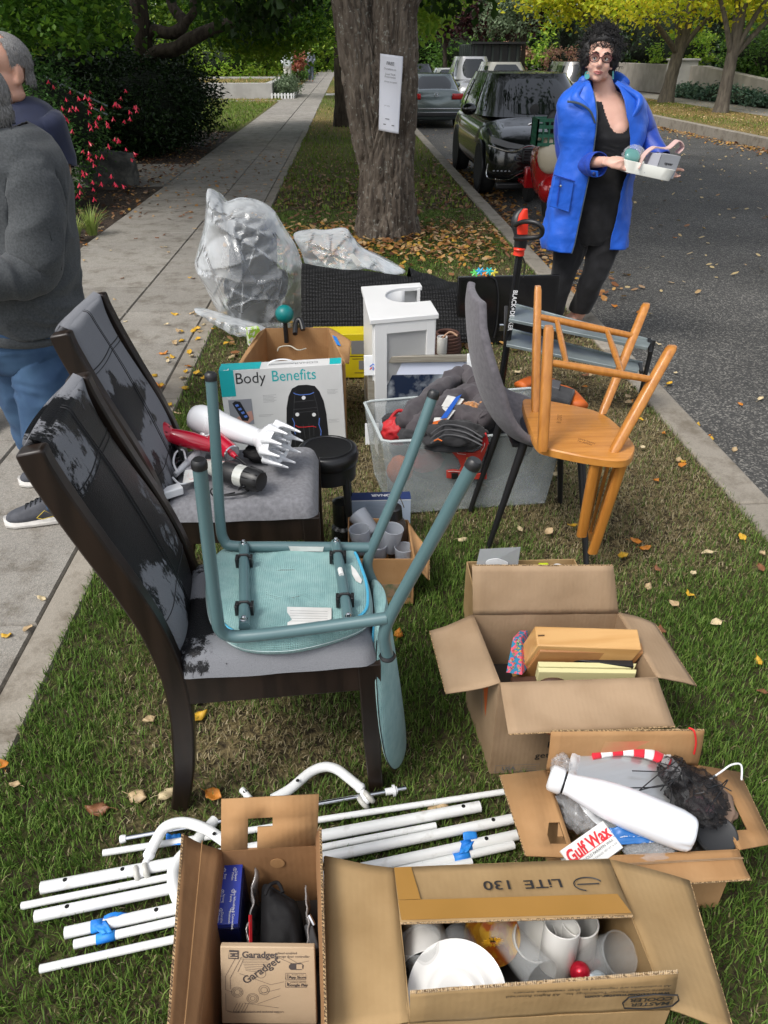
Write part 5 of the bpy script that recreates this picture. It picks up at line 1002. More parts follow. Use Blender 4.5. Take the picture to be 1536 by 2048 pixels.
slabbox('dark_block','black block filling the bottom of the tall carton','case',[V(.35,1.33,.02),V(.68,1.33,.02),V(.68,1.33,.20),V(.35,1.33,.20)],V(0,.16,0),BLK)  # black block fills the carton below the trays
# --- box behind it with blister pack ---
z=.20; rim=[at(938,1142,z),at(1138,1122,z),at(1170,1150,z),at(952,1245,z)]
X0,X1=at(938,1140,z).x,at(1150,1122,z).x; yb,yf=at(1000,1122,z).y,rim[3].y-.02
rim=[V(X0,yb,z),V(X1,yb,z),V(X1,yf,z),V(X0,yf,z)]
carton('cardboard_box','low tan carton tucked behind the tall carton\'s raised flap',rim,z,CB3)
T=thing('blister_pack','clear blister pack with a coiled white cable, standing in the low tan carton','blister pack',at(990,1150,.2)); 
CLR=mat('clear_plastic_card',(.42,.44,.46),.15,alpha=.55,coat=.6); q=[at(950,1142,.20),at(1035,1135,.20),atY(1041,1094,yb-.02),atY(960,1098,yb-.02)]
b=MB(); b.panel(q,.002); b.build('card',CLR,T); b=MB(); b.panel([q[0].lerp(q[2],t)+ (q[1]-q[0])*dx for t,dx in((.12,-.02),(.12,.7),(.75,.15),(.75,-.5))][:4],.004) ; 
b=MB(); p=at(993,1128,.21)
for k in range(9): b.tube(cr([p+V(-.033,-.012,-.012+k*.003),p+V(-.03,-.012,.008+k*.002),p+V(0,-.014,.012+k*.0022),p+V(.033,-.012,-.004+k*.002),p+V(.01,-.013,-.008+k*.003)],5,True),.0016,5,closed=True)
b.build('coiled_cable',WPLA,T)
T=thing('tape_dispenser','yellow and white item in the low tan carton','tape dispenser',at(1090,1130,.19)); b=MB(); b.tube([at(1078,1138,.18),at(1095,1138,.18)],.02,16); b.build('reel',mat('neon_yellow',(.55,.65,.02),.4),T); b=MB(); b.ball(at(1115,1135,.18),(.02,.015,.012)); b.build('handle',WPLA,T)
# --- box with bottle, lower right ---
z=.20; rim=[at(1092,1541,z),at(1395,1531,z),at(1478,1700,z),at(1150,1716,z)]
BB=carton('cardboard_box','open carton with a white bottle, wax and a ghosted red stain on its back flap',rim,z,CB2,flaps=(
 ([rim[0],rim[1],atY(1408,1460,rim[1].y+.01),atY(1102,1462,rim[0].y+.01)],),
 ([rim[3],rim[2],at(1502,1758,.185),at(1220,1776,.185)],),))
flap(BB,CB2,[rim[3],rim[2],rim[2],rim[3]]) if 0 else None
def holed(T,m,q,hole,th=.004):  # flap with a hand hole: ring of pieces
    q=[Vector(p) for p in q]; f=lambda u,v:q[0].lerp(q[1],u).lerp(q[3].lerp(q[2],u),v); u0,v0,u1,v1=hole; b=MB(); n=(q[1]-q[0]).cross(q[3]-q[0]).normalized()
    P_=[f(0,0),f(u0,0),f(u1,0),f(1,0), f(0,v0),f(u0,v0),f(u1,v0),f(1,v0), f(0,v1),f(u0,v1),f(u1,v1),f(1,v1), f(0,1),f(u0,1),f(u1,1),f(1,1)]
    L_=len(P_); fs=[(r*4+c,r*4+c+1,r*4+c+5,r*4+c+4) for r in range(3) for c in range(3) if not(r==1 and c==1)]
    v0_=len(b.v); b.add(P_,fs); o=b.build('flap',m,T,solid=th); b=MB(); b.beam(q[3],q[2],th*1.02,th*.5); b.build('corrugated_edge',CEDGE,T); return f,n
f,n=holed(BB,CB2,[rim[0],rim[3],at(1052,1712,.195),at(1000,1551,.20)],(.62,.08,.86,.42))
b=MB(); b.panel([f(.62,.10),f(.78,.22),f(.78,.10)],.004); b.panel([f(.62,.30),f(.62,.42),f(.76,.42)],.004); b.build('hand_hole_tab',CB2,BB)
f,n=holed(BB,CB2,[rim[1],rim[2],at(1545,1688,.175),at(1478,1545,.175)],(.45,.10,.80,.48))
MB().panel([at(1386,1460,.27) if 0 else atY(1384,1459,rim[1].y+.004),atY(1391,1459,rim[1].y+.004),atY(1394,1505,rim[1].y+.0),atY(1387,1505,rim[1].y+.0)],.002)
tag(MB().tube(cr([atY(1378,1456,rim[1].y+.012),atY(1388,1462,rim[1].y+.002),atY(1392,1485,rim[1].y-.003),atY(1388,1508,rim[1].y-.003)],6),.0022,8).build('red_string',mat('red_cord',(.65,.02,.02),.7)),'red cord hanging over the carton\'s raised back flap','string')
RG=mat('red_ghost_print',(.50,.13,.07),.9,c2=(.42,.235,.105),ns=7,nd=5,lo=.35,hi=.6)
MB().panel([atY(1200,1508,rim[0].y-.001),atY(1345,1505,rim[0].y-.001),atY(1330,1482,rim[0].y+.002),atY(1210,1484,rim[0].y+.002)],.0006).build('red_stain',RG,BB)
b=MB()
for t in(.30,.34): b.tube([rim[3].lerp(at(1220,1776,.185),t)+V(0,0,.004),rim[2].lerp(at(1502,1758,.185),t)+V(0,0,.004)],.0008,4)
b.build('crease',CB1,BB)
# bottle
WB_=mat('white_bottle_gloss',(.80,.82,.86),.22,c2=(.77,.79,.83),ns=3,coat=.5); T=thing('water_bottle','white cola shaped metal bottle lying across the open carton','bottle',at(1240,1610,.22))
a=at(1098,1553,.265); c=at(1392,1672,.235); d=(c-a); Ln=d.length; zq=d.to_track_quat('Z','Y').to_matrix().to_4x4(); Mb=Matrix.Translation(a)@zq; s=Ln/1.0
b=MB(); pf=[(.108,.12),(.108,.155),(.115,.18),(.135,.25),(.165,.36),(.185,.48),(.192,.60),(.19,.74),(.186,.86)]
b.lathe([(r*s*.72,zz*s) for r,zz in[(p.x,p.y) for p in cr([V(*p,0) for p in pf],5)]],Mb,48,cap=False)
N_=48; rg=[]
for t,rr_ in((.86,.186),(.89,.184),(.93,.178),(.965,.165),(.985,.14),(.992,.10),(.985,.05)):
    rg.append([Mb@V(math.cos(2*PI*k/N_)*rr_*s*.72*(1-.09*(t>.9)*(1-abs(math.cos(2.5*2*PI*k/N_))**.5)*1.4),math.sin(2*PI*k/N_)*rr_*s*.72*(1-.09*(t>.9)*(1-abs(math.cos(2.5*2*PI*k/N_))**.5)*1.4),t*s) for k in range(N_)])
b.loft(rg); b.build('body',WB_,T,ang=50)
b=MB(); b.lathe([(.001,-.0),(.07*s,.0),(.088*s,.012*s),(.092*s,.03*s),(.092*s,.085*s),(.082*s,.10*s)],Mb,36,cap=False); b.build('cap',WPLA,T); b=MB(); b.lathe([(.078*s,.098*s),(.083*s,.105*s),(.078*s,.115*s)],Mb,36); b.build('seal_ring',BLKG,T); b=MB(); b.lathe([(.077*s,.112*s),(.079*s,.122*s)],Mb,36); b.build('neck_ring',WPLA,T)
# pie plates / lid
T=thing('serving_platter','brushed round metal platter with clear fluted rim behind the bottle','platter',at(1260,1570,.20)); pc_=at(1252,1572,.215); Mx=Matrix.Translation(pc_)@Euler((R(14),R(3),0)).to_matrix().to_4x4()
b=MB(); b.lathe([(.001,0),(.045,0),(.047,.003),(.050,.003),(.052,0),(.078,0),(.081,.004),(.088,.009),(.092,.009),(.095,.006),(.108,.008),(.112,.011)],Mx,56); b.build('dish',mat('brushed_metal',(.66,.67,.66),.28,.8,bs=8,bd=.001,bst=(1,1,40)),T)
b=MB(); rg=[[Mx@V(math.cos(2*PI*k/96)*r_*(1+.02*math.cos(k*PI/2.5)*e),math.sin(2*PI*k/96)*r_*(1+.02*math.cos(k*PI/2.5)*e),z_+.004*math.sin(k*PI/2.5)*e) for k in range(96)] for r_,z_,e in((.107,.008,0),(.114,.016,1),(.124,.022,1),(.131,.020,0))]; b.loft(rg,cap=False); b.build('fluted_rim',mat('clear_acrylic',(.85,.87,.89),.08,alpha=.55,coat=.8),T,ang=180)
# striped towel
def roll(name,label,cat,path,r,n,cols,stripe,par=None):
    T=thing(name,label,cat,path[0]); pp=cr(path,14); L_=len(pp); 
    i=k=0
    while i<L_-1:
        j=min(i+stripe,L_-1); b=MB(); b.tube(pp[i:j+1],r,n,fl=.6,up=(0,0,1)); b.build('stripe',cols[k%2],T,ang=180); i=j;k+=1
    return T
RC=mat('red_cloth',(.55,.012,.03),.85,sheen=.2); WC=mat('white_cloth',(.66,.65,.64),.9,sheen=.2)
roll('striped_towel','red and white candy striped cloth behind the silver platter','towel',[at(1182,1508,.245),at(1240,1500,.25),at(1300,1508,.252),at(1340,1528,.245)],.015,14,[RC,WC],5)
# sheer black organza
def crumple(name,label,cat,c,rx,ry,rz,m,amp=.3,f=9,n=40,seed=0,part='cloth',T=None,solid=0,rot=0):
    T=T or thing(name,label,cat,c); b=MB(); i0=0; b.ball((0,0,0),(rx,ry,rz),n=n,m=int(n*.7)); E_=Matrix.Rotation(rot,3,'Z')
    for i,v in enumerate(b.v):
        w_=Vector((v.x/rx,v.y/ry,v.z/rz)); r1=1-abs(noise.noise(w_*f*.18+Vector((seed,0,0))))*2; r2=1-abs(noise.noise(w_*f*.4+Vector((seed,3,0))))*2; b.v[i]=E_@(v*(1+amp*(r1*.7+r2*.3-.35)))+Vector(c)
    b.build(part,m,T,ang=180,solid=solid); return T
SHEER=mat('sheer_black',(.010,.009,.010),.6,alpha=.42); 
T=crumple('organza_bag','sheer black organza bag with ribbon ties, crumpled at the carton\'s right','bag',at(1390,1590,.215),.055,.06,.035,SHEER,.55,12,44,4); crumple('','','',at(1400,1600,.235),.045,.055,.022,SHEER,.6,14,40,9,T=T,part='cloth_fold'); crumple('','','',at(1350,1545,.245),.03,.035,.02,SHEER,.6,14,36,2,T=T,part='cloth_fold')
b=MB()
for k in range(9):
    p=at(1320+U(0,120),1530+U(0,90),.25); b.tube(cr([p,p+V(Gs(0,.03),Gs(0,.03),.012),p+V(Gs(0,.04),Gs(0,.04),.004),p+V(Gs(0,.05),Gs(0,.05),-.004)],6),.0014,5)
b.build('ribbon',BLK,T); 
crumple('nylon_stockings','folded beige stocking fabric under the black organza','hosiery',at(1415,1605,.195),.05,.06,.03,mat('beige_nylon',(.26,.17,.115),.6,c2=(.20,.13,.09),ns=20),.4,12,40,7)
crumple('scrunchie','black and pink patterned scrunchie near the bottle base','scrunchie',at(1400,1612,.222),.028,.02,.012,mat('scrunchie_cloth',(.03,.012,.018),.8,c2=(.35,.15,.18),ns=60,lo=.55,hi=.6),.4,16,32,3)
T=thing('black_jar','black rubber lidded jar at the carton\'s front right corner','jar',at(1435,1680,.18)); Mj=Matrix.Translation(at(1432,1672,.19))@Euler((R(16),R(-8),0)).to_matrix().to_4x4(); b=MB(); b.lathe([(.034,-.05),(.035,-.015),(.042,-.012),(.043,.008),(.039,.012),(.036,.0105),(.001,.0105)],Mj,36); b.build('lid',mat('matt_black_rubber',(.02,.021,.023),.55),T,ang=40); b=MB(); b.lathe([(.036,-.09),(.037,-.02)],Mj,30); b.build('glass_body',mat('jar_glass',(.3,.33,.36),.1,alpha=.5,coat=.5),T)
# wax box
wq=[at(1140,1722,.205),at(1224,1722,.195),at(1205,1644,.225),at(1134,1690,.222)]
T=thing('wax_box','white box of paraffin wax with red lettering, under the bottle','box',wq[0]); x=(at(1222,1718,.2)-at(1150,1768,.2)).normalized(); 
o=at(1128,1712,.20); ex=(at(1196,1652,.225)-at(1128,1700,.21)); ey=(at(1116,1672,.225)-at(1128,1712,.205)); ex=ex.normalized()*.095; nn=V(0.0,-.35,1).normalized(); ex=(ex-nn*ex.dot(nn)).normalized()*.10; ey=nn.cross(ex).normalized()*.062
cnr=at(1160,1758,.19); bq=[cnr,cnr+ex*1.15,cnr+ex*1.15+ey,cnr+ey]; WXM=mat('glossy_card_white',(.72,.72,.70),.35); b=MB(); b.panel(bq,.028,-.014); b.build('carton',WXM,T,bev=.001)
fx=Face(bq[0],bq[1],bq[3]); fx.text('Gulf Wax',.034,.5,.66,RED,T,bold=.0012,sx=.8); fx.text('HOUSEHOLD PARAFFIN WAX',.0075,.5,.36,PRINT,T); fx.line([(.05,.48),(.95,.48)],.0012,RED,T); fx.text('FOR CANNING AND CANDLES  NET WT 16 OZ',.005,.5,.22,INKG,T)
fs_=Face(bq[1]-nn*.026,bq[2]-nn*.026,bq[1]); fs_.rect(.0,.0,1,1,WXM,T,d=.0004); fs_.text('Gulf Wax',.015,.5,.5,RED,T,bold=.0008)
# blue package
T=thing('nylon_rope_pack','blue and clear packet lying below the white bottle','packet',at(1290,1670,.2)); q=[at(1232,1690,.205),at(1338,1683,.212),at(1300,1650,.225),at(1218,1655,.222)]
b=MB(); f_=lambda u,v:q[0].lerp(q[1],u).lerp(q[3].lerp(q[2],u),v)+V(0,0,.004*noise.noise(V(u*6,v*6,1))); b.grid(f_,20,14); b.build('wrapper',mat('blue_wrap',(.02,.14,.42),.25,coat=.6),T,solid=.004,ang=180)
ff=Face(q[0],q[1],q[3]); ff.text('nylon filter fitting bags',.008,.55,.34,mat('white_ink',(.75,.75,.75),.5),T,rot=PI+.1); ff.text('100% synthetic woven mesh',.008,.55,.55,mat('white_ink',(.75,.75,.75),.5),T,rot=PI+.1)
PLW=mat('cling_wrap',(.75,.77,.79),.1,alpha=.22,coat=.8)
crumple('plastic_wrap','clear crinkled plastic bag bulging left of the white bottle','plastic bag',at(1160,1605,.19),.045,.06,.04,PLW,.5,14,44,11); crumple('plastic_wrap','clear plastic bag tip standing at the carton\'s back left corner','plastic bag',at(1122,1535,.235),.02,.02,.03,PLW,.6,14,30,15)
crumple('plastic_wrap','clear packing sleeve under the blue packet','plastic bag',at(1300,1700,.19),.05,.025,.02,PLW,.4,14,30,18)
tag(MB().tube(cr([at(1395,1575,.215),at(1440,1545,.225),at(1462,1530,.23),at(1482,1530,.225),at(1483,1560,.2)],6),.0022,8).build('charging_cable',WPLA),'thin white cord looping out of the carton at right','cord')
tag(MB().box(V(.48,1.13,.05),(.10,.04,.10)).build('dark_packet',mat('dark_purple_card',(.03,.02,.05),.5)),'dark purple packet showing below the carton\'s left flap','packet') if 0 else None
# ================= BIG CARTON AT THE FRONT (Cooler Master) =================
z=.30; BL=at(788,1737,z); xr=at(1225,1740,z).x; yb=BL.y; yf=.585; rim=[V(BL.x,yb,z),V(xr,yb,z),V(xr+.018,yf,z),V(BL.x+.01,yf,z)]
CM=carton('cardboard_box','long tan computer case carton full of glassware at the very front',rim,z,CB3,flaps=(
 ([rim[0],rim[1],at(1266,1832,.335),at(801,1846,.335)],),
 ([rim[0],rim[3],at(652,2070,.28),at(650,1713,.30)],),
 ([rim[1],rim[2],at(1468,2070,.255),at(1378,1762,.265)],),
 ([rim[3],rim[2],at(1356,1944,.405),at(820,1985,.405)],)),th=.005)
ef=Face(at(801,1846,.335),at(1266,1832,.335),rim[0]); ef.n=-ef.n if ef.n.z<0 else ef.n
WINK=mat('printed_black',(.022,.02,.02),.55)
x_=(rim[0]-rim[1]).normalized(); y_=(at(801,1846,.335)-rim[0]).normalized(); 
def upface(p,sz,s,T=CM,m=WINK,al='CENTER',sx=1,b_=0): return text(s,sz,p,x_,y_,m,T,sx,al,bold=b_,th=.0035)
efp=lambda u,v:ef.p(u,v,.0)
upface(efp(.46,.60),.031,'130',sx=1.2,b_=.0003); upface(efp(.665,.60),.029,'LiTE',sx=1.35,b_=.0003)
b=MB(); cE=efp(.865,.55)+ef.n*.005; b.tube([cE+x_*(-.0+math.cos(a)*.026)+y_*math.sin(a)*.016 for a in[k*PI/14+.5*PI*.0-PI*.75-.0 for k in range(-2,17)]],.0012,5); b.tube([cE+x_*.02,cE-x_*.02],.0012,5); b.build('logo_swirl',WINK,CM)
MB().panel([efp(0.005,.02)+ef.n*.004,efp(.995,.02)+ef.n*.004,efp(.975,.36)+ef.n*.004,efp(.0,.36)+ef.n*.004],.0006).build('tape_strip',TAPEB,CM)
MB().panel([efp(.002,.37)+ef.n*.0042,efp(.10,.37)+ef.n*.0042,efp(.08,.98)+ef.n*.0042,efp(.0,.98)+ef.n*.0042],.0006).build('tape_strip',TAPEB,CM)
fr=Face(rim[3],rim[2],at(820,1985,.405)); fx_=(rim[3]-rim[2]).normalized(); fy_=(rim[3]-at(820,1985,.405)).normalized()
def uf(u,v,s,sz,m=WINK,b_=0,al='LEFT',sx=1): 
    p=rim[3].lerp(rim[2],u).lerp(at(820,1985,.405).lerp(at(1356,1944,.405),u),v); return text(s,sz,p,fx_,fy_,m,CM,sx,al,bold=b_,th=.0108)
uf(.97,.66,'www.coolermaster.com',.0135,PRINT,b_=.0005); uf(.97,.76,'©2016 Cooler Master Technology Inc.  All Rights Reserved',.0105,WINK); uf(.97,.86,'All trademarks are registered to their respective owners.',.0105,WINK)
uf(.905,.52,'COOLER',.017,b_=.0006,al='CENTER'); uf(.905,.39,'MASTER',.017,b_=.0006,al='CENTER')
b=MB(); c0=rim[3].lerp(rim[2],.905).lerp(at(820,1985,.405).lerp(at(1356,1944,.405),.905),.455)+(fx_.cross(fy_))*.0108
b.tube([c0+fx_*x*.040+fy_*y*.024 for x,y in((-1.1,0),(-.95,.8),(0,1.1),(.95,.8),(1.1,0),(.95,-.8),(0,-1.1),(-.95,-.8))],.0013,5,closed=True); b.build('logo_outline',WINK,CM)
# ragged corrugation along the torn edges
b=MB(); A_,B_=at(820,1985,.405),at(1356,1944,.405)
for k in range(150):
    t=k/150; p=A_.lerp(B_,t)+V(0,0,.0005); b.beam(p+V(0,-.0025,0),p+V(.0012,.0025,U(.0,.003)),.0009,.0012)
A_,B_=at(801,1846,.335),at(1266,1832,.335)
for k in range(120): p=A_.lerp(B_,k/120); b.beam(p+V(0,-.001,-.0025),p+V(.0012,-.001-U(0,.002),.0025),.0009,.0012)
tag(b.build('torn_fluting',mat('torn_paper',(.52,.40,.26),.9),CM),kind='stuff')
# glassware
CER=mat('white_ceramic',(.74,.73,.70),.2,c2=(.70,.69,.66),ns=3,coat=.4); GL2=mat('drinking_glass',(.60,.62,.62),.03,alpha=.17,coat=1.,spec=.9)
GL3=mat('smoky_glass',(.33,.34,.35),.08,alpha=.42,coat=1.)
def cup(name,label,cat,c,r,h,rot,m,r2=None,wall=.003,part='wall',extra=None,grp=None):
    T=thing(name,label,cat,c,grp); Mm=Matrix.Translation(c)@Euler(rot).to_matrix().to_4x4(); r2=r2 or r; b=MB(); b.lathe([(.001,-h/2),(r2*.9,-h/2),(r2,-h/2+.004),(r,h/2-.001),(r-wall*.5,h/2),(r-wall,h/2-.001),(r2-wall,-h/2+.006),(.001,-h/2+.006)],Mm,40); b.build(part,m,T,ang=50); return T,Mm
cup('white_cup','tall white handleless ceramic cup, open end up, amid the glasses','cup',at(1118,1892,.235),.032,.088,(R(-18),R(6),0),CER)
cup('white_mug','upright white canister at the back of the front carton','canister',at(1155,1880,.20),.034,.10,(R(-8),0,0),CER)
cup('white_mug','white bowl beneath the glass tumbler, at the carton\'s back','bowl',at(1065,1875,.21),.04,.06,(R(30),0,0),CER)
T,_=cup('white_pitcher','round white ceramic jug lying at the carton\'s back left','jug',at(850,1885,.215),.052,.11,(R(80),R(15),0),CER,.035); 
cup('frosted_cup','short frosted cup lying on its side left of the sunflower bowl','cup',at(922,1893,.235),.032,.06,(R(75),R(35),0),GL3,.026)
cup('glass_tumbler','clear tall tumbler lying on its side between the cups','tumbler',at(1040,1905,.245),.033,.12,(R(60),R(58),0),GL2,.027)
cup('glass_tumbler','clear round glass at the carton\'s right wall','tumbler',at(1205,1915,.23),.037,.10,(R(20),R(25),0),GL2,.03)
cup('glass_tumbler','clear stemless glass standing against the carton\'s left wall','tumbler',at(850,1925,.235),.040,.09,(R(-25),R(-15),0),GL2,.032)
crumple('bubble_wrap','crumpled smoky plastic film left of the white bowl','plastic film',at(870,1925,.225),.048,.03,.022,GL3,.5,12,40,21)
T=thing('sunflower_bowl','ceramic bowl painted with orange sunflowers','bowl',at(982,1868,.215)); b=MB(); b.lathe([(.02,-.03),(.045,-.012),(.052,.012),(.050,.022),(.046,.012),(.018,-.024)],Matrix.Translation(at(982,1868,.222))@Euler((R(38),0,0)).to_matrix().to_4x4(),36); b.build('glazed_wall',mat('sunflower_glaze',(.42,.10,.012),.25,c2=(.62,.36,.03),ns=38,lo=.42,hi=.55,coat=.5),T)
pf_=at(985,1880,.25)
b=MB()
for k in range(14): a=k*2*PI/14; b.panel([pf_+V(math.cos(a+s_)*r_,-.004,math.sin(a+s_)*r_*.8) for s_,r_ in((0,.006),(.18,.014),(0,.020),(-.18,.014))],.001)
b.build('sunflower_petals',mat('petal_yellow',(.70,.36,.02),.4),T); b=MB(); b.ball(pf_,(.007,.003,.006)); b.build('sunflower_eye',mat('eye_brown',(.05,.02,.01),.6),T)
T=thing('white_dish','round white dish with raised rings at the carton\'s front left','dish',at(912,1990,.27)); Md=Matrix.Translation(at(914,1990,.262))@Euler((R(14),R(-5),0)).to_matrix().to_4x4(); b=MB(); pr_=[(.001,0),(.03,0),(.034,.002),(.038,.0),(.048,.001),(.052,.003),(.056,.001),(.070,.004),(.079,.010),(.082,.011),(.081,.007),(.070,.0),(.04,-.006),(.001,-.006)]; b.lathe(pr_,Md,56); b.build('plate',CER,T,ang=60)
cup('white_bowl','deep white bowl hidden under the ringed dish','bowl',at(905,1975,.20),.055,.045,(R(24),R(-6),0),CER,.05)
T=thing('red_jar_lid','small red wrapped candy jar in the carton\'s right front','jar',at(1165,1950,.24)); b=MB(); b.ball(at(1160,1945,.22),(.018,.018,.02)); b.build('red_foil',mat('red_foil',(.5,.01,.03),.25,.4),T)
crumple('tissue_paper','pale crumpled tissue between glasses','tissue',at(1190,1962,.215),.02,.014,.012,mat('pale_blue_tissue',(.5,.58,.62),.8),.5,16,26,31)
T=thing('carton_fill','dark block at the bottom of the glass carton','tray',V(.26,.71,.02)); MB().box(V(.265,.715,.09),(.36,.22,.12)).build('base',mat('dark_fill',(.03,.025,.02),.8),T)  # dark block fills the carton below the glassware
# ================= SMALL TALL CARTON AT THE FRONT LEFT =================
z=.28; rim=[at(442,1701,z),at(634,1690,z),V(-.070,.585,z),V(-.268,.585,z)]
GA=carton('cardboard_box','narrow brown carton with a cut-out handle flap, left of the glass carton',rim,z,CB4,flaps=(
 ([rim[0],rim[3],at(336,2070,.335),at(366,1668,.345)],),
 ([rim[1],rim[2],at(652,2060,.345),at(641,1655,.345)],)))
q=[rim[0],rim[1],atY(638,1588,rim[0].y+.05),atY(443,1598,rim[0].y+.05)]; CBV=CB2
f=lambda u,v:q[0].lerp(q[1],u).lerp(q[3].lerp(q[2],u),v); b=MB()
us=[0,.275,.375,.53,1]; vs=[0,.42,.60,1]; hole={(1,0),(1,1),(2,1)}
b.add([f(u,v) for v in vs for u in us],[(r*5+c,r*5+c+1,r*5+c+6,r*5+c+5) for r in range(3) for c in range(4) if (c,r) not in hole]); b.build('flap',CBV,GA,solid=.004,ang=180)
b=MB(); b.add([f(.0,0),f(.275,0),f(.275,.01),f(0,.01)],[(0,1,2,3)])
Ml=Matrix.Translation(rim[0].lerp(rim[1],.57)+V(0,-.0035,-.045))@Matrix.Rotation(PI/2,4,'X'); b=MB(); b.lathe([(.0145,0),(.0145,.001)],Ml,24); b.build('cut_out_circle',CBV,GA)
b=MB(); a_,c_=rim[0].lerp(at(366,1668,.345),.55),rim[3].lerp(at(336,2070,.335),.55); b.tube([a_+V(.004,0,.003),c_+V(.004,0,.003)],.0009,4); b.build('crease',CB2,GA)
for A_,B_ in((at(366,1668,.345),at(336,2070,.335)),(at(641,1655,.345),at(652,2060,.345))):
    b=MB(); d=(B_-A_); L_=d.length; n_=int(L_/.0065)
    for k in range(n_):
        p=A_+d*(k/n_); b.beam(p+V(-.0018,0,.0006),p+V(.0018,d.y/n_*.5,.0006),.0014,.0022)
    tag(b.build('torn_fluting',mat('flute_shadow',(.05,.025,.012),.9),GA),kind='stuff')  # dark dashes paint the shade between the flutes
# blue box inside
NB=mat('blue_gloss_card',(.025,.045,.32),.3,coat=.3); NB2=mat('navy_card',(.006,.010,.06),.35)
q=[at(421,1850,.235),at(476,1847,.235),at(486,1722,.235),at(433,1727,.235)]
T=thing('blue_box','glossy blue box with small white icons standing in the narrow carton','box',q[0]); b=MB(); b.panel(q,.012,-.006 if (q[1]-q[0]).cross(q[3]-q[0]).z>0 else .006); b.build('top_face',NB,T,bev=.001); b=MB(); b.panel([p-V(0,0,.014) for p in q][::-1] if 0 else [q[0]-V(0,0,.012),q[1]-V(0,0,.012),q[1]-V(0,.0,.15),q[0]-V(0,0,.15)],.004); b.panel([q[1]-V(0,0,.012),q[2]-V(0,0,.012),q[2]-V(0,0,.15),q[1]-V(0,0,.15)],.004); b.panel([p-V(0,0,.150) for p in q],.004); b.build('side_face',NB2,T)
fb=Face(q[0],q[1],q[3]); WI=mat('white_ink',(.75,.75,.75),.5)
for i,(v,l1,l2) in enumerate(((.86,'Easy\nSet Up','3-Speed\nModes'),(.50,'Strong\nMotor','The Whole\nFamily'),(.20,'Durable\nQuality','Safe & Convenient\nBluetooth'))):
    for u,l in((.33,l1),(.74,l2)):
        fb.text(l,.0062,u,v-.10,WI,T,rot=-PI/2); fb.lines([[(u-.06,v+.02),(u,v+.05),(u+.06,v+.02),(u+.04,v-.01),(u-.04,v-.01),(u-.06,v+.02)],[(u-.03,v+.015),(u+.03,v+.015)]],.0009,WI,T,'icon')
T=thing('foil_pouch','crinkled silver plastic pouch with a red stripe beside the blue box','pouch',at(505,1830,.22)); FP_=mat('silver_film',(.32,.30,.29),.18,.3,alpha=.75,coat=.8)
b=MB(); a0_,a1_=at(490,1905,.20),at(506,1735,.235)
b.grid(lambda u,v:a0_.lerp(a1_,u)+V(.010*noise.noise(V(u*6,v*3,0))+.004,0,-.12*v+.01*noise.noise(V(u*5,v*5,4))),24,12); b.build('film',FP_,T,solid=.003,ang=180); MB().panel([at(499,1900,.21),at(504,1900,.205),at(503,1830,.215),at(498,1830,.22)],.002).build('red_stripe',RED,T)
T=thing('pouch','clear plastic strip standing at the narrow carton\'s right wall','plastic strip',at(615,1840,.2)); b=MB(); a0_,a1_=at(618,1900,.2),at(612,1770,.23); b.grid(lambda u,v:a0_.lerp(a1_,u)+V(.008*noise.noise(V(u*6,v*3,7)),0,-.1*v),20,8); b.build('film',FP_,T,solid=.003,ang=180)
NYL=mat('black_nylon',(.007,.007,.008),.7,spec=.25,bs=30,bd=.002)
T=thing('black_pouch','soft black fabric pouch filling the narrow carton','pouch',at(565,1830,.2)); b=MB()
q=[at(512,1900,.205),at(614,1898,.205),at(600,1795,.235),at(516,1745,.25)]
b.grid(lambda u,v:q[0].lerp(q[1],u).lerp(q[3].lerp(q[2],u),v)+V(0,0,.016*math.sin(PI*u)**.6*math.sin(PI*min(v*1.05,1))**.5-.02+.004*noise.noise(V(u*5,v*5,2))-.10*(abs(2*u-1)**8)),24,24); o=b.build('cloth',NYL,T,solid=.006,ang=180)
b=MB(); b.tube(cr([at(530,1790,.245),at(540,1770,.25),at(556,1766,.245),at(566,1785,.245)],5),.0035,8); b.build('strap',NYL,T)
T=thing('black_adapter','grey and black charger wedged at the narrow carton\'s right edge','adapter',at(625,1880,.19)); b=MB(); b.box(at(624,1880,.19),(.016,.05,.03),Matrix.Rotation(.3,3,'Z')); b.build('case',mat('dark_grey_plastic',(.05,.05,.052),.5),T,bev=.003); b=MB(); b.tube([at(618,1830,.215),at(628,1850,.205)],.004,8); b.build('prong',CHR,T)
T=thing('dark_block','dark block low inside the narrow carton','case',V(-.17,.75,.01)); MB().box(V(-.165,.75,.07),(.17,.30,.10)).build('base',mat('dark_fill',(.03,.025,.02),.8),T)  # dark block fills the lower part of the narrow carton
KR=mat('kraft_card',(.47,.345,.22),.7,c2=(.51,.38,.25),ns=9,bs=90,bd=.0004)
tl,tr=at(440,1893,.285),at(629,1895,.285); dn=V(0,-.060,-.135); q=[tl+dn+V(-.004,0,0),tr+dn,tr,tl]
T=thing('garage_controller_box','kraft retail box printed with a garage door drawing, at the front of the narrow carton','box',q[0]); nf=(q[1]-q[0]).cross(q[3]-q[0]).normalized()
b=MB(); b.panel(q,.012,-.006); b.build('carton',KR,T,bev=.002)
fg=Face(q[0],q[1],q[3]); GI=mat('grey_brown_ink',(.075,.06,.055),.6)
fg.text('Garadget',.0165,.225,.90,GI,T,bold=.0004,al='LEFT'); fg.text('cloud-enabled\ngarage door controller',.0062,.585,.905,GI,T,al='LEFT')
fg.poly([(.085,.85),(.19,.845),(.195,.955),(.095,.96)],GI,T); fg.lines([[(.10,.93),(.18,.93)],[(.10,.90),(.125,.90)],[(.155,.90),(.18,.90)],[(.10,.87),(.18,.87)],[(.10,.94),(.10,.865)]],.0016,KR,T,d=.0014)
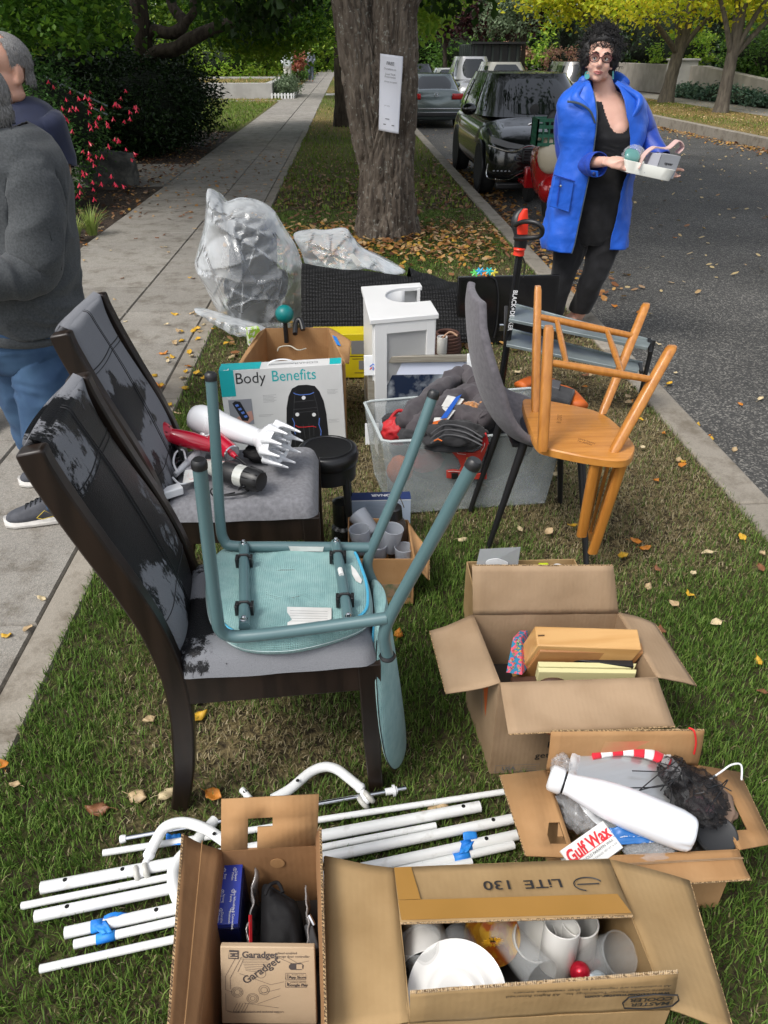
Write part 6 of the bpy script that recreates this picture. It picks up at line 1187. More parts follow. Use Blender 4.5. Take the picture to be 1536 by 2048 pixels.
fg.poly([(.71,.765),(.73,.795),(.84,.80),(.865,.77),(.855,.735),(.84,.715),(.73,.715),(.71,.74)],GI,T); fg.text('Wi',.0105,.757,.758,KR,T,bold=.0005); fg.rect(.79,.728,.85,.787,KR,T,d=.0012); fg.text('Fi',.0105,.82,.758,GI,T,bold=.0005)
for v,l,s in((.63,'App Store','Available on the'),(.53,'Google Play','ANDROID APP ON')):
    fg.lines([[(.675,v-.04),(.675,v+.04),(.885,v+.04),(.885,v-.04),(.675,v-.04)]],.0009,GI,T); fg.text(l,.0072,.80,v-.012,GI,T,bold=.0002); fg.text(s,.0032,.80,v+.022,GI,T)
fg.poly([(.69,.505),(.715,.53),(.69,.555)],GI,T); fg.lines([[(.692,.605),(.692,.655),(.71,.655),(.71,.605),(.692,.605)]],.0009,GI,T)
fg.text('Garadget',.020,.42,.70,GI,T,rot=.62,bold=.0003)
ci=lambda cx,cy_,r,n=18:[(cx+math.cos(2*PI*k/n)*r,cy_+math.sin(2*PI*k/n)*r*1.1) for k in range(n+1)]
ln=[[(.16,.86),(.05,.62),(.05,.45),(.12,.42)],[(.22,.87),(.10,.60),(.10,.46)],[(.16,.86),(.62,.86)],[(.2,.66),(.52,.52),(.66,.56)],[(.24,.84),(.18,.68)],ci(.17,.42,.06),ci(.17,.42,.045),ci(.33,.34,.06),ci(.33,.34,.045),ci(.33,.34,.025),ci(.45,.45,.055),ci(.45,.45,.035),ci(.17,.42,.03),ci(.42,.66,.05),[(.62,.86),(.86,.73)],[(.70,.87),(.80,.80),(.92,.83)],[(.40,.40),(.62,.47)],[(.38,.27),(.62,.38)],[(.24,.28),(.60,.22)],[(.05,.40),(.05,.18),(.12,.15),(.6,.17)]]
ln+=[[(.22+.006*k,.84-.02*k),(.52-.01*k,.85-.025*k)] for k in range(8)]+[[(.12+.03*k,.16),(.17+.03*k,.28)] for k in range(5)]
fg.lines(ln,.0006,GI,T,'garage_drawing'); fg.text('For setup instructions and technical support',.0055,.36,.17,GI,T)
# ================= WHITE TUBES =================
PG='white metal tubes laid out on the grass'
ENDC=mat('tube_inside',(.10,.10,.10),.7)
def pipe(label,p0,p1,r,z=None,holes=(),cap=True,steel=False,name='metal_tube',mid=None):
    z=z or r+.012; a=at(*p0,z); c=at(*p1,z); T=thing(name,label,'tube',a,None if steel else PG); d=(c-a).normalized(); b=MB()
    b.tube([a,a.lerp(c,.33)+V(0,0,.001),c],r,16,cap=False); b.build('tube',CHR if steel else WHITE,T,ang=60)
    b=MB(); b.tube([a+d*.002,a+d*.003],r*.9,16); b.tube([c-d*.003,c-d*.002],r*.9,16); b.build('open_end',ENDC if not cap else WHITE,T)
    if holes:
        for u,v in holes:
          b=MB(); h=at(u,v,z+r); t=(h-a).dot(d); b.lathe([(.001,0),(.0048,0),(.0048,.0012)],Matrix.Translation(a+d*t+V(0,0,r-.0006)),10)
          b.build('bolt_hole',mat('black_hole',(.003,.003,.003),.9),T)
    return a,c,T
pipe('slim white tube passing behind the cut-out of the narrow carton',(206,1706),(1012,1583),.0078)
pipe('thick white tube, upper of the thick ones, with two small holes',(82,1776),(960,1613),.0135,holes=((130,1757),(245,1735),(925,1607)),cap=False)
pipe('slim white tube whose tip reaches farthest left',(43,1812),(872,1651),.0082)
pipe('thick white capped tube in the middle of the row',(70,1833),(1024,1638),.0125,holes=((134,1812),(985,1635)),cap=True)
a1,c1,_=pipe('thick white tube bundled with blue tape, upper of the taped pair',(130,1866),(1034,1670),.0125,holes=((312,1836),(975,1682)),cap=False)
a2,c2,_=pipe('slim white tube bundled with blue tape, lower of the taped pair',(148,1889),(1028,1690),.0095,cap=False)
pipe('slim white tube lowest in the row, nearest the camera',(80,1938),(640,1815),.0085)
pipe('short slim white tube end showing above the computer carton',(800,1755),(944,1723),.0085)
_,_,ROD=pipe('thin polished steel rod with a white collar',(247,1678),(812,1577),.0068,steel=True)
a_,c_=at(247,1678,.02),at(812,1577,.02); d=(c_-a_).normalized(); T=ROD; Mx=Matrix.Translation(at(783,1582,.02))@d.to_track_quat('Z','Y').to_matrix().to_4x4(); b=MB(); b.lathe([(.009,-.016),(.009,.002),(.0145,.003),(.0145,.009),(.010,.010),(.010,.014)],Mx,20); b.build('collar',WPLA,T)
b=MB(); b.lathe([(.009,-.008),(.010,-.002),(.0085,.006)],Matrix.Translation(a_)@d.to_track_quat('Z','Y').to_matrix().to_4x4(),18); b.build('end_cap',WPLA,T)
for lab,u,p,q in(('blue tape wrapped round the taped pair at left','l',(195,1852),(215,1878)),('blue tape wrapped round the taped pair at right','r',(932,1692),(925,1712))):
    T=thing('painters_tape',lab,'tape',at(*p,.03)); z1,z2=.0245,.0215
    A_=at(*p,z1);B_=at(*q,z2)
    def onp(a,c,pt): d=(c-a).normalized(); return a+d*((pt-a).dot(d)),d
    pa,da=onp(a1,c1,A_); pb,db=onp(a2,c2,B_); b=MB(); b.tube([pb-db*.022,pb,pb+db*.016],.0102,18,cap=False); b.tube([pa-da*.012,pa+da*.012],.0131,18,cap=False)
    b.grid(lambda s_,t_:(pa-da*.012).lerp(pa+da*.020,s_).lerp((pb-db*.01).lerp(pb+db*.012,s_),t_)+V(0,0,.013+.004*noise.noise(V(s_*4,t_*5,1))),10,8)
    b.grid(lambda s_,t_:pa+da*(.012+.045*s_)+V(0,.004+.009*t_,.010+.006*math.sin(s_*4)+.003*noise.noise(V(s_*7,t_*4,3))),12,4) if u=='l' else b.grid(lambda s_,t_:pa+da*(-.006+.03*s_)+V(.004*s_,.006+.016*t_,.012+.010*t_*math.sin(2*s_+1)),10,6)
    b.build('strip',BLUE,T,ang=180,solid=.0006)
tag(MB().grid(lambda u,v:at(332+30*u,1668+22*v,.022)+V(0,0,.006*noise.noise(V(u*4,v*4,0))),8,8).build('painters_tape',BLUE,solid=.0006,ang=180),'crumpled blue tape scrap stuck behind the steel rod','tape')
def bent(label,pts,r,end=None,caster=None,holes=()):
    T=thing('bent_tube',label,'tube',pts[0],'curved white tubes with casters'); b=MB(); pp=cr(pts,8); b.tube(pp,r,16); b.build('tube',WHITE,T,ang=60)
    if holes:
        b=MB()
        for h in holes: b.lathe([(.001,0),(.0045,0),(.0045,.0012)],Matrix.Translation(Vector(h)+V(0,-.006,r-.0035)),10)
        b.build('bolt_hole',mat('black_hole',(.003,.003,.003),.9),T)
    if caster:
        c,ax=caster; RB=mat('grey_caster',(.50,.49,.45),.4); Mx=Matrix.Translation(c)@Vector(ax).to_track_quat('Z','Y').to_matrix().to_4x4()
        for s in(-1,1):
            b=MB(); b.lathe([(.001,-.006),(.012,-.006),(.017,-.005),(.0195,-.001),(.0195,.003),(.017,.006),(.001,.007)],Mx@Matrix.Translation((0,0,s*.010)),28); b.build('caster_wheel',RB,T,ang=50)
        b=MB(); b.lathe([(.012,-.005),(.012,.005)],Mx,18); e=pp[-1]; b.tube([e,e.lerp(Vector(c),.5),c],[.007,.008,.010],10); b.build('caster_fork',WPLA,T)
        b=MB(); dd=(pp[-1]-pp[-3]).normalized(); b.tube([pp[-1]-dd*.006,pp[-1],pp[-1]+dd*.006],[r*1.08,r*1.1,r*.8],14); b.build('end_plug',WPLA,T)
    return T
bent('white curved tube ending in a grey twin caster, left of the narrow carton',[at(500,1720,.045),at(440,1676,.06),at(405,1655,.07),at(365,1645,.07),at(330,1655,.065),at(310,1685,.055),at(297,1712,.045)],.0125,caster=(at(283,1745,.028),(.92,.3,.1)),holes=(at(430,1668,.068),))
bent('white curved tube ending in a caster beside the dining chair\'s front leg',[at(545,1598,.035),at(580,1578,.035),at(620,1545,.04),at(648,1534,.045),at(672,1538,.045),at(697,1556,.04),at(722,1577,.035)],.0125,caster=(at(732,1600,.024),(.75,.45,.5)),holes=(at(596,1562,.045),))
bent('white hooked tube partly hidden behind the narrow carton\'s left flap',[at(430,1640,.02),at(385,1690,.025),at(355,1722,.03),at(345,1750,.03),at(352,1790,.03),at(372,1830,.028)],.013)
pipe('short white tube stub peeping above the narrow carton\'s raised flap',(484,1580),(500,1598),.0085,holes=((489,1583),))
# ================= CUPS BOX, SMALL BLUE BOX, STOOL =================
z=.185; rim=[V(at(693,1045,z).x,at(760,1040,z).y,z),at(822,1045,z),at(825,1118,z),at(700,1120,z)]
b_=[rim[0],rim[1],rim[2],rim[3]]; rim=[at(697,1035,z),at(815,1040,z),at(828,1118,z),at(697,1118,z)]
CU=carton('cardboard_box','small open carton of frosted cups with a loose side flap',rim,z,CB2,flaps=(([rim[2],rim[1],at(858,1100,.16),at(858,1160,.10)],),))
b=MB(); b.panel([rim[3]+V(.01,-.004,-.10),rim[2]+V(-.01,-.004,-.10),rim[2]+V(-.01,-.004,-.155),rim[3]+V(.01,-.004,-.155)],.001); b.build('faded_print',mat('olive_print',(.13,.15,.08),.8,c2=(.3,.2,.12),ns=40),CU)
FR_=mat('frosted_plastic',(.40,.43,.48),.35,alpha=.62,coat=.3)
for i,(u,v,rt_,lab) in enumerate(((731,1048,(R(-40),R(-50),0),'frosted grey cup lying tilted at the back of the cups carton'),(722,1080,(0,R(-6),0),'frosted grey cup at the front left of the cups carton'),(783,1078,(R(4),R(6),0),'frosted grey cup at the front right of the cups carton'),(757,1098,(R(10),0,0),'short frosted cup low between the two upright cups'),(808,1108,(0,0,0),'shallow clear cup in the right corner of the cups carton'))):
    cup('frosted_cup',lab,'cup',at(u,v,.175 if i<3 else .14),.037 if i<3 else .033,.095 if i<3 else .06,rt_,FR_,.029)
T=thing('carafe','smoky brown glass carafe with black lid in the cups carton','carafe',at(793,1060,.17)); Mx=Matrix.Translation(at(797,1090,.10))@Euler((R(4),R(-6),0)).to_matrix().to_4x4(); b=MB(); b.lathe([(.04,-.06),(.046,0),(.042,.06),(.030,.11),(.022,.125),(.023,.135)],Mx,32); b.build('glass_body',mat('smoky_brown_glass',(.06,.05,.048),.08,alpha=.8,coat=.8),T,ang=60)
b=MB(); b.lathe([(.026,.125),(.026,.165),(.022,.17),(.001,.17)],Mx,28); b.build('lid',BLK,T); b=MB(); b.tube(cr([Mx@V(-.02,0,.165),Mx@V(-.01,.01,.20),Mx@V(.02,.01,.20),Mx@V(.034,0,.16)],5),.002,6); b.build('wire_handle',CHR,T)
# small blue retail box behind
z=.17; q0,q1=at(690,1100,.0),at(820,1100,0); x0,x1=at(692,1000,z).x,at(822,1000,z).x; yb=at(690,998,z).y; 
NV=mat('navy_print',(.012,.03,.12),.35,coat=.2); LB=mat('pale_blue_card',(.38,.45,.55),.4,c2=(.33,.40,.50),ns=8)
T=thing('retail_box','small navy and pale blue appliance box behind the carton of cups','box',V(x0,yb,0)); y0=yb-.012; dp=.055
MB().box(V((x0+x1)/2,y0+dp/2,z/2),(x1-x0,dp,z)).build('carton',LB,T,bev=.001); MB().box(V((x0+x1)/2,y0+dp/2,z+.0008),(x1-x0+.001,dp+.001,.001)).build('top_print',NV,T); MB().box(V(x0+.009,y0-.0008,z/2),(.018,.001,z)).build('side_print',NV,T)
ff=Face(V(x0,y0,0),V(x1,y0,0),V(x0,y0,z)); WI2=mat('white_print',(.78,.78,.78),.5)
ff.text('CONAIR',.019,.075,.52,WI2,T,rot=PI/2,bold=.0005); ft=Face(V(x1,y0+dp,z+.0015),V(x0,y0+dp,z+.0015),V(x1,y0,z+.0015)); ft.text('CONAIR',.024,.42,.45,WI2,T,bold=.0008)
ff.lines([[(.3,.9-k*.035),(.85-.1*(k%3),.9-k*.035)] for k in range(12)],.0008,INKG,T); ff.line([(0,.985),(1,.985)],.003,WI2,T)
# black round stool
T=thing('round_stool','round black cushioned stool right of the second dining chair','stool',(-.12,2.46,0)); c=at(655,905,.40); cx,cy_=c.x,c.y+.02; LE=mat('black_leatherette',(.011,.011,.012),.33,bs=120,bd=.0005)
b=MB(); b.lathe([(.098,.355),(.106,.36),(.110,.385),(.106,.405),(.096,.412),(.085,.409),(.001,.410)],Matrix.Translation((cx,cy_,0)),44,cap=False); b.build('cushion',LE,T,ang=60); b=MB(); b.lathe([(.085,.40),(.088,.4125),(.086,.4135),(.083,.411)],Matrix.Translation((cx,cy_,0)),44,cap=False); b.build('piping',LE,T)
b=MB(); b.lathe([(.098,.30),(.100,.358)],Matrix.Translation((cx,cy_,0)),40); b.build('apron',BLK,T)
for k in range(4): a=PI/4+k*PI/2; b=MB(); b.tube([(cx+math.cos(a)*.085,cy_+math.sin(a)*.085,.33),(cx+math.cos(a)*.115,cy_+math.sin(a)*.115,0)],[.014,.010],10); b.build('leg',BLK,T)
T=thing('steel_canister','dark glass canister under the round stool','canister',(cx+.03,cy_-.02,0)); b=MB(); b.lathe([(.035,.0),(.042,.02),(.042,.09),(.03,.10),(.036,.11),(.036,.2),(.02,.21)],Matrix.Translation((cx+.045,cy_-.02,.0)),26); b.build('body',mat('dark_metal',(.08,.08,.075),.25,.8),T)
# ================= CONAIR BOX =================
CW=mat('white_card_gloss',(.66,.66,.65),.35,c2=(.61,.61,.60),ns=4,bs=5,bd=.004); TLc=mat('turquoise_print',(.01,.40,.42),.4)
z=.40; tl,tr=at(437,742,z),at(683,712,z); yA=tl.y; tl=V(tl.x,tl.y,z); tr=at(683,735,z) if 0 else at(683,728,z)
bl,br=V(tl.x+.012,tl.y-.03,.0),V(tr.x+.012,tr.y-.03,.0); T=thing('massager_box','large white seat massager box with turquoise corner and black cushion picture','box',V(bl.x,bl.y,0)); back=V(.0,.085,0)
b=MB(); b.add([bl,br,tr,tl,bl+back,br+back,tr+back,tl+back],[(0,1,2,3),(7,6,5,4),(0,4,5,1),(1,5,6,2),(2,6,7,3),(3,7,4,0)]); b.build('carton',CW,T,bev=.002)
fc=Face(bl,br,tl); ftp=Face(tl,tr,tl+back)
ftp.rect(0,0,.33,1,TLc,T,'colour_corner'); ftp.rect(.90,.05,.995,.95,TLc,T); ftp.text('CONAIR',.03,.70,.5,INKG,T,rot=PI); ftp.text('IC',.028,.945,.5,WI2,T,rot=PI,bold=.001)
b=MB(); hp=ftp.p(.5,.45,.0); ux=ftp.ax.normalized(); b.tube(cr([hp-ux*.06,hp-ux*.045+V(0,0,.016),hp+V(0,0,.024),hp+ux*.045+V(0,0,.016),hp+ux*.06],6),.007,8,fl=.4); b.build('carry_handle',WPLA,T)
fc.rect(0,.70,.115,1.0,TLc,T,'colour_corner'); fc.text('CONAIR',.036,.060,.845,WI2,T,rot=PI/2,bold=.0014)
fc.text('Body',.072,.245,.895,PRINT,T,sx=.92); fc.text('Benefits',.072,.60,.900,TLc,T,sx=.88)
GY=mat('photo_grey',(.25,.26,.29),.5); fc.rect(.045,.36,.235,.66,GY,T,'photo_panel'); 
fc.poly([(.10,.40),(.19,.37),(.235,.42),(.225,.52),(.17,.50),(.10,.45)],mat('skin_print',(.50,.27,.22),.5),T,d=.0012); fc.poly([(.075,.62),(.10,.645),(.14,.635),(.20,.44),(.185,.40),(.14,.41)],mat('dark_print',(.012,.013,.02),.5),T,d=.0018)
for k in range(4): fc.poly([(.095+.02*k,.60-.045*k),(.12+.02*k,.61-.045*k),(.128+.02*k,.585-.045*k),(.105+.02*k,.575-.045*k)],mat('blue_print',(.10,.2,.6),.5),T,d=.0023)
cush=[(.50,.02),(.50,.30),(.515,.52),(.54,.66),(.575,.75),(.63,.785),(.70,.785),(.765,.765),(.80,.70),(.83,.58),(.845,.42),(.85,.20),(.85,.02)]
fc.poly(cush,mat('print_black',(.010,.010,.012),.45),T,'cushion_picture',d=.0012)
fc.lines([[(.56,.05),(.565,.35),(.58,.55),(.60,.72)],[(.78,.05),(.78,.35),(.77,.55),(.745,.72)],[(.57,.50),(.77,.51)],[(.57,.46),(.77,.47)],[(.58,.59),(.76,.60)],[(.60,.30),(.61,.16)],[(.64,.32),(.65,.14)],[(.69,.32),(.69,.14)],[(.73,.30),(.725,.16)]],.0018,mat('print_grey',(.06,.06,.065),.5),T,d=.0018)
fc.lines([[(.585,.70),(.60,.685),(.64,.67),(.72,.672),(.755,.69)],[(.555,.40),(.57,.34),(.56,.26),(.57,.20)],[(.785,.38),(.775,.30),(.79,.22),(.78,.12)]],.0035,mat('blue_print',(.10,.2,.6),.5),T,d=.0022)
fc.lines([[(.575,.31),(.60,.285),(.66,.28),(.72,.285),(.75,.27)]],.0035,RED,T,d=.0022)
b=MB()
for u,v in((.665,.635),(.60,.44),(.74,.425)): b.lathe([(.001,0),(.009,0),(.009,.0004)],Matrix.Translation(fc.p(u,v,.0022))@fc.n.to_track_quat('Z','Y').to_matrix().to_4x4(),14)
b.build('node_print',WI2,T)
fc.lines([[(u,v-k*.016),(u+w_-.02*(k%2),v-k*.016)] for u,v,n_,w_ in((.33,.69,6,.11),(.28,.46,2,.12),(.27,.27,2,.12),(.865,.71,4,.09),(.86,.35,3,.09)) for k in range(n_)],.0008,INKG,T)
# open brown carton behind it
z=.38; bx=[at(505,668,z),at(690,655,z)]; yb=at(640,655,z).y; yf=tl.y+.12; rim=[V(at(530,658,z).x,yb,z),V(at(655,655,z).x,yb,z),V(at(690,700,z).x,yf,z),V(at(487,712,z).x,yf,z)]
CC=carton('cardboard_box','open brown carton with a blue tape mark, behind the massager box',rim,z,CB2,flaps=(([rim[1],rim[2],at(697,728,.34),at(702,682,.37)],),([rim[0],rim[3],at(470,738,.33),at(515,668,.40)],)))
MB().panel([rim[1].lerp(rim[2],.30)+V(.001,-.002,.010)]*1+[rim[1].lerp(rim[2],.30)+V(.02,-.002,.003),rim[1].lerp(rim[2],.55)+V(.02,-.002,.003),rim[1].lerp(rim[2],.55)+V(.001,-.002,.010)],.002).build('tape_mark',BLUE,CC)
tag(MB().tube(cr([at(555,702,.37),at(560,694,.39),at(580,692,.39),at(596,700,.385),at(612,697,.38)],6),.003,8).build('cream_cable',mat('cream_plastic',(.5,.47,.38),.5)),'coiled cream cable inside the brown carton behind the massager box','cable')
tag(MB().lathe([(.016,0),(.018,.03),(.012,.035),(.012,.05)],Matrix.Translation(at(421,760,.03)),16).build('bottle_cap',BLK),'small black bottle cap on the grass left of the massager box','cap')
# teal ball massager
T=thing('ball_massager','teal fluted ball massager on a black handle','massager',at(570,640,.40)); c=at(569,628,.46); TL_=mat('teal_rubber',(.0,.17,.17),.4); b=MB(); n=40
b.loft([[c+V(math.cos(2*PI*k/n)*math.sin(a)*.046*(1+.03*math.cos(k*PI)),math.sin(2*PI*k/n)*math.sin(a)*.046*(1+.03*math.cos(k*PI)),math.cos(a)*.046) for k in range(n)] for a in[max(.05,i*PI/16) for i in range(16)]]); b.build('ball',TL_,T,ang=180); b=MB(); b.tube([c-V(0,0,.04),c-V(0,0,.15)],.012,10); b.build('handle',BLK,T)
T=thing('hand_massager','short black curved handle beside the teal massager','handle',at(598,648,.40)); b=MB(); b.tube(cr([at(590,668,.38),at(592,645,.42),at(600,640,.43),at(606,660,.39)],5),.013,10); b.build('grip',BLK,T)
T=thing('snack_box','small lime and white packet left of the brown carton','packet',at(505,675,.2)); MB().box(at(507,672,.20),(.07,.05,.10),Matrix.Rotation(.4,3,'Z')).build('carton',mat('lime_print',(.35,.55,.05),.5,c2=(.7,.7,.68),ns=40,lo=.48,hi=.52),T,bev=.002)
# ================= YELLOW BAG, CABINET, TV, FRAMES =================
z=.24; T=thing('yellow_box','bright yellow printed box between the carton and white cabinet','box',at(700,740,0)); YE=mat('yellow_print',(.62,.50,.01),.4,c2=(.55,.43,.01),ns=6)
q=[at(680,752,.02),at(745,752,.02),at(735,652,.27),at(620,650,.30)]; ya=q[0].y; c0=V(at(620,655,.27).x,ya+.25,0)
x0=at(625,655,.26).x; x1=x0+.52; yy0=at(700,668,.26).y; b=MB(); b.box(V((x0+x1)/2,yy0+.07,.13),(x1-x0,.14,.26)); b.build('carton',YE,T,bev=.004); fy=Face(V(x0,yy0,0),V(x1,yy0,0),V(x0,yy0,.26))
for u0,v0,u1,v1 in((.42,.55,.56,.85),(.5,.2,.62,.4),(.28,.6,.36,.8)): fy.rect(u0,v0,u1,v1,mat('grey_print',(.2,.2,.2),.5),T)
fy.lines([[(.40,.5),(.6,.5)],[(.43,.44),(.6,.44)],[(.45,.12),(.6,.12)],[(.6,.9),(.62,.55),(.57,.5)]],.004,PRINT,T)
# white under-sink cabinet
CABW=mat('white_cabinet_paint',(.74,.74,.73),.38,c2=(.70,.70,.69),ns=3)
z=.60; TL0,TL1,TL2,TL3=at(722,573,z),at(840,565,z),at(878,628,z),at(740,640,z); 
T=thing('sink_cabinet','white wooden cabinet with a U shaped cut-out in its top','cabinet',at(800,760,0)); e=[TL0,TL1,TL2,TL3]
xf=(TL2-TL3); xb=(TL1-TL0); 
out=[TL3,TL2]; cR=lambda u,v:TL3.lerp(TL2,u).lerp(TL0.lerp(TL1,u),v)
pl=[(0,0),(1,0),(1,.42)]+[(1-.62*math.sin(t)*1.0 if 0 else .62-.34*math.sin(t)+.0,.65+.22*-math.cos(t)) for t in[PI*k/12 for k in range(13)]]+[(1,.87),(1,1),(0,1)]
pl=[(0,0),(1,0),(1,.40)]+[(.70-.36*math.sin(t),.635-.235*math.cos(t)) for t in[PI*k/12 for k in range(13)]]+[(1,.87),(1,1),(0,1)]
b=MB(); tops=[cR(u,v) for u,v in pl]; b.panel(tops,.022,-.011); b.build('top',CABW,T,bev=.003)
dx=(TL2-TL3).normalized()*.018; fl_,fr_=TL3+dx+V(0,.02,0),TL2-dx+V(0,.02,0); bl_,br_=TL0+dx,TL1-dx; H_=.30
dv=lambda p,h:V(p.x,p.y,h)
MB().panel([dv(fl_,.30),dv(fr_,.30),dv(fr_,.588),dv(fl_,.588)],.012).build('door',CABW,T,bev=.001) 
b=MB(); F2=Face(dv(fl_,.0),dv(fr_,.0),dv(fl_,.588)); 
for u0,v0,u1,v1 in((0,.0,.20,1),(.86,.0,1,1),(.20,.90,.86,1),(.20,.0,.86,.1)): b.panel([F2.p(u0,v0,.010),F2.p(u1,v0,.010),F2.p(u1,v1,.010),F2.p(u0,v1,.010)],.010)
b.build('door_frame',CABW,T,bev=.001); MB().panel([F2.p(.2,.1,.003),F2.p(.86,.1,.003),F2.p(.86,.9,.003),F2.p(.2,.9,.003)],.006).build('front_panel',CABW,T)
MB().panel([dv(fl_,0),dv(bl_,0),dv(bl_,.588),dv(fl_,.588)],.015).build('side_panel',CABW,T); qa,qb=fr_.lerp(br_,.42),fr_.lerp(br_,.86); MB().panel([dv(fr_,0),dv(br_,0),dv(br_,.588),dv(qb,.588),dv(qb,.45),dv(qa,.45),dv(qa,.588),dv(fr_,.588)],.015).build('side_panel',CABW,T)
b=MB(); ar=[cR(.70-.36*math.sin(t),.635-.235*math.cos(t)) for t in[PI*k/12 for k in range(13)]]; b.loft([[V(p.x,p.y,h) for p in ar] for h in(.585,.45)],cap=False,closed=False); b.build('inner_curve',CABW,T,solid=.008)
b=MB(); b.panel([dv(bl_,.0)+V(0,-.01,0),dv(br_,.0)+V(0,-.01,0),dv(br_,.58)+V(0,-.01,0),dv(bl_,.58)+V(0,-.01,0)],.01); b.build('back_panel',CABW,T)
# TV
T=thing('flat_television','flat black television standing on edge behind the wooden chair','television',at(1000,690,0)); a=at(910,688,0); c=at(1100,640,0); tvh=.40; tY=a.y; ta,tb=V(a.x,tY,.0),V(at(1105,690,0).x+.02,tY+.02,.0); up=V(0,.03,.42)
b=MB(); b.panel([ta,tb,tb+up,ta+up],.03); b.build('casing',BLKG,T,bev=.004); ftv=Face(ta,tb,ta+up); ftv.rect(.03,.10,.97,.96,mat('screen_black',(.006,.006,.007),.12),T,'screen',d=.0155)
b=MB(); b.tube(cr([ftv.p(.28,1.01,.02),ftv.p(.36,.95,.03),ftv.p(.40,.7,.03),ftv.p(.40,.3,.03),ftv.p(.38,.1,.03)],6),.005,6); b.build('cable',BLK,T)
T=thing('rope_toy','bright knotted plastic toy on top of the television','toy',at(960,555,.4)); 
for i,(u,cn,cc_) in enumerate(((944,'green_toy_bead',(.1,.5,.1)),(953,'blue_toy_bead',(.02,.3,.55)),(962,'orange_toy_bead',(.65,.2,.02)),(969,'teal_toy_bead',(.0,.4,.4)),(977,'yellow_toy_bead',(.6,.5,.05)))):
    b=MB(); p=ta.lerp(tb,(u-912)/190)+up+V(0,0,.02+.008*(i%2)); 
    for k in range(6): b.tube([p,p+V(math.cos(k)*.03,.01*math.sin(k),math.sin(k)*.022)],[.008,.005],6)
    b.build(cn,mat(cn,cc_,.4),T)
# big picture frame
T=thing('picture_frame','silver framed picture with white corner protectors standing behind the bin','picture frame',at(740,890,0)); ya=at(745,890,0).y+.02; zb=atY(745,720,ya).z; xa,xb=atY(735,720,ya).x,atY(962,720,ya).x; lean=V(0,.05,0)
fa=Face(V(xa,ya,0),V(xb,ya,0),V(xa,ya,zb)+lean); FRM=mat('silver_wood_frame',(.36,.33,.27),.35,.4,c2=(.28,.25,.20),ns=50,st=(.2,4,4)); 
def fbar(u0,v0,u1,v1,nm,m,d0,th_): MB().panel([fa.p(u0,v0,d0),fa.p(u1,v0,d0),fa.p(u1,v1,d0),fa.p(u0,v1,d0)],th_).build(nm,m,T,bev=.002)
fbar(0,.93,1,1,'frame_rail',FRM,.0,.028); fbar(0,0,.06,.93,'frame_rail',FRM,.0,.028); fbar(.94,0,1,.93,'frame_rail',FRM,.0,.028); fbar(.06,0,.94,.06,'frame_rail',FRM,.0,.028)
fbar(.06,.06,.94,.93,'mount',mat('mount_card',(.62,.66,.78),.4,coat=.6),-.004,.004)
ART=mat('storm_print',(.012,.02,.045),.15,c2=(.34,.37,.40),ns=11,nd=9,lo=.50,hi=.70,coat=.7); fbar(.16,.12,.84,.79,'print',ART,.0008,.003)
for u0,v0,u1,v1 in((-.03,.80,.115,1.02),(.885,.80,1.03,1.02),(-.03,-.0,.10,.25)): fbar(u0,v0,u1,v1,'corner_protector',WPLA,.018,.012)
fa.lines([[(.02,.90),(.05,.93),(.07,.90)],[(.05,.90),(.05,.86)]],.005,mat('blue_print',(.10,.2,.6),.5),T,d=.026); fa.lines([[(.02,.87),(.04,.89)],[(.06,.88),(.075,.86)]],.005,RED,T,d=.026)
# brown woven basket and white cup right of cabinet
T=thing('wicker_basket','dark brown woven basket behind the picture frame','basket',at(890,700,0)); c=at(893,700,.10); b=MB()
for k in range(11): b.tube([c+V(math.cos(2*PI*i/24)*(.06+.02*math.sin(k*.3)),math.sin(2*PI*i/24)*(.06+.02*math.sin(k*.3)),-.08+k*.018) for i in range(24)],.010,6,closed=True)
b.build('weave',mat('brown_wicker',(.07,.03,.02),.6),T); b=MB(); b.tube(cr([at(885,676,.22),at(900,664,.25),at(915,672,.24)],5),.006,6); b.build('handle_leather',mat('tan_leather',(.35,.2,.12),.6),T)
cup('white_pot','small white pot between the white cabinet and wicker basket','pot',at(884,690,.16),.03,.10,(0,0,0),CER)
# ================= CLEAR STORAGE BIN AND CLOTHES =================
z=.34; RB=[at(728,803,z),at(1072,775,z),at(1130,862,z),at(766,884,z)]; BB_=[at(745,905,0),at(1085,905,0),at(1122,966,0),at(822,1001,0)]
BB_=[V(p.x,p.y,.004) for p in BB_]
T=thing('storage_bin','large translucent plastic storage bin full of clothes and dog gear','storage bin',at(940,980,0)); BIN=mat('milky_clear_plastic',(.50,.55,.55),.18,alpha=.32,coat=.7,c2=(.56,.60,.60),ns=4)
low=[RB[i].lerp(BB_[i],1.0) for i in range(4)]; c=sum(RB,Vector())/4
low=[V(p.x+(c.x-p.x)*.10,p.y+(c.y-p.y)*.10,.004) for p in RB]
for i,nm in enumerate(('back_side','right_side','front_side','left_side')):
    a,b_=RB[i],RB[(i+1)%4]; c_,d_=low[(i+1)%4],low[i]; b=MB(); b.grid(lambda u,v:a.lerp(b_,u).lerp(d_.lerp(c_,u),v)+V(0,0,0)+(V(a.y-b_.y,b_.x-a.x,0).normalized()*(-.006*math.sin(PI*u)*math.sin(PI*v))),12,8); b.build(nm,BIN,T,solid=.003,ang=180)
MB().panel(low,.004).build('base',BIN,T)
b=MB(); ctr=sum(RB,Vector())/4; b.tube([p for i in range(4) for p in(RB[i].lerp(RB[(i+1)%4],.04),RB[i].lerp(RB[(i+1)%4],.96))],.0065,8,closed=True,fl=.8); b.build('rim',mat('clear_rim',(.62,.68,.68),.15,alpha=.7,coat=.8),T)
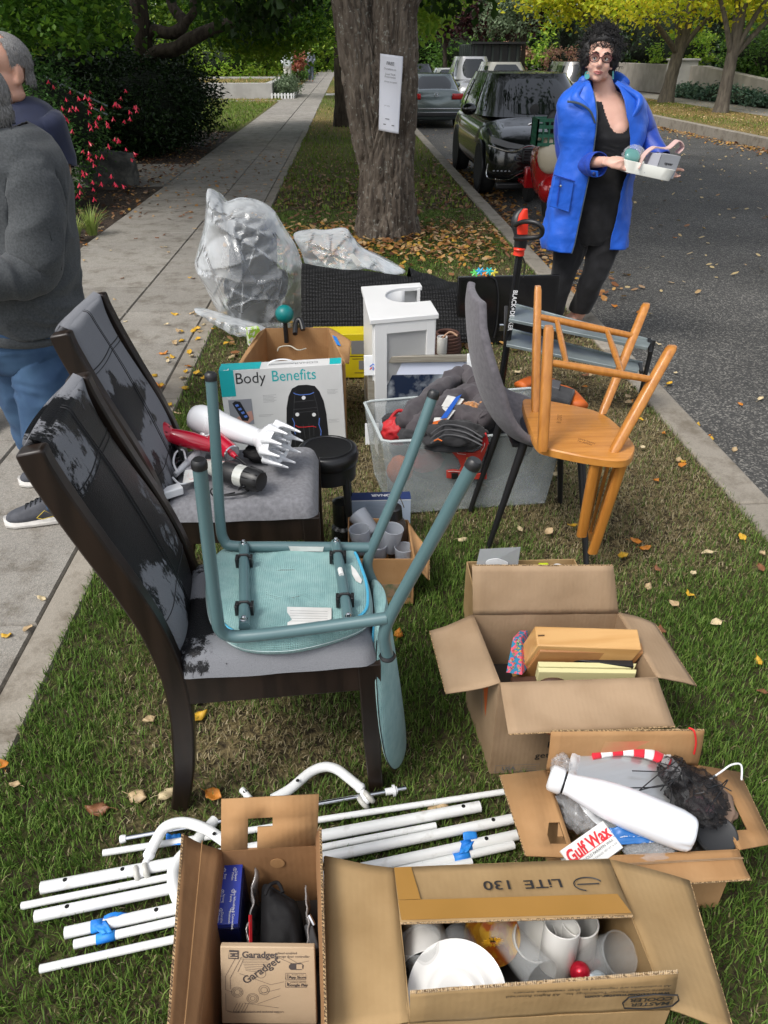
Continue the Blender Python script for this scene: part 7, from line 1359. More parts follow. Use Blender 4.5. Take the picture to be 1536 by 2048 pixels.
fr=Face(low[3],low[0],RB[3]); fl2=Face(low[0],low[3],RB[0]); fl2.rect(.30,.50,.52,.93,LAB,T,'label',d=-.006); fl2.lines([[(.34,.6+.05*k),(.48,.6+.05*k)] for k in range(6)],.001,INKG,T,d=-.008)
PUF=fabric('dark_taupe_nylon',(.060,.052,.058),(.085,.075,.08),300,.0006,14); DG=fabric('charcoal_fleece',(.022,.022,.024),(.04,.04,.042),300,.0008,20); ORG_=mat('orange_nylon',(.62,.14,.015),.6,c2=(.5,.1,.01),ns=9); REDN=mat('red_nylon',(.48,.015,.02),.6,c2=(.36,.01,.015),ns=12,bs=300,bd=.0006)
T=thing('puffer_jacket','taupe quilted puffer jacket heaped at the back of the clear bin','jacket',at(900,800,.38)); b=MB()
for k,(pts,r) in enumerate((([(808,850),(858,800),(902,765),(928,752),(952,775)],.038),([(830,865),(875,825),(925,795),(965,800)],.045),([(908,755),(935,765),(958,800),(972,850)],.035),([(860,850),(920,840),(965,850)],.05))):
    pp=cr([at(u,v,.36+.02*(k==0)-.015*(k>2)) for u,v in pts],8); i0=len(b.v); b.tube(pp,[r*(.9+.12*abs(math.sin(i*.42))) for i in range(len(pp))],22)
    for i in range(i0,len(b.v)): b.v[i]+=Vector((noise.noise(b.v[i]*25),noise.noise(b.v[i]*25+V(9,0,0)),noise.noise(b.v[i]*25+V(0,9,0))))*.014+Vector((0,0,(1-2*abs(noise.noise(b.v[i]*11)))*.016))
b.build('quilted_cloth',PUF,T,ang=180)
crumple('backpack','black zipped fabric pack lying on top of the bin','bag',at(905,872,.335),.13,.075,.055,DG,.28,9,52,40,rot=.1)
b=MB(); 
for k in range(3): b.tube(cr([at(862,868+k*9,.385-.01*k),at(890,850+k*10,.395-.01*k),at(930,855+k*10,.39-.01*k),at(965,875+k*8,.37)],6),.003,6)
b.build('zip_line',mat('zip_grey',(.09,.09,.095),.4),bpy.data.objects['backpack']); b=MB(); b.tube([at(868,882,.375),at(876,878,.38),at(884,882,.375)],.003,6); b.build('orange_pull',ORG_,bpy.data.objects['backpack'])
crumple('dog_coat','bright red and black dog coat at the bin\'s left corner','dog coat',at(795,862,.33),.062,.05,.05,REDN,.3,9,44,44); T=bpy.data.objects['dog_coat']; crumple('','','',at(828,868,.335),.06,.055,.042,DG,.3,9,44,50,T=T,part='black_panel'); crumple('','','',at(785,840,.33),.04,.035,.025,DG,.3,9,36,54,T=T,part='black_panel')
b=MB(); b.tube(cr([at(778,842,.36),at(795,822,.385),at(815,826,.38),at(818,842,.365)],6),.007,8); b.build('red_strap',REDN,T)
T=thing('magazine','magazine with orange and blue cover poking out of the bin','magazine',at(880,840,.36)); q=[at(853,868,.355),at(893,835,.37),at(925,788,.42),at(900,800,.425)]; q=[at(852,866,.36),at(880,862,.36),at(928,800,.41),at(895,792,.43)]; b=MB(); b.panel(q,.012); b.build('pages',LAB,T,bev=.001)
fm=Face(q[0],q[1],q[3]); sgn=1 if fm.n.y<0 else -1
MB().panel([fm.p(.0,.02,.0065*sgn),fm.p(.98,.02,.0065*sgn),fm.p(.98,.30,.0065*sgn),fm.p(.0,.26,.0065*sgn)],.0008).build('cover_orange',ORG_,T); MB().panel([fm.p(.5,.32,.0065*sgn),fm.p(.98,.32,.0065*sgn),fm.p(1.1,.96,.0065*sgn),fm.p(.75,.9,.0065*sgn)],.0008).build('cover_blue',mat('cover_blue',(.02,.10,.45),.35),T)
T=thing('teddy_bear','ginger plush toy peeking out behind the magazine','soft toy',at(945,815,.38)); b=MB(); b.ball(at(940,822,.37),(.045,.035,.04),n=40,m=30); b.ball(at(922,806,.395),(.014,.01,.014),n=20,m=14); b.ball(at(962,810,.39),(.014,.01,.014),n=20,m=14)
for i,v in enumerate(b.v): b.v[i]=v+Vector((noise.noise(v*120),noise.noise(v*120+V(5,0,0)),noise.noise(v*120+V(0,5,0))))*.006
b.build('fur',mat('ginger_fur',(.42,.17,.05),.95,c2=(.52,.25,.09),ns=90,sheen=.5,bs=260,bd=.004),T,ang=180)
crumple('stored_clothes','dark clothes pressed against the inside of the clear bin','clothes',(ctr.x+.0,ctr.y,.19),.29,.13,.15,DG,.12,6,52,60); crumple('stored_clothes','crimson cloth pushed against the bin front below the rim','clothes',at(850,920,.20),.07,.03,.05,REDN,.25,7,30,66); crumple('stored_clothes','orange cloth seen through the bin\'s left front','clothes',at(800,940,.17),.05,.03,.06,ORG_,.2,6,30,62)
T=thing('water_flask','slim green flask lying among the clothes in the bin','flask',at(868,830,.38)); b=MB(); b.tube([at(862,848,.37),at(870,800,.40)],[.013,.013],14); b.build('body',mat('sage_green',(.08,.13,.11),.4),T)
# dog harness hung over the rim
HR=mat('harness_red',(.50,.04,.022),.75,c2=(.40,.028,.018),ns=30,bs=700,bd=.0006); T=thing('dog_harness','orange red dog harness hanging over the front of the bin','dog harness',at(930,930,.2))
a_,c_=RB[3],RB[2]; d_=(low[3]-RB[3]).normalized(); fh=Face(low[3],low[2],RB[3]); nrm=-fh.n if fh.n.y>0 else fh.n
def hp(u,v,o=.010): # px on the front face plane
    r=_ray(u,v); p0=V(0,0,CH); t=(RB[3]-p0).dot(fh.n)/r.dot(fh.n); return p0+r*t+nrm*o
b=MB(); pl=[(905,890),(912,900),(930,902),(945,903),(960,896),(968,880),(976,882),(968,905),(960,925),(952,935),(953,945),(972,940),(972,955),(958,955),(930,956),(914,955),(892,953),(892,938),(905,936),(918,938),(921,930),(915,915),(898,897)]
b.panel([hp(u,v) for u,v in pl],.008); b.build('chest_panel',HR,T,bev=.002)
b=MB(); b.panel([hp(u,v,.012) for u,v in((893,873),(905,871),(912,900),(900,897))],.006); b.panel([hp(893,873,.012),hp(905,871,.012),hp(903,866,-.012),hp(893,867,-.012)],.004); b.build('strap',REDN,T); b=MB(); b.panel([hp(u,v,.012) for u,v in((960,868),(972,866),(976,884),(964,892))],.006); b.panel([hp(960,868,.012),hp(972,866,.012),hp(970,861,-.012),hp(960,862,-.012)],.004); b.build('strap',REDN,T)
MB().panel([hp(u,v,.017) for u,v in((931,911),(941,911),(941,921),(931,921))],.003).build('yellow_badge',mat('badge_yellow',(.55,.40,.05),.5),T); MB().panel([hp(u,v,.0195) for u,v in((934,912),(940,912),(940,918),(934,918))],.002).build('badge_inset',LAB,T)
MB().panel([hp(u,v,.018) for u,v in((901,941),(914,941),(914,953),(901,953))],.005).build('buckle',BLK,T,bev=.001)
b=MB(); 
for pts in(((907,893),(914,903),(930,905)),((960,900),(966,890),(968,882)),((894,939),(905,938),(920,940))): b.tube([hp(u,v,.016) for u,v in pts],.001,4)
b.build('stitching',LAB,T)
# orange life jacket behind
T=thing('life_jacket','orange and black buoyancy vest on the grass behind the bin','life jacket',at(1110,790,0)); b=MB(); c=at(1120,790,.05)
for pts,r in((([(1040,772),(1070,760),(1105,766)]),.035),(([(1105,778),(1135,785),(1160,812)]),.04)): 
    pp=cr([at(u,v,.09) for u,v in pts],5); b.tube(pp,r*1.1,14,fl=.6)
b.build('foam_panel',ORG_,T,ang=180); b=MB(); b.panel([at(1098,770,.13),at(1150,785,.12),at(1138,812,.12),at(1085,795,.13)],.04); b.build('black_panel',DG,T,bev=.01); b=MB(); b.panel([at(1105,760,.15),at(1122,765,.15),at(1118,780,.15),at(1100,775,.15)],.015); b.build('buckle_strap',mat('strap_grey',(.08,.08,.085),.6),T,bev=.003)
b=MB(); b.tube(cr([at(1040,790,.12),at(1052,778,.13),at(1068,782,.12)],5),.006,6); b.build('cord',BLK,T)
# ================= GREY STEEL RACK =================
T=thing('steel_rack','two grey metal gutters joined by black end brackets, leaning behind the wooden chair','rack',at(1150,760,0)); yR=3.45
def gut(p0,p1,wv,dep):
    b=MB(); a0,a1,b1_,b0=[atY(*p,y) for p,y in p0]; 
    b.panel([a0,a1,b1_,b0],.004); b.build('shelf_tray',STEEL,T)
    b=MB(); b.beam(a0,a1,.012,.016); b.beam(b0,b1_,.012,.016); b.build('tray_lip',STEEL,T,bev=.002)
gut((((1030,610),3.9),((1303,682),3.55),((1295,697),3.42),((1018,640),3.72)),0,0,0)
gut((((1015,658),3.9),((1285,727),3.55),((1275,745),3.42),((1013,690),3.72)),0,0,0)
for p,q in(((1307,680,3.5),(1282,785,3.5)),((1298,678,3.56),(1300,706,3.44)),((1280,728,3.54),(1283,745,3.44)),((1012,612,3.95),(1010,690,3.85))): b=MB(); b.beam(atY(*p),atY(*q),.018,.018); b.build('end_bracket',BLK,T,bev=.002)
# ================= POLE TRIMMER =================
T=thing('string_trimmer','black pole trimmer with orange red trigger and loop handle, stood upright','garden trimmer',at(1010,690,0)); RO=mat('trigger_red',(.75,.035,.012),.35); yT=3.78
b=MB(); p0,p1=atY(1008,690,yT),atY(1040,500,yT); p0=V(p0.x,p0.y,.0); b.tube([p0,p1],.019,14); b.build('shaft',BLKG,T); dS=(p1-p0).normalized()
b=MB(); b.tube([atY(1037,510,yT),atY(1040,492,yT)],[.028,.024],14); b.ball(atY(1039,498,yT-.01),(.03,.03,.012)); b.build('collar',RO,T)
b=MB(); b.tube(cr([atY(1040,497,yT),atY(1042,470,yT),atY(1034,440,yT+.02),atY(1046,420,yT+.03)],5),[.03,.034,.03,.018],12); b.build('grip_housing',BLK,T)
b=MB(); b.loft([[atY(u,v,yT-.03)+V(sx*w_,sy*.014,0) for sx,sy in(sq(12,k,2.6) for k in range(12))] for u,v,w_ in((1045,468,.026),(1045,450,.028),(1047,430,.022),(1051,418,.010))]); b.build('trigger',RO,T)
b=MB(); b.tube(cr([atY(1030,450,yT-.02),atY(1050,443,yT-.10),atY(1075,447,yT-.14),atY(1085,460,yT-.14),atY(1078,473,yT-.12),atY(1050,476,yT-.08),atY(1030,476,yT-.02)],6),.011,10); b.build('loop_handle',BLK,T)
b=MB(); b.tube(cr([atY(1042,505,yT+.03),atY(1050,530,yT+.06),atY(1046,555,yT+.04)],5),.003,6); b.build('cable',BLK,T)
ax=(p1-p0).normalized(); pm=p0.lerp(p1,.62)+V(0,-.0195,0); text('BLACK+DECKER',.033,pm,-ax,V(1,0,-ax.x/ax.z if abs(ax.z)>.1 else 0),WI2,T,.85,bold=.0006,th=.002)
MB().box(atY(1003,655,yT-.02),(.02,.02,.03)).build('clip',CHR,T)
# ================= BLACK MESH MATS =================
MESH=mat('black_mesh',(.008,.008,.009),.65,spec=.2); t=MESH.node_tree; L=t.links.new; tc=N(t,'TexCoord'); p_=t.nodes['Principled BSDF']
for nt_,sc_ in((0,0),): 
    v=N(t,'TexVoronoi'); v.inputs['Scale'].default_value=55; v.inputs['Randomness'].default_value=.15; L(tc.outputs['Object'],v.inputs['Vector']); r=N(t,'ValToRGB'); r.color_ramp.elements[0].position=.30; r.color_ramp.elements[0].color=(.022,.022,.023,1); r.color_ramp.elements[1].position=.45; r.color_ramp.elements[1].color=(.006,.006,.006,1); L(v.outputs['Distance'],r.inputs[0]); L(r.outputs[0],p_.inputs['Base Color']); b_=N(t,'Bump'); b_.inputs['Distance'].default_value=.01; L(v.outputs['Distance'],b_.inputs['Height']); L(b_.outputs[0],p_.inputs['Normal'])
T=thing('mesh_roll','rolled black plastic mesh lying behind the white cabinet','mesh roll',at(760,640,0)); 
def arch(par,nm,us,vs_t,y0,y1,hz):
    b=MB(); b.grid(lambda u,v:(lambda P0:V(P0.x,y0+(y1-y0)*v,.02+hz*math.sin(PI*min(.99,max(.01,v)))**.7*(1-.35*u)+.012*noise.noise(V(u*5,v*6,2))))(V(us[0]+(us[1]-us[0])*u,0,0)),40,24); b.build(nm,MESH,par,solid=.004,ang=180)
xa=atY(612,600,5.2).x; arch(T,'mesh_sheet',(xa,xa+1.05),0,4.55,5.35,.42)
T=thing('mesh_roll','second black mesh roll bulging right of the white cabinet','mesh roll',at(880,640,0)); arch(T,'mesh_sheet',(atY(820,600,5).x,atY(912,600,5).x+.03),0,4.6,5.5,.36)
# ================= PLASTIC SHEETED FURNITURE =================
T=thing('office_chair','dark grey furniture piece under the clear plastic sheet','chair',at(500,600,0)); DGR=mat('dark_cushion',(.02,.022,.027),.6,bs=40,bd=.002)
yP=5.25
b=MB(); b.box(V(atY(505,500,yP).x,yP+.0,.42),(.32,.12,.50),Matrix.Rotation(.06,3,'Y')); b.build('backrest',DGR,T,bev=.05); b=MB(); b.box(V(atY(515,590,yP).x,yP-.0,.24),(.42,.30,.16)); b.build('seat',DGR,T,bev=.05); MB().box(V(atY(510,590,yP).x,yP,.08),(.35,.25,.14)).build('base',BLK,T)
T=thing('plastic_sheet','crumpled clear plastic sheet draped over furniture beside the pavement','plastic sheet',at(500,650,0)); PS=mat('clear_sheeting',(.80,.84,.87),.16,alpha=.42,coat=.9,spec=.9,bs=5,bd=.05); 
t=PS.node_tree; L=t.links.new; pb=t.nodes['Principled BSDF']; lw=N(t,'LayerWeight'); lw.inputs['Blend'].default_value=.42; mr=N(t,'MapRange'); L(lw.outputs['Facing'],mr.inputs[0]); mr.inputs[3].default_value=.17; mr.inputs[4].default_value=.85; L(mr.outputs[0],pb.inputs['Alpha'])
def ridge(p,s,sd): 
    q=Vector(p)*s+Vector((sd,0,0)); return 1-2*abs(noise.noise(q+Vector((noise.noise(q*.6),noise.noise(q*.6+V(3,3,3)),0))*1.5))
WR=random.Random(5); WV=[(math.cos(t_),math.sin(t_),WR.uniform(1.6,5.5),WR.random(),WR.uniform(.02,.042)) for t_ in(.35,.9,1.5,2.0,2.6,2.9,1.2)]
def drape(outl,y0,yd,seed,par,nm,m,nu=130,nv=90):
    """closed bulging skin whose silhouette follows a surveyed outline at depth y0"""
    c=sum((Vector(p) for p in outl),Vector())/len(outl); oc=cr([Vector(p) for p in outl],10,True); b=MB()
    for sg in(-1,1):
        def fn(u,v):
            i=u*len(oc); i0=int(i)%len(oc); p=oc[i0].lerp(oc[(i0+1)%len(oc)],i-int(i)); q=c.lerp(p,v); dep=yd*(1-v**2.6)**.6
            r=sum(a_*(abs((q.x*dx_+q.z*dz_+.06*noise.noise(q*2.5+V(k_*3,seed,0)))*f_+ph_)%1-.5) for k_,(dx_,dz_,f_,ph_,a_) in enumerate(WV))+.03*noise.noise(q*3+V(seed,0,0)); r=abs(r)*1.2-.02
            if sg>0: r*=.5
            return V(q.x+r*.4*v*(1-v),y0+sg*dep-r*(1-v**6)*sg*-1,max(q.z+.3*r*v*(1-v),.01))
        b.grid(fn,nu,nv)
    return b.build(nm,m,par,ang=180)
A=lambda u,v:atY(u,v,5.15)
drape([A(415,378),A(436,385),A(452,402),A(480,395),A(515,400),A(545,418),A(565,448),A(592,492),A(606,535),A(612,580),A(606,640),A(590,672),A(545,668),A(500,672),A(470,655),A(440,628),A(405,560),A(390,530),A(395,500),A(408,450),A(412,410)],5.15,.30,1.,T,'draped_sheet',PS)
drape([A(585,475),A(620,465),A(650,466),A(690,462),A(708,482),A(730,505),A(770,525),A(812,548),A(800,552),A(765,545),A(735,542),A(700,550),A(670,562),A(640,552),A(612,540),A(600,510)],5.25,.20,5.,T,'trailing_sheet',PS)
A2=lambda u,v:atY(u,v,4.85)
drape([A2(388,617),A2(410,620),A2(450,632),A2(520,650),A2(540,668),A2(505,672),A2(470,668),A2(430,648),A2(400,626)],4.85,.1,8.,T,'sheet_hem',PS,50,30)
MB().panel([A(697,497)+V(0,-.20,0),A(706,493)+V(0,-.20,0),A(722,512)+V(0,-.2,0),A(712,517)+V(0,-.2,0)],.002).build('white_sticker',LAB,T)
# ================= NOTICE ON THE TREE =================
T=thing('paper_notice','long white paper notice taped to the big tree','notice',atY(780,200,7.78)); PAP=mat('notice_paper',(.62,.63,.68),.7)
nq=[atY(757,260,7.80),atY(797,267,7.72),atY(806,113,7.76),atY(760,107,7.82)]
fp=lambda u,v:nq[0].lerp(nq[1],u).lerp(nq[3].lerp(nq[2],u),v)+V(0,-.02-.02*math.sin(u*PI)-.014*math.sin(v*7+u*2),0)
b=MB(); b.grid(fp,14,30); b.build('paper',PAP,T,solid=.001,ang=180)
X_=(nq[1]-nq[0]).normalized();Z_=(nq[3]-nq[0]).normalized()
for u,v,s,t_ in((.45,.89,.036,'FREE'),(.45,.82,.022,'Donations to'),(.47,.755,.021,'Local Thrift'),(.47,.72,.021,'Preservation'),(.5,.66,.019,'always accepted'),(.38,.345,.012,'PAY HERE')): text(t_,s,fp(u,v)+V(0,-.006,0),X_,Z_,PRINT if s>.03 else INKG,T)
b=MB(); b.panel([fp(.22,.09)+V(0,-.006,0),fp(.75,.09)+V(0,-.006,0),fp(.75,.105)+V(0,-.006,0),fp(.22,.105)+V(0,-.006,0)],.001); b.panel([fp(.3,.17)+V(0,-.006,0),fp(.5,.17)+V(0,-.006,0),fp(.5,.18)+V(0,-.006,0),fp(.3,.18)+V(0,-.006,0)],.001); b.build('print_bar',INKG,T)
# ================= HAIR DRYERS ON THE SECOND CHAIR =================
DW=mat('dryer_white',(.70,.71,.73),.25,coat=.4); DR=mat('dryer_red',(.42,.006,.025),.2,coat=.5); DC=mat('dryer_cream',(.55,.56,.52),.25,.3,coat=.5)
zs_=.50
def axis(a,c): return Matrix.Translation(a)@(Vector(c)-Vector(a)).to_track_quat('Z','Y').to_matrix().to_4x4()
# white dryer with claw diffuser
T=thing('hair_dryer','white hair dryer with a large clawed diffuser','hair dryer',at(500,880,.5)); a=at(400,838,.60); c=at(545,885,.585); Mx=axis(a,c); L_=(c-a).length
b=MB(); b.lathe([(.001,-.035),(.024,-.033),(.040,-.02),(.047,.0),(.048,.03),(.046,.07),(.038,.12),(.028,L_*.80),(.026,L_*.82)],Mx,32,cap=False); b.build('barrel',DW,T,ang=60); b=MB(); b.lathe([(.0465,.055),(.0485,.058),(.0462,.061)],Mx,32); b.build('seam_ring',WPLA,T)
b=MB(); pr_=[(.026,L_*.80),(.031,L_*.83),(.034,L_*.86),(.046,L_*.90),(.058,L_*.96),(.063,L_*1.04),(.061,L_*1.10),(.05,L_*1.08)]; b.lathe(pr_,Mx,36,cap=False); b.build('diffuser_bowl',DW,T,ang=60)
b=MB()
for k in range(10):
    an=k*2*PI/10; d_=V(math.cos(an),math.sin(an),0); p0=Mx@(d_*.056+V(0,0,L_*1.02)); p1=Mx@(d_*.062+V(0,0,L_*1.02+.028)); p2=Mx@(d_*.060+V(0,0,L_*1.02+.065)); b.tube([p0,p0.lerp(p1,.5),p1,p2],[.018,.013,.007,.0028],8)
for k in range(5): an=k*2*PI/5+.3; d_=V(math.cos(an),math.sin(an),0)*.022; b.tube([Mx@(d_+V(0,0,L_*1.0)),Mx@(d_+V(0,0,L_*1.02+.045))],[.008,.0025],8)
b.lathe([(.001,L_*1.01),(.047,L_*1.02)],Mx,30); b.build('diffuser_prongs',DW,T,ang=60)
b=MB(); hq=Mx@V(0,0,.03); b.tube(cr([hq,hq+V(-.01,-.05,-.045),at(400,915,.50),at(372,945,.50)],5),[.016,.0155,.014,.012],14); b.build('handle',DW,T)
# cord bundle
T=thing('dryer_cable','coiled white dryer cord with rectangular safety plug','cord',at(370,920,.5)); b=MB(); c0=at(415,885,.545)
for k in range(6): b.tube(cr([c0+V(-.03+.004*k,.01,-.02+k*.005),c0+V(.0,-.02,.012+.004*k),c0+V(.028,.0,.0+.005*k),c0+V(.01,.02,-.02)],5,True),.0028,6,closed=True)
b.tube(cr([at(355,945,.53),at(347,925,.54),at(352,905,.55),at(366,900,.55),at(372,920,.54)],6),.0032,6); b.tube(cr([at(345,955,.52),at(362,968,.515),at(390,958,.515),at(415,940,.515),at(395,925,.53)],6),.0032,6); b.build('cable',WPLA,T)
b=MB(); Mx=Matrix.Rotation(.6,3,'Z'); b.box(at(343,983,.508),(.062,.034,.026),Mx); b.build('plug',WPLA,T,bev=.004); MB().box(at(343,980,.5215),(.020,.012,.003),Mx).build('plug_button',DR,T) if 0 else None
b=MB(); b.tube([at(395,905,.53),at(350,950,.51)],[.013,.009],12); b.build('handle_tail',DW,T)
T=thing('warning_tag','white paper warning tag with a red symbol, tied to the cord','tag',at(382,950,.52)); tq=[at(365,968,.515),at(400,960,.52),at(396,938,.535),at(370,940,.53)]; b=MB(); b.panel(tq,.0012); b.build('card',LAB,T); ftg=Face(tq[0],tq[1],tq[3]); b=MB(); b.tube([ftg.p(.5+.25*math.cos(k*PI/8),.5+.33*math.sin(k*PI/8),.0015) for k in range(16)],.0008,5,closed=True); b.build('symbol',RED,T)
# red dryer
T=thing('hair_dryer','glossy red hair dryer with wide red nozzle at left','hair dryer',at(360,880,.5)); a=at(322,866,.60); c=at(395,884,.575); Mx=axis(a,c)
b=MB(); b.lathe([(.042,-.020),(.043,-.014),(.033,.018),(.026,.028),(.024,.032),(.022,.034)],Mx,32,cap=False); b.lathe([(.030,-.010),(.010,.01),(.001,.012)],Mx,28,cap=False); b.build('nozzle',DR,T,ang=60); b=MB(); b.lathe([(.022,.03),(.025,.05),(.027,.10),(.022,.16)],Mx,30); b.build('barrel',DR,T)
b=MB()
for k in range(8): an=k*PI/4; b.beam(Mx@V(math.cos(an)*.034,math.sin(an)*.034,.0),Mx@V(math.cos(an)*.0275,math.sin(an)*.0275,.026),.006,.003)
b.build('nozzle_vent',mat('dark_red',(.12,.002,.008),.4),T)
T=thing('hair_dryer','second red dryer end with black cord, under the white diffuser','hair dryer',at(465,908,.5)); p=at(462,905,.56); b=MB(); Mx=axis(p,p+V(.6,-.7,-.2)); b.lathe([(.026,-.09),(.027,-.01),(.026,.0),(.020,.004),(.016,.0)],Mx,28); b.build('barrel',DR,T); b=MB(); b.lathe([(.025,.0),(.0275,.003),(.025,.006)],Mx,28); b.build('ring',CHR,T); b=MB(); b.tube([Mx@V(0,0,0),Mx@V(0,0,.028)],[.011,.007],12); b.build('cord_guard',DR,T)
b=MB(); b.tube(cr([Mx@V(0,0,.026),at(490,928,.54),at(500,945,.53),at(508,962,.515),at(490,985,.505),at(440,990,.503),at(430,975,.503)],7),.0035,7); b.build('cord',BLK,T)
# cream & black dryer
T=thing('hair_dryer','pearl and black hair dryer lying at the front of the heap','hair dryer',at(470,950,.5)); a=at(400,928,.535); c=at(518,962,.535); Mx=axis(a,c); L_=(c-a).length
b=MB(); b.lathe([(.018,-.02),(.020,.02),(.028,.07),(.033,L_*.62)],Mx,32); b.build('barrel',DC,T,ang=60); b=MB(); b.lathe([(.0335,L_*.45),(.0345,L_*.5),(.0345,L_*.62),(.0335,L_*.66)],Mx,32); b.build('black_band',BLK,T); b=MB(); b.lathe([(.033,L_*.64),(.033,L_*.80)],Mx,32); b.build('rear_shell',DC,T); b=MB(); b.lathe([(.034,L_*.80),(.034,L_*.98),(.028,L_*1.04),(.015,L_*1.05)],Mx,32)
for k in range(12): b.beam(Mx@V(math.cos(k*PI/6)*.035,math.sin(k*PI/6)*.035,L_*.82),Mx@V(math.cos(k*PI/6)*.030,math.sin(k*PI/6)*.030,L_*1.03),.003,.003)
b.build('filter_cap',BLK,T)
b=MB(); c0=at(490,975,.515)
for k in range(7): b.tube(cr([c0+V(-.02+.003*k,.0,-.008+.003*k),c0+V(.0,-.015+.002*k,.012+.003*k),c0+V(.022,.004,.0+.002*k),c0+V(.0,.018,-.006)],5,True),.0025,6,closed=True)
b.tube(cr([at(470,985,.505),at(430,992,.503),at(422,980,.503),at(440,970,.505)],6),.0025,6); b.build('cord',BLKG,T)
T=thing('power_cords','tangle of black cords and nozzle behind the dryers on the chair','cord',at(340,930,.5)); b=MB(); c0=at(340,925,.52)
for k in range(12): b.tube(cr([c0+V(Gs(-.03,.012),Gs(0,.012),Gs(0,.012)),c0+V(Gs(0,.01),Gs(-.03,.012),Gs(.01,.012)),c0+V(Gs(.03,.012),Gs(0,.012),Gs(0,.01)),c0+V(Gs(0,.01),Gs(.03,.01),Gs(-.01,.01))],6,True),.003,6,closed=True)
b.build('cable',BLKG,T); b=MB(); b.lathe([(.02,-.03),(.034,.01),(.036,.03),(.03,.03),(.018,-.02)],Matrix.Translation(at(352,905,.53))@Euler((R(60),R(-50),0)).to_matrix().to_4x4(),28); b.build('nozzle',BLK,T)
crumple('black_fabric_roll','black pouch beneath the diffuser, behind the dryers','pouch',at(540,915,.515) if 0 else at(520,905,.52),.05,.04,.028,NYL,.25,8,34,71)
# ================= PEOPLE =================
def skinm(n,c,c2):
    M=mat(n,c,.48,c2=c2,ns=18,nd=5,lo=.3,hi=.7,bs=140,bd=.0006); p=M.node_tree.nodes['Principled BSDF']; p.inputs['Subsurface Weight'].default_value=.12; p.inputs['Subsurface Radius'].default_value=(.012,.005,.003); return M
SKW=skinm('fair_skin',(.60,.34,.26),(.66,.40,.31)); SKM=skinm('ruddy_skin',(.50,.26,.18),(.56,.32,.23)); LIP=mat('lip',(.42,.13,.12),.4); EYEW=mat('eye_white',(.62,.60,.57),.25); IRIS=mat('iris',(.03,.018,.01),.15)
def remesh(b,vox,smooth=4):
    me=bpy.data.meshes.new('t'); me.from_pydata(b.v,[],b.f); o=bpy.data.objects.new('t',me); C.objects.link(o)
    m=o.modifiers.new('r','REMESH'); m.mode='VOXEL'; m.voxel_size=vox; s=o.modifiers.new('s','SMOOTH'); s.iterations=smooth; s.factor=.5
    dg=bpy.context.evaluated_depsgraph_get(); dg.update(); e=bpy.data.meshes.new_from_object(o.evaluated_get(dg)); bpy.data.objects.remove(o)
    n=len(e.vertices); co_=np.empty(n*3); e.vertices.foreach_get('co',co_); co_=co_.reshape(-1,3); no=np.empty(n*3); e.vertices.foreach_get('normal',no); no=no.reshape(-1,3)
    nf=len(e.polygons); lv=np.empty(nf*4,dtype=np.int32); e.loops.foreach_get('vertex_index',lv); bpy.data.meshes.remove(e); return co_,no,lv.reshape(-1,4)
def fold(co_,amp,f,seed=0,dirn=(1,1,.4)):
    out=np.empty(len(co_))
    for i,p in enumerate(co_):
        q=Vector((p[0]*f*dirn[0]+seed,p[1]*f*dirn[1],p[2]*f*dirn[2])); w_=noise.noise(q*.5)*1.6; out[i]=((1-2*abs(noise.noise(q+Vector((w_,w_,w_)))))*.6+.5)*amp
    return out
def part(name,mesh,cond,off,m,par,fo=None,solid=0):
    co_,no,F=mesh; c=co_[F].mean(1); k=cond(c); F2=F[k]; u,inv=np.unique(F2,return_inverse=True); P_=co_[u]+no[u]*off
    if fo: P_=P_+no[u]*fold(co_[u],*fo)[:,None]
    o=npmesh(name,P_,inv.reshape(-1,4),m,par,smooth=True)
    if solid: s=o.modifiers.new('s','SOLIDIFY'); s.thickness=solid; s.offset=1
    return o
def headp(b,c,f,up,s=1.,ear=True,jaw=1.):
    f=Vector(f).normalized(); up=(Vector(up)-f*Vector(up).dot(f)).normalized(); r=f.cross(up); M=Matrix((r,f,up)).transposed()
    g=lambda x,y,z:Vector(c)+(r*x+f*y+up*z)*s
    def e(x,y,z,rx,ry,rz): b.ball(g(x,y,z),(rx*s,ry*s,rz*s),M,20,14)
    e(0,-.008,.030,.074,.092,.084); e(0,.022,-.040,.060*jaw,.062,.070); e(0,.062,-.090,.026*jaw,.022,.020); e(0,.040,.030,.062,.050,.055)
    for sx in(-1,1):
        e(sx*.034,.052,-.032,.027,.026,.028); e(sx*.040*jaw,.012,-.075,.024,.04,.024); b.tube([g(sx*.012,.088,.028),g(sx*.032,.087,.031),g(sx*.052,.070,.024)],[.009*s,.010*s,.008*s],8)
        if ear: e(sx*.076,-.004,-.010,.009,.018,.031); e(sx*.074,.004,-.035,.008,.010,.012)
    b.tube([g(0,.086,.022),g(0,.096,-.002),g(0,.108,-.026),g(0,.098,-.036)],[.009*s,.010*s,.0145*s,.010*s],10); 
    for sx in(-1,1): e(sx*.012,.094,-.032,.009,.010,.008)
    e(0,.076,-.060,.026,.018,.016)
    return g,M
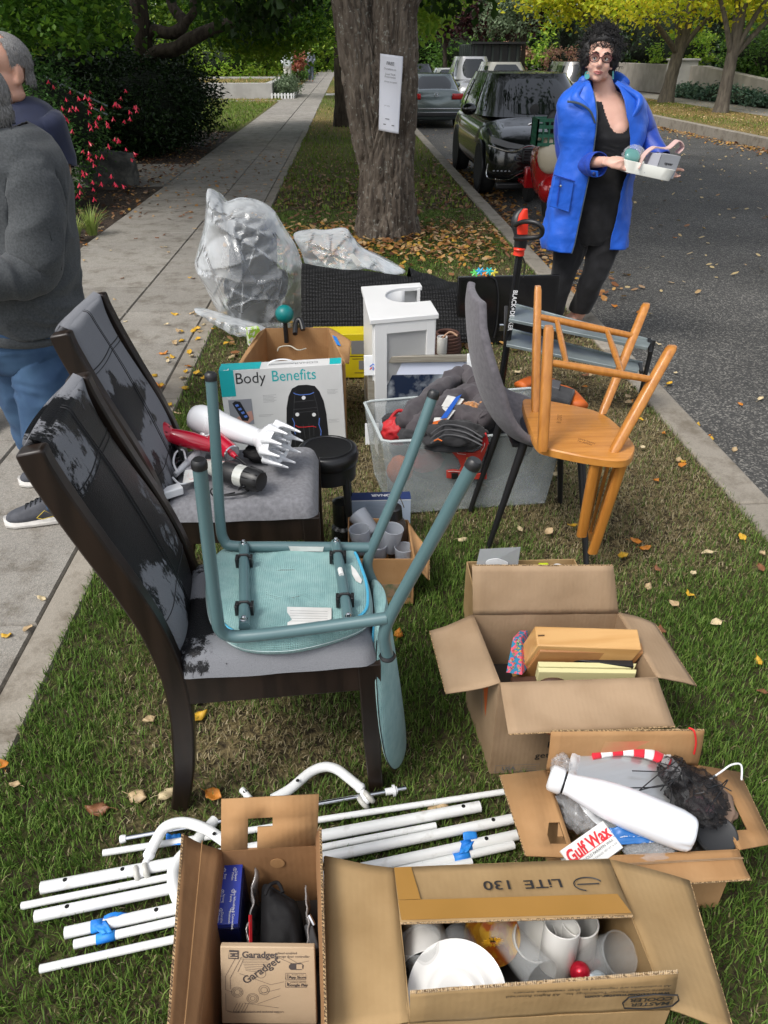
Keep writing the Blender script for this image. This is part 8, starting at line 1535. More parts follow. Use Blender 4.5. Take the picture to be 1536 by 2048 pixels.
def faceparts(g,M,s,T,brow,lipw=.027,gaze=0):
    for sx in(-1,1):
        b=MB(); b.ball(g(sx*.031,.073,.006),.0115*s,n=16,m=10); b.build('eye',EYEW,T); b=MB(); b.ball(g(sx*.031+gaze,.0805,.006),.0055*s,n=12,m=8); b.build('iris',IRIS,T)
        b=MB(); b.tube([g(sx*.016,.083,.008),g(sx*.030,.088,.0165),g(sx*.046,.078,.009)],[.002*s,.0032*s,.002*s],6); b.build('eyelid',brow[1],T)
        b=MB(); b.tube([g(sx*.014,.096,.030),g(sx*.032,.098,.037),g(sx*.052,.080,.031)],[.0035*s,.004*s,.002*s],6); b.build('eyebrow',brow[0],T)
    b=MB(); b.tube([g(-lipw,.083,-.061),g(-.008,.0945,-.057),g(0,.0945,-.0595),g(.008,.0945,-.057),g(lipw,.083,-.061)],[.001*s,.004*s,.0035*s,.004*s,.001*s],8); b.build('upper_lip',LIP,T); b=MB(); b.tube([g(-lipw*.9,.083,-.064),g(0,.094,-.0695),g(lipw*.9,.083,-.064)],[.0015*s,.0055*s,.0015*s],8); b.build('lower_lip',LIP,T)
def hand(b,wr,f,n,side,s=1.,curl=.9,thumb=None,spread=.012):
    """f: towards fingers, n: back of hand, side: +1/-1 thumb side"""
    f=Vector(f).normalized(); n=(Vector(n)-f*Vector(n).dot(f)).normalized(); r=f.cross(n)*side; wr=Vector(wr)
    b.tube([wr-f*.03,wr,wr+f*.03*s,wr+f*.075*s,wr+f*.088*s],[.026*s,.027*s,.038*s,.040*s,.030*s],16,fl=.45,up=n)
    for k,(x,l) in enumerate(((.028,.070),(.010,.078),(-.010,.073),(-.028,.058))):
        p=wr+f*.080*s+r*x*s; d=f.copy(); pts=[p-f*.02*s]; 
        for j in range(3):
            d=(Matrix.Rotation(-curl*(.55+.25*j),3,r*side if side>0 else r*side) @ d) if 0 else (d*math.cos(curl*(.5+.2*j))-n*math.sin(curl*(.5+.2*j))).normalized()
            p=p+d*l*s*(.42,.32,.26)[j]; pts.append(p)
        b.tube(pts,[.0092*s,.009*s,.0082*s,.0068*s],10)
    t0=wr+f*.02*s+r*.028*s; td=thumb or (f*.75+r*.55-n*.35); td=Vector(td).normalized(); b.tube([t0-r*.012,t0+td*.03*s,t0+td*.055*s,t0+(td+f*.3).normalized()*.078*s],[.014*s,.0125*s,.0105*s,.008*s],10)
from mathutils.bvhtree import BVHTree
def hug(me,rows,m,par,nm,r=.002,off=.0,cl=False):
    t=BVHTree.FromPolygons([Vector(p) for p in me[0]],[tuple(int(i) for i in f) for f in me[2]]); b=MB()
    for row in rows:
        pts=[]
        for p in cr([V(u,v,0) for u,v in row],6,cl):
            h=t.ray_cast(V(0,0,CH),_ray(p.x,p.y).normalized())
            if h[0]: pts.append(h[0]+h[1]*off)
        if len(pts)>2: b.tube(pts,r,6,closed=False)
    return b.build(nm,m,par,ang=180)
# ---------- woman in the blue coat ----------
Y0=4.95; Wp=lambda u,v,dy=0.:atY(u,v,Y0+dy)
T=thing('person','woman with curly black hair, glasses and a long bright blue coat carrying a white tray','person',(1.5,4.95,0)); b=MB()
hc=Wp(1199,121,-.02); fw=Vector((-.24,-1,.05)); g,Mh=headp(b,hc,fw,(.05,0,1),.98)
b.tube([Wp(1202,135,.02),Wp(1205,165,.02),Wp(1208,190,.03)],[.052,.056,.075],16)
def ell(u,v,dy,rx,ry,rz): b.ball(Wp(u,v,dy),(rx,ry,rz),n=24,m=16)
def torso(L_): 
    rg=[[Wp(u,v,dy)+V(sx*rx,sy*ry,0) for sx,sy in(sq(28,k,2.3) for k in range(28))] for u,v,dy,rx,ry in L_]; b.loft(rg)
torso([(1208,182,.03,.075,.06),(1206,196,.02,.145,.075),(1206,215,.01,.185,.10),(1208,245,-.01,.18,.125),(1210,272,-.02,.175,.135),(1210,300,-.01,.155,.12),(1206,335,.0,.145,.115),(1200,370,.0,.155,.12),(1192,410,.0,.175,.13),(1184,450,.0,.17,.125),(1178,480,.0,.14,.10)])
for u in(1190,1232): ell(u,262,-.085,.075,.062,.065)
leg=lambda P_,r:b.tube(cr(P_,5),r,18)
leg([Wp(1158,440,.0),Wp(1140,500,.0),Wp(1122,560,-.02),atY(1106,620,4.92),atY(1100,662,4.98)],[.098,.092,.085,.070,.060,.058,.055,.050,.040])
leg([Wp(1213,440,.0),Wp(1203,500,-.02),Wp(1186,555,-.06),atY(1162,612,4.97),atY(1148,642,5.05)],[.100,.096,.088,.070,.062,.060,.056,.048,.036])
# feet
b.tube([atY(1149,625,5.04),atY(1149,645,5.05),V(at(1150,652,.04).x,5.02,.045),V(at(1168,680,.02).x-.01,4.84,.03),V(at(1174,684,.02).x,4.77,.02)],[.036,.034,.04,.04,.022],14,fl=.8)
b.tube([atY(1102,640,4.96),atY(1098,662,4.97),V(atY(1096,670,4.9).x,4.92,.045),V(atY(1090,690,4.8).x,4.76,.03),V(atY(1088,695,4.7).x,4.70,.02)],[.034,.032,.038,.038,.022],14,fl=.8)
# arms
w1=Wp(1215,323,-.30); b.tube(cr([Wp(1145,222,.0),Wp(1140,268,.02),Wp(1145,318,-.02),Wp(1180,324,-.18),w1],4),[.056,.055,.05,.046,.043,.040,.034,.03,.026],16)
hand(b,w1,V(.95,-.25,-.10),V(-.10,-.75,.55),1,1.0,.75,thumb=V(.85,-.15,.55))
w2=Wp(1330,338,-.16); b.tube(cr([Wp(1268,222,.0),Wp(1292,262,.02),Wp(1300,290,-.02),w2],4),[.056,.052,.046,.042,.035,.03,.027],16)
hand(b,w2,V(.1,-.9,-.25),V(.1,-.15,-1),1,1.0,.25,thumb=V(.8,-.5,.1))
me=remesh(b,.0062,3)
top_y=lambda c:(c[:,2])
LZ=lambda v:Wp(1200,v).z
def pxv(c): # picture row/column of a body point
    x=c[:,0];y=c[:,1];z=c[:,2]-CH; xx=x*_cy-y*_sy; yy=x*_sy+y*_cy; f_=yy*_c-z*_s; u_=yy*_s+z*_c; return 768+FP*xx/f_,1024-FP*u_/f_
def armregion(c): u,v=pxv(c); return ((c[:,1]<Y0-.16)&(v>300)&(v<365)&(u>1165))|(u<1148)&(v<335)&(v>200)|(u>1268)&(v<360)&(v>200)
def neck(c): # scoop neckline
    x=(c[:,0]-Wp(1224,250).x); front=c[:,1]<Y0+.03; zline=np.minimum(LZ(262)+(np.abs(x)/.105)**2.6*.17,LZ(203)); return (c[:,2]<np.where(front,zline,LZ(200)))&~armregion(c)
TANK=fabric('black_jersey',(.012,.012,.013),(.018,.018,.02),500,.0004,20); TRO=fabric('black_trouser_cloth',(.010,.010,.011),(.016,.016,.018),400,.0004,20)
hemz=.115
body=part('body',me,lambda c:c[:,2]>-9,0,SKW,T)
part('tank_top',me,lambda c:neck(c)&(c[:,2]>LZ(395)),.004,TANK,T,(.004,9,2,(1,1,1.6)))
WME=me
part('trousers',me,lambda c:(c[:,2]<LZ(388))&(c[:,2]>hemz)&~armregion(c),.008,TRO,T,(.012,9,5,(1,1,.8)))
BC=mat('blue_coat_cloth',(.005,.10,.58),.5,c2=(.004,.085,.50),ns=9,nd=5,sheen=.1,bs=11,bd=.010); BCD=mat('blue_coat_sleeve',(.005,.045,.36),.5,c2=(.004,.038,.30),ns=9,nd=5,sheen=.1,bs=11,bd=.010)
CRW=[(166,1160,1181,1228,1242,.075,.07),(178,1146,1185,1236,1256,.10,.09),(192,1130,1189,1242,1272,.125,.105),(208,1120,1192,1246,1286,.145,.12),(232,1118,1194,1250,1290,.16,.14),(262,1120,1192,1256,1290,.165,.15),(300,1124,1187,1258,1280,.165,.155),(335,1119,1181,1250,1268,.165,.16),(370,1110,1174,1243,1260,.175,.17),(410,1102,1165,1237,1256,.18,.18),(450,1094,1156,1230,1253,.18,.19),(480,1089,1150,1224,1250,.18,.19),(500,1092,1144,1222,1249,.18,.19)]
crw=[cr([V(*[r[i] for i in idx]) for r in CRW],5) for idx in((0,1,2),(3,4,5),(6,6,6))]
rings=[]
for A_,B_,C_ in zip(*crw):
    v,lo,li=A_; ri,ro,fy=B_; by=C_.x; hang=max(0,(v-300)/200)
    pts=[Wp(li,v+6*hang,-fy-.01),Wp(li*.55+lo*.45,v+3*hang,-fy*.98),Wp(lo+3,v-2,-fy*.45),Wp(lo,v-4,by*.25),Wp(lo+14,v-9*hang,by*.9),Wp((lo+ro)/2,v-12*hang,by*1.1),Wp(ro-14,v-9*hang,by*.9),Wp(ro,v-5,by*.2),Wp(ro-2,v-3,-fy*.45),Wp(ri*.5+ro*.5,v,-fy*.8),Wp(ri,v,-fy*.85)]
    rings.append(cr(pts,6))
nr=len(rings)
for i,r in enumerate(rings):
    for k,p in enumerate(r):
        h=i/nr; q=Vector((p.x*8,p.y*8,p.z*1.8)); f_=(1-2*abs(noise.noise(q+V(noise.noise(q*.7)*1.5,0,0))))*.018*(.5+h)+.006*noise.noise(p*26)
        c_=sum((r[0],r[len(r)//2]),Vector())/2; d_=(p-c_); d_.z=0; r[k]=p+d_.normalized()*f_
b=MB(); b.loft(rings,cap=False,closed=False); COAT=b.build('coat',BC,T,ang=180,solid=.006)
def sleeve(P_,r,m,nm='sleeve',f=10):
    b=MB(); pp=cr(P_,10); rr=rampf(r,len(pp)); b.tube(pp,rr,26,cap=False)
    for i in range(len(b.v)):
        v=b.v[i]; k=i//26; s_=(1-2*abs(noise.noise(v*f+V(0,0,k*.05))))*.007; b.v[i]=v+(v-pp[k]).normalized()*s_
    return b.build(nm,m,T,ang=180,solid=.004)
sleeve([Wp(1150,205,.0),Wp(1136,240,.01),Wp(1134,280,.01),Wp(1142,318,-.02),Wp(1162,329,-.10),Wp(1186,329,-.21),Wp(1192,328,-.235)],[.062,.078,.070,.066,.062,.055,.054],BCD)
sleeve([Wp(1180,329,-.175),Wp(1186,329,-.205),Wp(1197,329,-.255)],[.057,.060,.061],BCD,'cuff')
sleeve([Wp(1262,205,.0),Wp(1280,238,.01),Wp(1292,268,.01),Wp(1305,292,-.05),Wp(1322,318,-.13)],[.062,.072,.064,.058,.050],BCD)
# hood collar rolls, zip, pocket, drawstring
b=MB()
b.tube(cr([Wp(1176,165,-.06),Wp(1160,176,-.08),Wp(1150,196,-.12),Wp(1170,215,-.155),Wp(1192,240,-.165)],6),[.02,.026,.03,.022,.008],14,fl=.6); b.tube(cr([Wp(1232,165,-.05),Wp(1252,178,-.07),Wp(1278,196,-.10),Wp(1278,215,-.13),Wp(1262,240,-.14)],6),[.02,.028,.036,.026,.008],14,fl=.6)
b.tube(cr([Wp(1165,165,.0),Wp(1180,160,.10),Wp(1205,160,.13),Wp(1232,160,.10),Wp(1250,168,.0)],6),[.03,.045,.05,.045,.03],14); b.build('hood',BC,T,ang=180)
ZP=mat('grey_zip',(.05,.07,.09),.5); b=MB(); b.tube([r[0]+V(0,-.004,0) for r in rings[8:]],.0035,6); b.build('zip',ZP,T); b=MB(); b.tube(cr([Wp(1135,203,-.135),Wp(1158,207,-.17),Wp(1180,222,-.19),Wp(1190,246,-.185)],5),.006,6); b.build('collar_zip',ZP,T)
b=MB(); pk=[Wp(1110,352,-.178),Wp(1148,362,-.192),Wp(1138,425,-.20),Wp(1098,412,-.17)]; b.panel(pk,.010); b.build('pocket',BC,T,bev=.004); b=MB(); b.tube([Wp(1108,350,-.19),Wp(1150,363,-.20)],.004,6); b.tube([Wp(1120,358,-.195),Wp(1114,410,-.19)],.004,6); b.build('pocket_seam',BCD,T)
b=MB(); b.lathe([(.001,0),(.007,.001),(.007,.004),(.001,.005)],Matrix.Translation(Wp(1121,372,-.196))@Matrix.Rotation(PI/2,4,'X'),12); b.build('snap_button',CHR,T)
b=MB(); b.ball(Wp(1188,348,-.27),(.011,.005,.011)); b.build('cuff_button',mat('navy_button',(.01,.02,.1),.3),T)
b=MB(); b.panel([Wp(1178,340,-.262),Wp(1196,342,-.268),Wp(1197,354,-.262),Wp(1183,354,-.258)],.006); b.build('cuff_tab',BC,T,bev=.002)
faceparts(g,Mh,.98,T,(mat('dark_brow',(.02,.012,.01),.7),mat('lid_shadow',(.22,.10,.08),.6)),gaze=.002)
GF=mat('spectacle_frame',(.10,.02,.025),.25,c2=(.02,.008,.01),ns=40); b=MB()
for sx in(-1,1):
    b.tube([g(sx*.034+math.cos(a)*.027,.104-.012*abs(math.cos(a)*.5+sx*.5)-.004,.006+math.sin(a)*.021*(1.05 if math.sin(a)>0 else .9)) for a in[k*PI/12 for k in range(24)]],.0028,8,closed=True); b.tube([g(sx*.062,.088,.012),g(sx*.074,.06,.012),g(sx*.078,.0,.006)],.0025,6)
b.tube([g(-.009,.104,.008),g(0,.108,.011),g(.009,.104,.008)],.0028,6); b.build('spectacles',GF,T)
HRM=mat('black_hair',(.008,.007,.007),.6,bs=300,bd=.0006); b=MB()
for x,y,z,rx,ry,rz in((0,-.055,.05,.095,.085,.085),(0,-.02,.10,.080,.075,.04),(.01,-.03,.13,.055,.05,.035),(-.075,-.03,.02,.035,.06,.07),(.075,-.03,.02,.035,.06,.075),(.07,-.05,-.03,.03,.05,.05),(-.07,-.05,-.03,.03,.05,.05)):
    b.ball(g(x,y,z),(rx,ry,rz),Mh,26,18)
for i,v in enumerate(b.v): b.v[i]=v+(v-g(0,-.03,.04)).normalized()*(.012*noise.noise(v*55)+.008*noise.noise(v*120))
b.build('hair',HRM,T,ang=180); b=MB()
rr_=random.Random(3)
for i in range(620):
    a=rr_.uniform(0,2*PI); e=rr_.uniform(-.5,1.5); x=math.cos(a)*math.cos(e)*.106; y=-.035+math.sin(a)*math.cos(e)*.097; z=.052+math.sin(e)*.118
    if y>.04 and z<.075 and abs(x)<.058: continue
    p=g(x,y,z); d=(p-g(0,-.03,.05)).normalized(); ax=(d*.35+V(rr_.gauss(0,.5),rr_.gauss(0,.4),rr_.gauss(-.35,.5))).normalized(); u_=ax.cross(V(.3,.2,1)).normalized(); w_=ax.cross(u_); L_=rr_.uniform(.03,.07); r_=rr_.uniform(.005,.010); ph=rr_.uniform(0,6)
    b.tube([p+ax*(L_*k/13)+(u_*math.cos(ph+k*.9)+w_*math.sin(ph+k*.9))*r_ for k in range(14)],[.0016]*10+[.001]*4,4,cap=False)
for i in range(26):
    x=rr_.uniform(-.055,.05); p=g(x,.075-abs(x)*.3,.085); L_=rr_.uniform(.025,.06)*(1 if x>-.02 else .8); ph=rr_.uniform(0,6); dz=V(rr_.gauss(0,.2),0,-1)
    b.tube([p+dz*(L_*k/13)+V(math.cos(ph+k*.8)*.006,-.004-.006*math.sin(k/13*3),0) for k in range(14)],.0016,4,cap=False)
b.build('curls',HRM,T,ang=180)
b=MB(); b.tube(cr([g(-.062,.03,.095),g(-.03,.03,.125),g(.03,.02,.128),g(.075,.0,.09),g(.088,-.02,.04)],5),.007,8,fl=.5); b.build('hair_band',mat('spotted_band',(.03,.035,.05),.5,c2=(.4,.42,.45),ns=160,lo=.55,hi=.58),T)
b=MB(); b.tube([Wp(1174,150,-.06)+V(math.cos(a)*.012,0,math.sin(a)*.016) for a in[k*PI/8 for k in range(16)]],.0022,6,closed=True); b.lathe([(.001,0),(.014,0),(.014,.003),(.001,.003)],Matrix.Translation(Wp(1174,153,-.06))@Matrix.Rotation(PI/2,4,'X'),16); b.build('earring',mat('turquoise_stone',(.12,.45,.45),.4),T)
b=MB(); b.tube([Wp(1226,142,-.03),Wp(1226,158,-.03)],.005,6); b.build('earring',mat('turquoise_stone',(.12,.45,.45),.4),T)
b=MB(); b.tube([Wp(1226,170,-.06),Wp(1224,186,-.09)],.006,8); b.build('mole_tattoo',mat('tattoo',(.18,.12,.10),.5),T) if 0 else None
SND=mat('sandal_strap',(.02,.015,.012),.6)
for cx,cy_ in((at(1165,676,.02).x,4.88),(atY(1092,688,4.8).x,4.82)): 
    b=MB(); b.loft([[V(cx+sx*.042,cy_+sy*.12,z) for sx,sy in(sq(20,k,2.6) for k in range(20))] for z in(.001,.014)]); b.tube(cr([V(cx-.042,cy_-.03,.02),V(cx,cy_-.04,.075),V(cx+.042,cy_-.03,.02)],5),.009,8,fl=.4); b.build('sandal',SND,T)
# tray and contents
tz=atY(1250,322,Y0-.34); tc=(Wp(1302,330,-.30)); tx=(Wp(1357,343,-.36)-Wp(1251,320,-.36)); TW=tx.length; tx=tx.normalized(); ty=V(-tx.y,tx.x,0).normalized(); tn=tx.cross(ty).normalized(); Mt=Matrix.Translation(Wp(1251,320,-.36))@Matrix((tx,ty,tn)).transposed().to_4x4()
TR=thing('serving_tray','white rounded tray held by the woman in blue','tray',Mt.translation); b=MB(); rg=[[Mt@V(TW/2+sx*(TW/2*k1),.12+sy*.12*k1,z_) for sx,sy in(sq(40,k,5) for k in range(40))] for k1,z_ in((.88,-.062),(.93,-.060),(1.0,0),(.985,.002),(.97,-.002),(.90,-.050),(.2,-.05))]; b.loft(rg); b.build('shell',mat('cream_white_plastic',(.72,.72,.66),.4),TR,ang=50)
B_=lambda x,y,z:Mt@V(TW*x,y,z)
T2=thing('gadget_box','small grey retail box standing on the tray at its right end','box',B_(.8,.05,0)); GB=mat('grey_matt_card',(.27,.28,.30),.45,c2=(.30,.31,.33),ns=5); b=MB(); q=[B_(.62,.015,-.045),B_(.99,.03,-.045),B_(.99,.03,.075),B_(.62,.015,.070)]; b.add([*q,*[p+ty*.09 for p in q]],[(0,1,2,3),(7,6,5,4),(0,4,5,1),(1,5,6,2),(2,6,7,3),(3,7,4,0)]); b.build('carton',GB,T2,bev=.0015); fq=Face(q[0],q[1],q[3]); fq.text('upeer',.022,.5,.62,PRINT,T2,bold=.0006); fq.lines([[(.1,.4-k*.06),(.9,.4-k*.06)] for k in range(3)],.0009,INKG,T2)
b=MB(); q=[B_(.40,.005,-.045),B_(.61,.012,-.045),B_(.61,.012,.068),B_(.46,.03,.062)]; T2=thing('gadget_box','small pale grey box with pink print, left of the grey box on the tray','box',q[0]); b.add([*q,*[p+ty*.06 for p in q]],[(0,1,2,3),(7,6,5,4),(0,4,5,1),(1,5,6,2),(2,6,7,3),(3,7,4,0)]); b.build('carton',mat('pale_grey_card',(.42,.42,.46),.4),T2,bev=.0015); fq=Face(q[0],q[1],q[3]); fq.poly([(.1,.05),(.5,.1),(.55,.5),(.2,.45)],mat('plum_print',(.25,.04,.12),.5),T2); fq.poly([(.7,.1),(.78,.1),(.78,.6),(.7,.6)],PRINT,T2)
T2=thing('teal_dish','glossy teal lidded dish at the near left of the tray','dish',B_(.13,.05,0)); b=MB(); b.loft([[B_(.15,.05,z_)+tx*sx*.045*k1+ (ty*.8+tn*.5)*sy*.038*k1 for sx,sy in(sq(28,k,3) for k in range(28))] for z_,k1 in((-.02,.7),(.02,1),(.035,1),(.042,.9),(.05,.6),(.052,.1))]); b.build('lid',mat('teal_glaze',(.10,.26,.24),.2,coat=.5),T2,ang=60)
T2=thing('pink_strap','folded pale pink padded strap looping over the boxes on the tray','strap',B_(.5,.08,.05)); b=MB(); PKM=mat('pale_pink_cloth',(.62,.42,.38),.8); pp=cr([B_(.28,.02,-.03),B_(.33,.03,.04),B_(.48,.06,.085),B_(.66,.10,.09),B_(.80,.10,.10),B_(.92,.10,.145),B_(1.04,.10,.12),B_(1.0,.11,.085)],8)
b.loft([[p+ty*a*.032+V(0,0,h) for a,h in((-1,0),(1,0),(1,.006),(-1,.006))] for p in pp]); b.build('band',PKM,T2,ang=50); crumple('clear_wrap','clear plastic wrapping behind the teal dish on the tray','plastic wrap',B_(.25,.12,.03),.06,.05,.045,PLW,.4,10,26,81)
# ---------- man in grey jumper ----------
Yg=2.78; G_=lambda u,v,dy=0.:atY(u,v,Yg+dy)
T=thing('person','man in charcoal jumper and blue jeans seen from behind at the left edge','person',(-1.5,2.75,0)); b=MB()
g,Mh=headp(b,G_(-42,205,-.02),(-.75,.55,-.1),(0,0,1),1.0); b.tube([G_(-32,225),G_(-15,262,.0),G_(-5,290,.02)],[.062,.064,.085],16)
def tors(L_,P): 
    b.loft([[P(u,v,dy)+V(sx*rx,sy*ry,0) for sx,sy in(sq(28,k,2.3) for k in range(28))] for u,v,dy,rx,ry in L_])
tors([(-4,264,.0,.07,.07),(0,280,.0,.115,.10),(6,308,.0,.15,.125),(10,335,.0,.168,.135),(14,380,.0,.178,.145),(22,460,.0,.18,.155),(34,540,.0,.178,.16),(46,600,.0,.172,.165),(54,640,.0,.165,.16),(58,690,.0,.165,.15),(60,720,.0,.14,.12)],G_)
b.tube(cr([G_(48,332,-.04),G_(66,400,-.09),G_(72,490,-.13),G_(66,535,-.14),G_(30,552,-.20),G_(-20,560,-.26)],4),[.072,.070,.062,.058,.058,.052,.047,.043,.04],18); hand(b,G_(-20,560,-.26),(-.8,-.5,0),(0,0,1),1)
b.tube(cr([G_(-70,318,.02),G_(-90,420,.02),G_(-90,520,-.0),G_(-70,600,-.1)],4),[.07,.066,.06,.05],16); hand(b,G_(-70,600,-.1),(.2,-.3,-1),(-1,0,0),1)
A1=V(-1.16,2.63,.09); A2=V(-1.24,2.95,.09)
b.tube(cr([G_(88,690,-.02),atY(92,800,2.70),atY(100,900,2.66),V(-1.165,2.63,.12),V(-1.165,2.63,.05)],5),[.108,.10,.085,.072,.066,.064,.058,.052,.045],20)
b.tube(cr([G_(38,690,.02),atY(58,800,2.86),atY(85,890,2.94),V(-1.235,2.96,.12),V(-1.235,2.96,.05)],5),[.108,.10,.085,.072,.066,.064,.058,.052,.045],20)
me=remesh(b,.0075,4); JUM=mat('charcoal_knit',(.034,.038,.041),.9,c2=(.066,.072,.076),ns=150,nd=4,lo=.3,hi=.7,sheen=.15,bs=420,bd=.0014); JEAN=mat('blue_denim',(.018,.05,.115),.85,c2=(.05,.11,.20),ns=7,nd=7,lo=.35,hi=.72,bs=520,bd=.0006)
wz=G_(60,648).z; nz_=G_(0,268).z
part('body',me,lambda c:c[:,2]>-9,0,SKM,T)
part('jumper',me,lambda c:(c[:,2]<nz_)&(c[:,2]>wz-.0)&((c[:,2]>.86)|(pxv(c)[0]>-15)),.009,JUM,T,(.024,9,3,(1,1,.8)),solid=.004)
part('jeans',me,lambda c:(c[:,2]<wz+.03)&(c[:,2]>.075)&~((c[:,1]<Yg-.16)&(c[:,2]>.7)),.008,JEAN,T,(.013,8,8,(1,1,1.5)),solid=.003)
b=MB(); hz=wz-.012; b.tube([V(G_(50,650).x+math.cos(a)*.180,Yg+math.sin(a)*.178,hz+.01*math.sin(a*2)) for a in[k*PI/20 for k in range(40)]],.020,10,closed=True,fl=1.0); b.build('jumper_hem',JUM,T,ang=180)
b=MB(); cN=G_(-2,268); b.tube([V(cN.x+math.cos(a)*.092,Yg+math.sin(a)*.085,cN.z+.0) for a in[k*PI/16 for k in range(32)]],.010,8,closed=True); b.build('neckband',JUM,T,ang=180)
b=MB(); STI=mat('seam_thread',(.03,.034,.036),.9)
def surf(pts,P,par,m,r,nm): # seam line hugging the nearest outer surface towards the camera
    b=MB(); b.tube(cr([P(*p) for p in pts],5),r,5); b.build(nm,m,par)
GH=mat('grey_hair',(.16,.155,.15),.6,c2=(.30,.29,.28),ns=60,st=(6,6,1),bs=200,bd=.002)
def haircap(g,M,T,m,cond,s=1.,amp=.004):
    b=MB(); b.ball(g(0,-.012,.028),(.082*s,.100*s,.092*s),M,40,30); b.ball(g(0,-.05,-.03),(.066*s,.052*s,.055*s),M,30,20); me_=remesh(b,.005,2); inv=M.inverted(); c0=g(0,0,0)
    def cf(c): 
        L_=np.array([list(inv@(Vector(p)-c0)) for p in c])/s; return cond(L_[:,0],L_[:,1],L_[:,2])
    o=part('hair',me_,cf,.0,m,T,(amp,60,1,(1,1,.5))); vs=[v.co for v in o.data.vertices]; b=MB(); rr=random.Random(2)
    for _ in range(1500):
        p=rr.choice(vs)+ORG[T.name]; nn=(p-g(0,-.01,.03)).normalized(); d=(nn*.05+Vector((rr.gauss(0,.2),rr.gauss(0,.2),-.8))).normalized(); b.tube([p,p+d*.007+nn*.0015,p+d*.013],[.0011,.0009,.0004],3,cap=False)
    b.build('hair_strands',m,T,ang=180); return o
haircap(g,Mh,T,GH,lambda x,y,z:(z>.065-.0*y)&(y<.075)|(y<.02)&(z>-.02)|(y<-.03)&(z>-.075),1.0)
SHO=mat('grey_mesh_shoe',(.045,.048,.058),.7,c2=(.06,.063,.075),ns=40,bs=600,bd=.0006); SOL=mat('shoe_sole',(.60,.58,.54),.6,c2=(.5,.48,.45),ns=30)
for cx,cy_,rz in((-1.235,2.60,R(8)),(-1.30,2.93,R(8))):
    t=setup('shoe'); t.parent=T; ORG[t.name]=Vector(ORG[T.name]); Mx=Matrix.Translation((cx,cy_,0))@Matrix.Rotation(rz,4,'Z')
    def sec(x,w_,z0,z1,n=20,p=2.6): return [Mx@V(x,sy*w_*(.85 if sz>0.2 else 1),(z0+z1)/2+(z1-z0)/2*sz) for sy,sz in(sq(n,k,p) for k in range(n))]
    b=MB(); b.loft([sec(x,w_,.012,z1) for x,w_,z1 in((-.148,.012,.035),(-.14,.030,.05),(-.11,.043,.062),(-.06,.046,.078),(-.02,.043,.098),(.02,.040,.115),(.06,.037,.118),(.10,.036,.105),(.115,.03,.085),(.122,.015,.06))]); b.build('upper',SHO,t,ang=180,sub=1)
    b=MB(); b.loft([sec(x,w_,.0,z1,20,4) for x,w_,z1 in((-.155,.015,.040),(-.145,.036,.034),(-.11,.050,.030),(-.04,.050,.034),(.04,.044,.042),(.10,.043,.046),(.13,.03,.050),(.136,.012,.05))]); b.build('sole',SOL,t,ang=60,bev=.002)
    b=MB()
    for k in range(5): x=-.06+k*.02; zt_=.080+.009*k; b.tube(cr([Mx@V(x,-.022,zt_-.006),Mx@V(x,0,zt_+.006),Mx@V(x+.012,.022,zt_-.006)],4),.003,6)
    b.build('lace',mat('dark_lace',(.02,.022,.025),.8),t); b=MB(); b.tube([Mx@V(-.02,-.047,.045),Mx@V(.015,-.046,.075),Mx@V(.045,-.043,.045),Mx@V(-.0,-.048,.038),Mx@V(-.02,-.047,.045)],.0015,5); b.build('yellow_logo',mat('yellow_trim',(.55,.40,.03),.5),t)
hug(me,[[(22,262),(26,300),(30,360)],[(0,362),(32,360),(60,378),(80,420),(92,480)],[(58,258),(84,300),(96,350),(104,430),(106,520),(96,570)]],STI,T,'jumper_seam',.0022,.030)
hug(me,[[(40,662),(46,720),(60,780),(84,860)],[(58,664),(60,710),(78,734),(112,722),(114,672)],[(10,668),(30,672),(48,664)]],mat('denim_thread',(.16,.24,.34),.8),T,'denim_stitching',.0016,.016)
# ---------- man in navy ----------
Yn=3.45; Q_=lambda u,v,dy=0.:atY(u,v,Yn+dy)
T=thing('person','man in navy T-shirt with short grey hair behind the man in grey','person',(-1.95,3.45,0)); b=MB()
g,Mh=headp(b,Q_(8,140,-.02),(-.55,-.80,-.05),(0,0,1),1.10,jaw=1.12); b.tube([Q_(8,165,.03),Q_(12,195,.03),Q_(14,225,.03)],[.068,.070,.095],16)
tors([(8,205,.03,.09,.08),(6,222,.03,.17,.11),(6,250,.02,.21,.14),(6,310,.0,.215,.16),(6,380,.0,.21,.18),(8,460,.0,.20,.19),(8,540,.0,.19,.17),(8,580,.0,.17,.14)],Q_)
b.tube(cr([Q_(82,238,.0),Q_(98,285,.02),Q_(114,332,.02),Q_(112,350,-.02),Q_(75,346,-.14),Q_(40,340,-.22)],4),[.066,.068,.062,.056,.052,.048,.042,.036,.032],18); hand(b,Q_(50,340,-.22),(-1,-.3,.1),(0,-.3,1),1)
b.tube(cr([Q_(-75,240),Q_(-90,300),Q_(-95,360,-.1),Q_(-60,350,-.25)],4),[.066,.06,.05,.035],16)
for dx in(-.10,.10): b.tube([V(-1.90+dx,3.45,.80),V(-1.92+dx,3.47,.45),V(-1.93+dx,3.50,.08),V(-1.93+dx,3.38,.05)],[.10,.072,.05,.045],16)
me=remesh(b,.0075,4); NAVY=mat('navy_jersey',(.006,.011,.038),.8,c2=(.009,.015,.05),ns=9,nd=5,sheen=.2,bs=520,bd=.0006)
nz_=Q_(10,208).z; wz=Q_(20,560).z; sl=Q_(130,330).z
fa_=lambda c:(pxv(c)[1]>332)&(c[:,1]<Yn+.09)&((pxv(c)[0]>88)|(c[:,1]<Yn-.175))|(pxv(c)[1]>332)&(pxv(c)[0]>88)
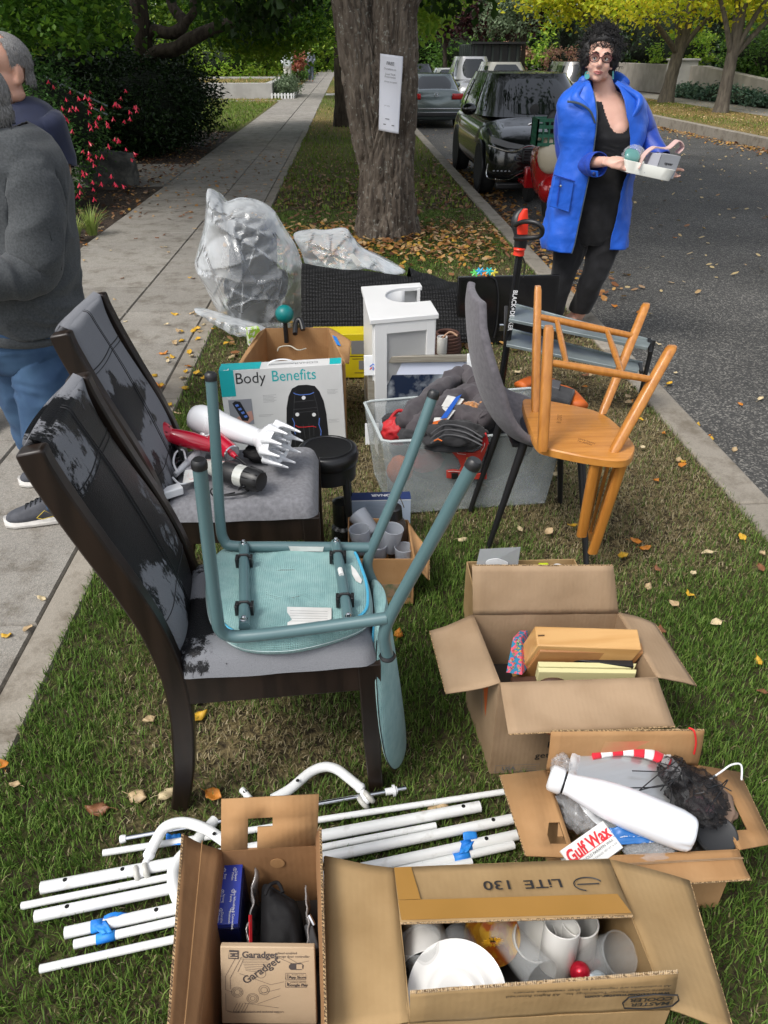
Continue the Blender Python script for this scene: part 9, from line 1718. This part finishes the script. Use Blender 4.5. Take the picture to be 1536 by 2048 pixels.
part('body',me,lambda c:c[:,2]>-9,0,SKM,T)
part('t_shirt',me,lambda c:(c[:,2]<nz_+.015*0)&(c[:,2]>wz)&~fa_(c),.012,NAVY,T,(.012,6,12,(1,1,.8)),solid=.004)
part('trousers',me,lambda c:(c[:,2]<wz+.02)&(c[:,2]>.09),.008,JEAN,T)
haircap(g,Mh,T,GH,lambda x,y,z:(z>.092)&(y<.0)|(y<.022)&(z>.012)&(z<.10)|(y<-.035)&(z>-.05),1.04,.001)
faceparts(g,Mh,1.10,T,(mat('grey_brow',(.2,.17,.14),.7),mat('lid_shadow',(.22,.10,.08),.6)))
# ---------- distant walkers ----------
def walker(label,p,h,shirt,legm,skinl=True,face=(0,1,0)):
    T=thing('person',label,'person',p); p=Vector(p); s=h/1.75; b=MB(); P3=lambda x,y,z:p+V(x,y,z)*s
    headp(b,P3(0,0,1.63),face,(0,0,1),s); b.tube([P3(0,0,1.55),P3(0,0,1.45)],[.055*s,.07*s],10)
    b.loft([[P3(sx*rx,sy*ry,z) for sx,sy in(sq(20,k,2.3) for k in range(20))] for z,rx,ry in((1.48,.08,.07),(1.42,.19,.10),(1.25,.20,.12),(1.05,.17,.11),(.9,.18,.12),(.8,.14,.1))])
    for s_,f_ in((-1,.10),(1,-.06)): b.tube([P3(.09*s_,0,.88),P3(.09*s_,-f_*.5,.48),P3(.09*s_,f_,.09),P3(.09*s_,f_+.14*face[1],.04)],[.09*s,.06*s,.045*s,.035*s],12); b.tube([P3(.2*s_,0,1.40),P3(.24*s_,.03,1.12),P3(.20*s_,.22*face[1],1.02)],[.055*s,.045*s,.035*s],12)
    me=remesh(b,.02,2); part('body',me,lambda c:c[:,2]>-9,0,SKM,T); part('shirt',me,lambda c:(c[:,2]<p.z+1.46*s)&(c[:,2]>p.z+.88*s),.02,shirt,T); part('shorts' if skinl else 'trousers',me,lambda c:(c[:,2]<p.z+.9*s)&(c[:,2]>p.z+(.48 if skinl else .08)*s),.02,legm,T)
    b=MB(); b.ball(P3(0,-.01*face[1],1.70),(.09*s,.10*s,.085*s)); b.build('hair',mat('brown_hair',(.06,.035,.02),.6),T)
    return T
WS_=mat('white_shirt',(.62,.66,.66),.8); WSH=mat('pale_shorts',(.58,.57,.52),.8)
wp=at(577,176,0); walker('distant man in white top and pale shorts beside the raised planter',(wp.x,wp.y,0),1.95,WS_,WSH,face=(.35,-1,0))
wp=at(657,152,0); walker('far off walker in blue grey clothes at the end of the pavement',(-2.2,wp.y*.8,0),1.9,mat('slate_cloth',(.2,.22,.27),.8),mat('slate_trouser',(.09,.11,.15),.8),False,face=(0,-1,0))
T=thing('dog','small white dog beside the far off walker','dog',(-3.0,wp.y*.79,0)); b=MB(); o=ORG[T.name]; b.tube([o+V(-.02,.35,.42),o+V(0,.1,.44),o+V(0,-.15,.46)],[.10,.12,.13],12); b.ball(o+V(0,-.33,.62),(.085,.12,.09)); b.tube([o+V(0,-.15,.48),o+V(0,-.3,.6)],[.09,.07],10); b.tube([o+V(0,-.4,.6),o+V(0,-.50,.58)],[.045,.035],8)
for x in(-.07,.07):
    b.tube([o+V(x,-.14,.42),o+V(x,-.15,.2),o+V(x,-.17,.02)],[.05,.03,.03],8); b.tube([o+V(x,.30,.42),o+V(x,.36,.25),o+V(x,.31,.02)],[.06,.035,.03],8); b.ball(o+V(x,-.30,.70),(.02,.02,.045))
b.tube([o+V(0,.38,.46),o+V(0,.5,.6)],[.03,.012],6); me=remesh(b,.02,2); part('body',me,lambda c:c[:,0]>-99,0,mat('white_fur',(.6,.57,.52),.9,bs=90,bd=.01),T)
# tidy: drop unused leaf masters
for kd in LV:
    for o in LV[kd]:
        if not o['used']: bpy.data.objects.remove(o)
        else: del o['used']
for o in bpy.data.objects:
    if 'used' in o.keys(): del o['used']
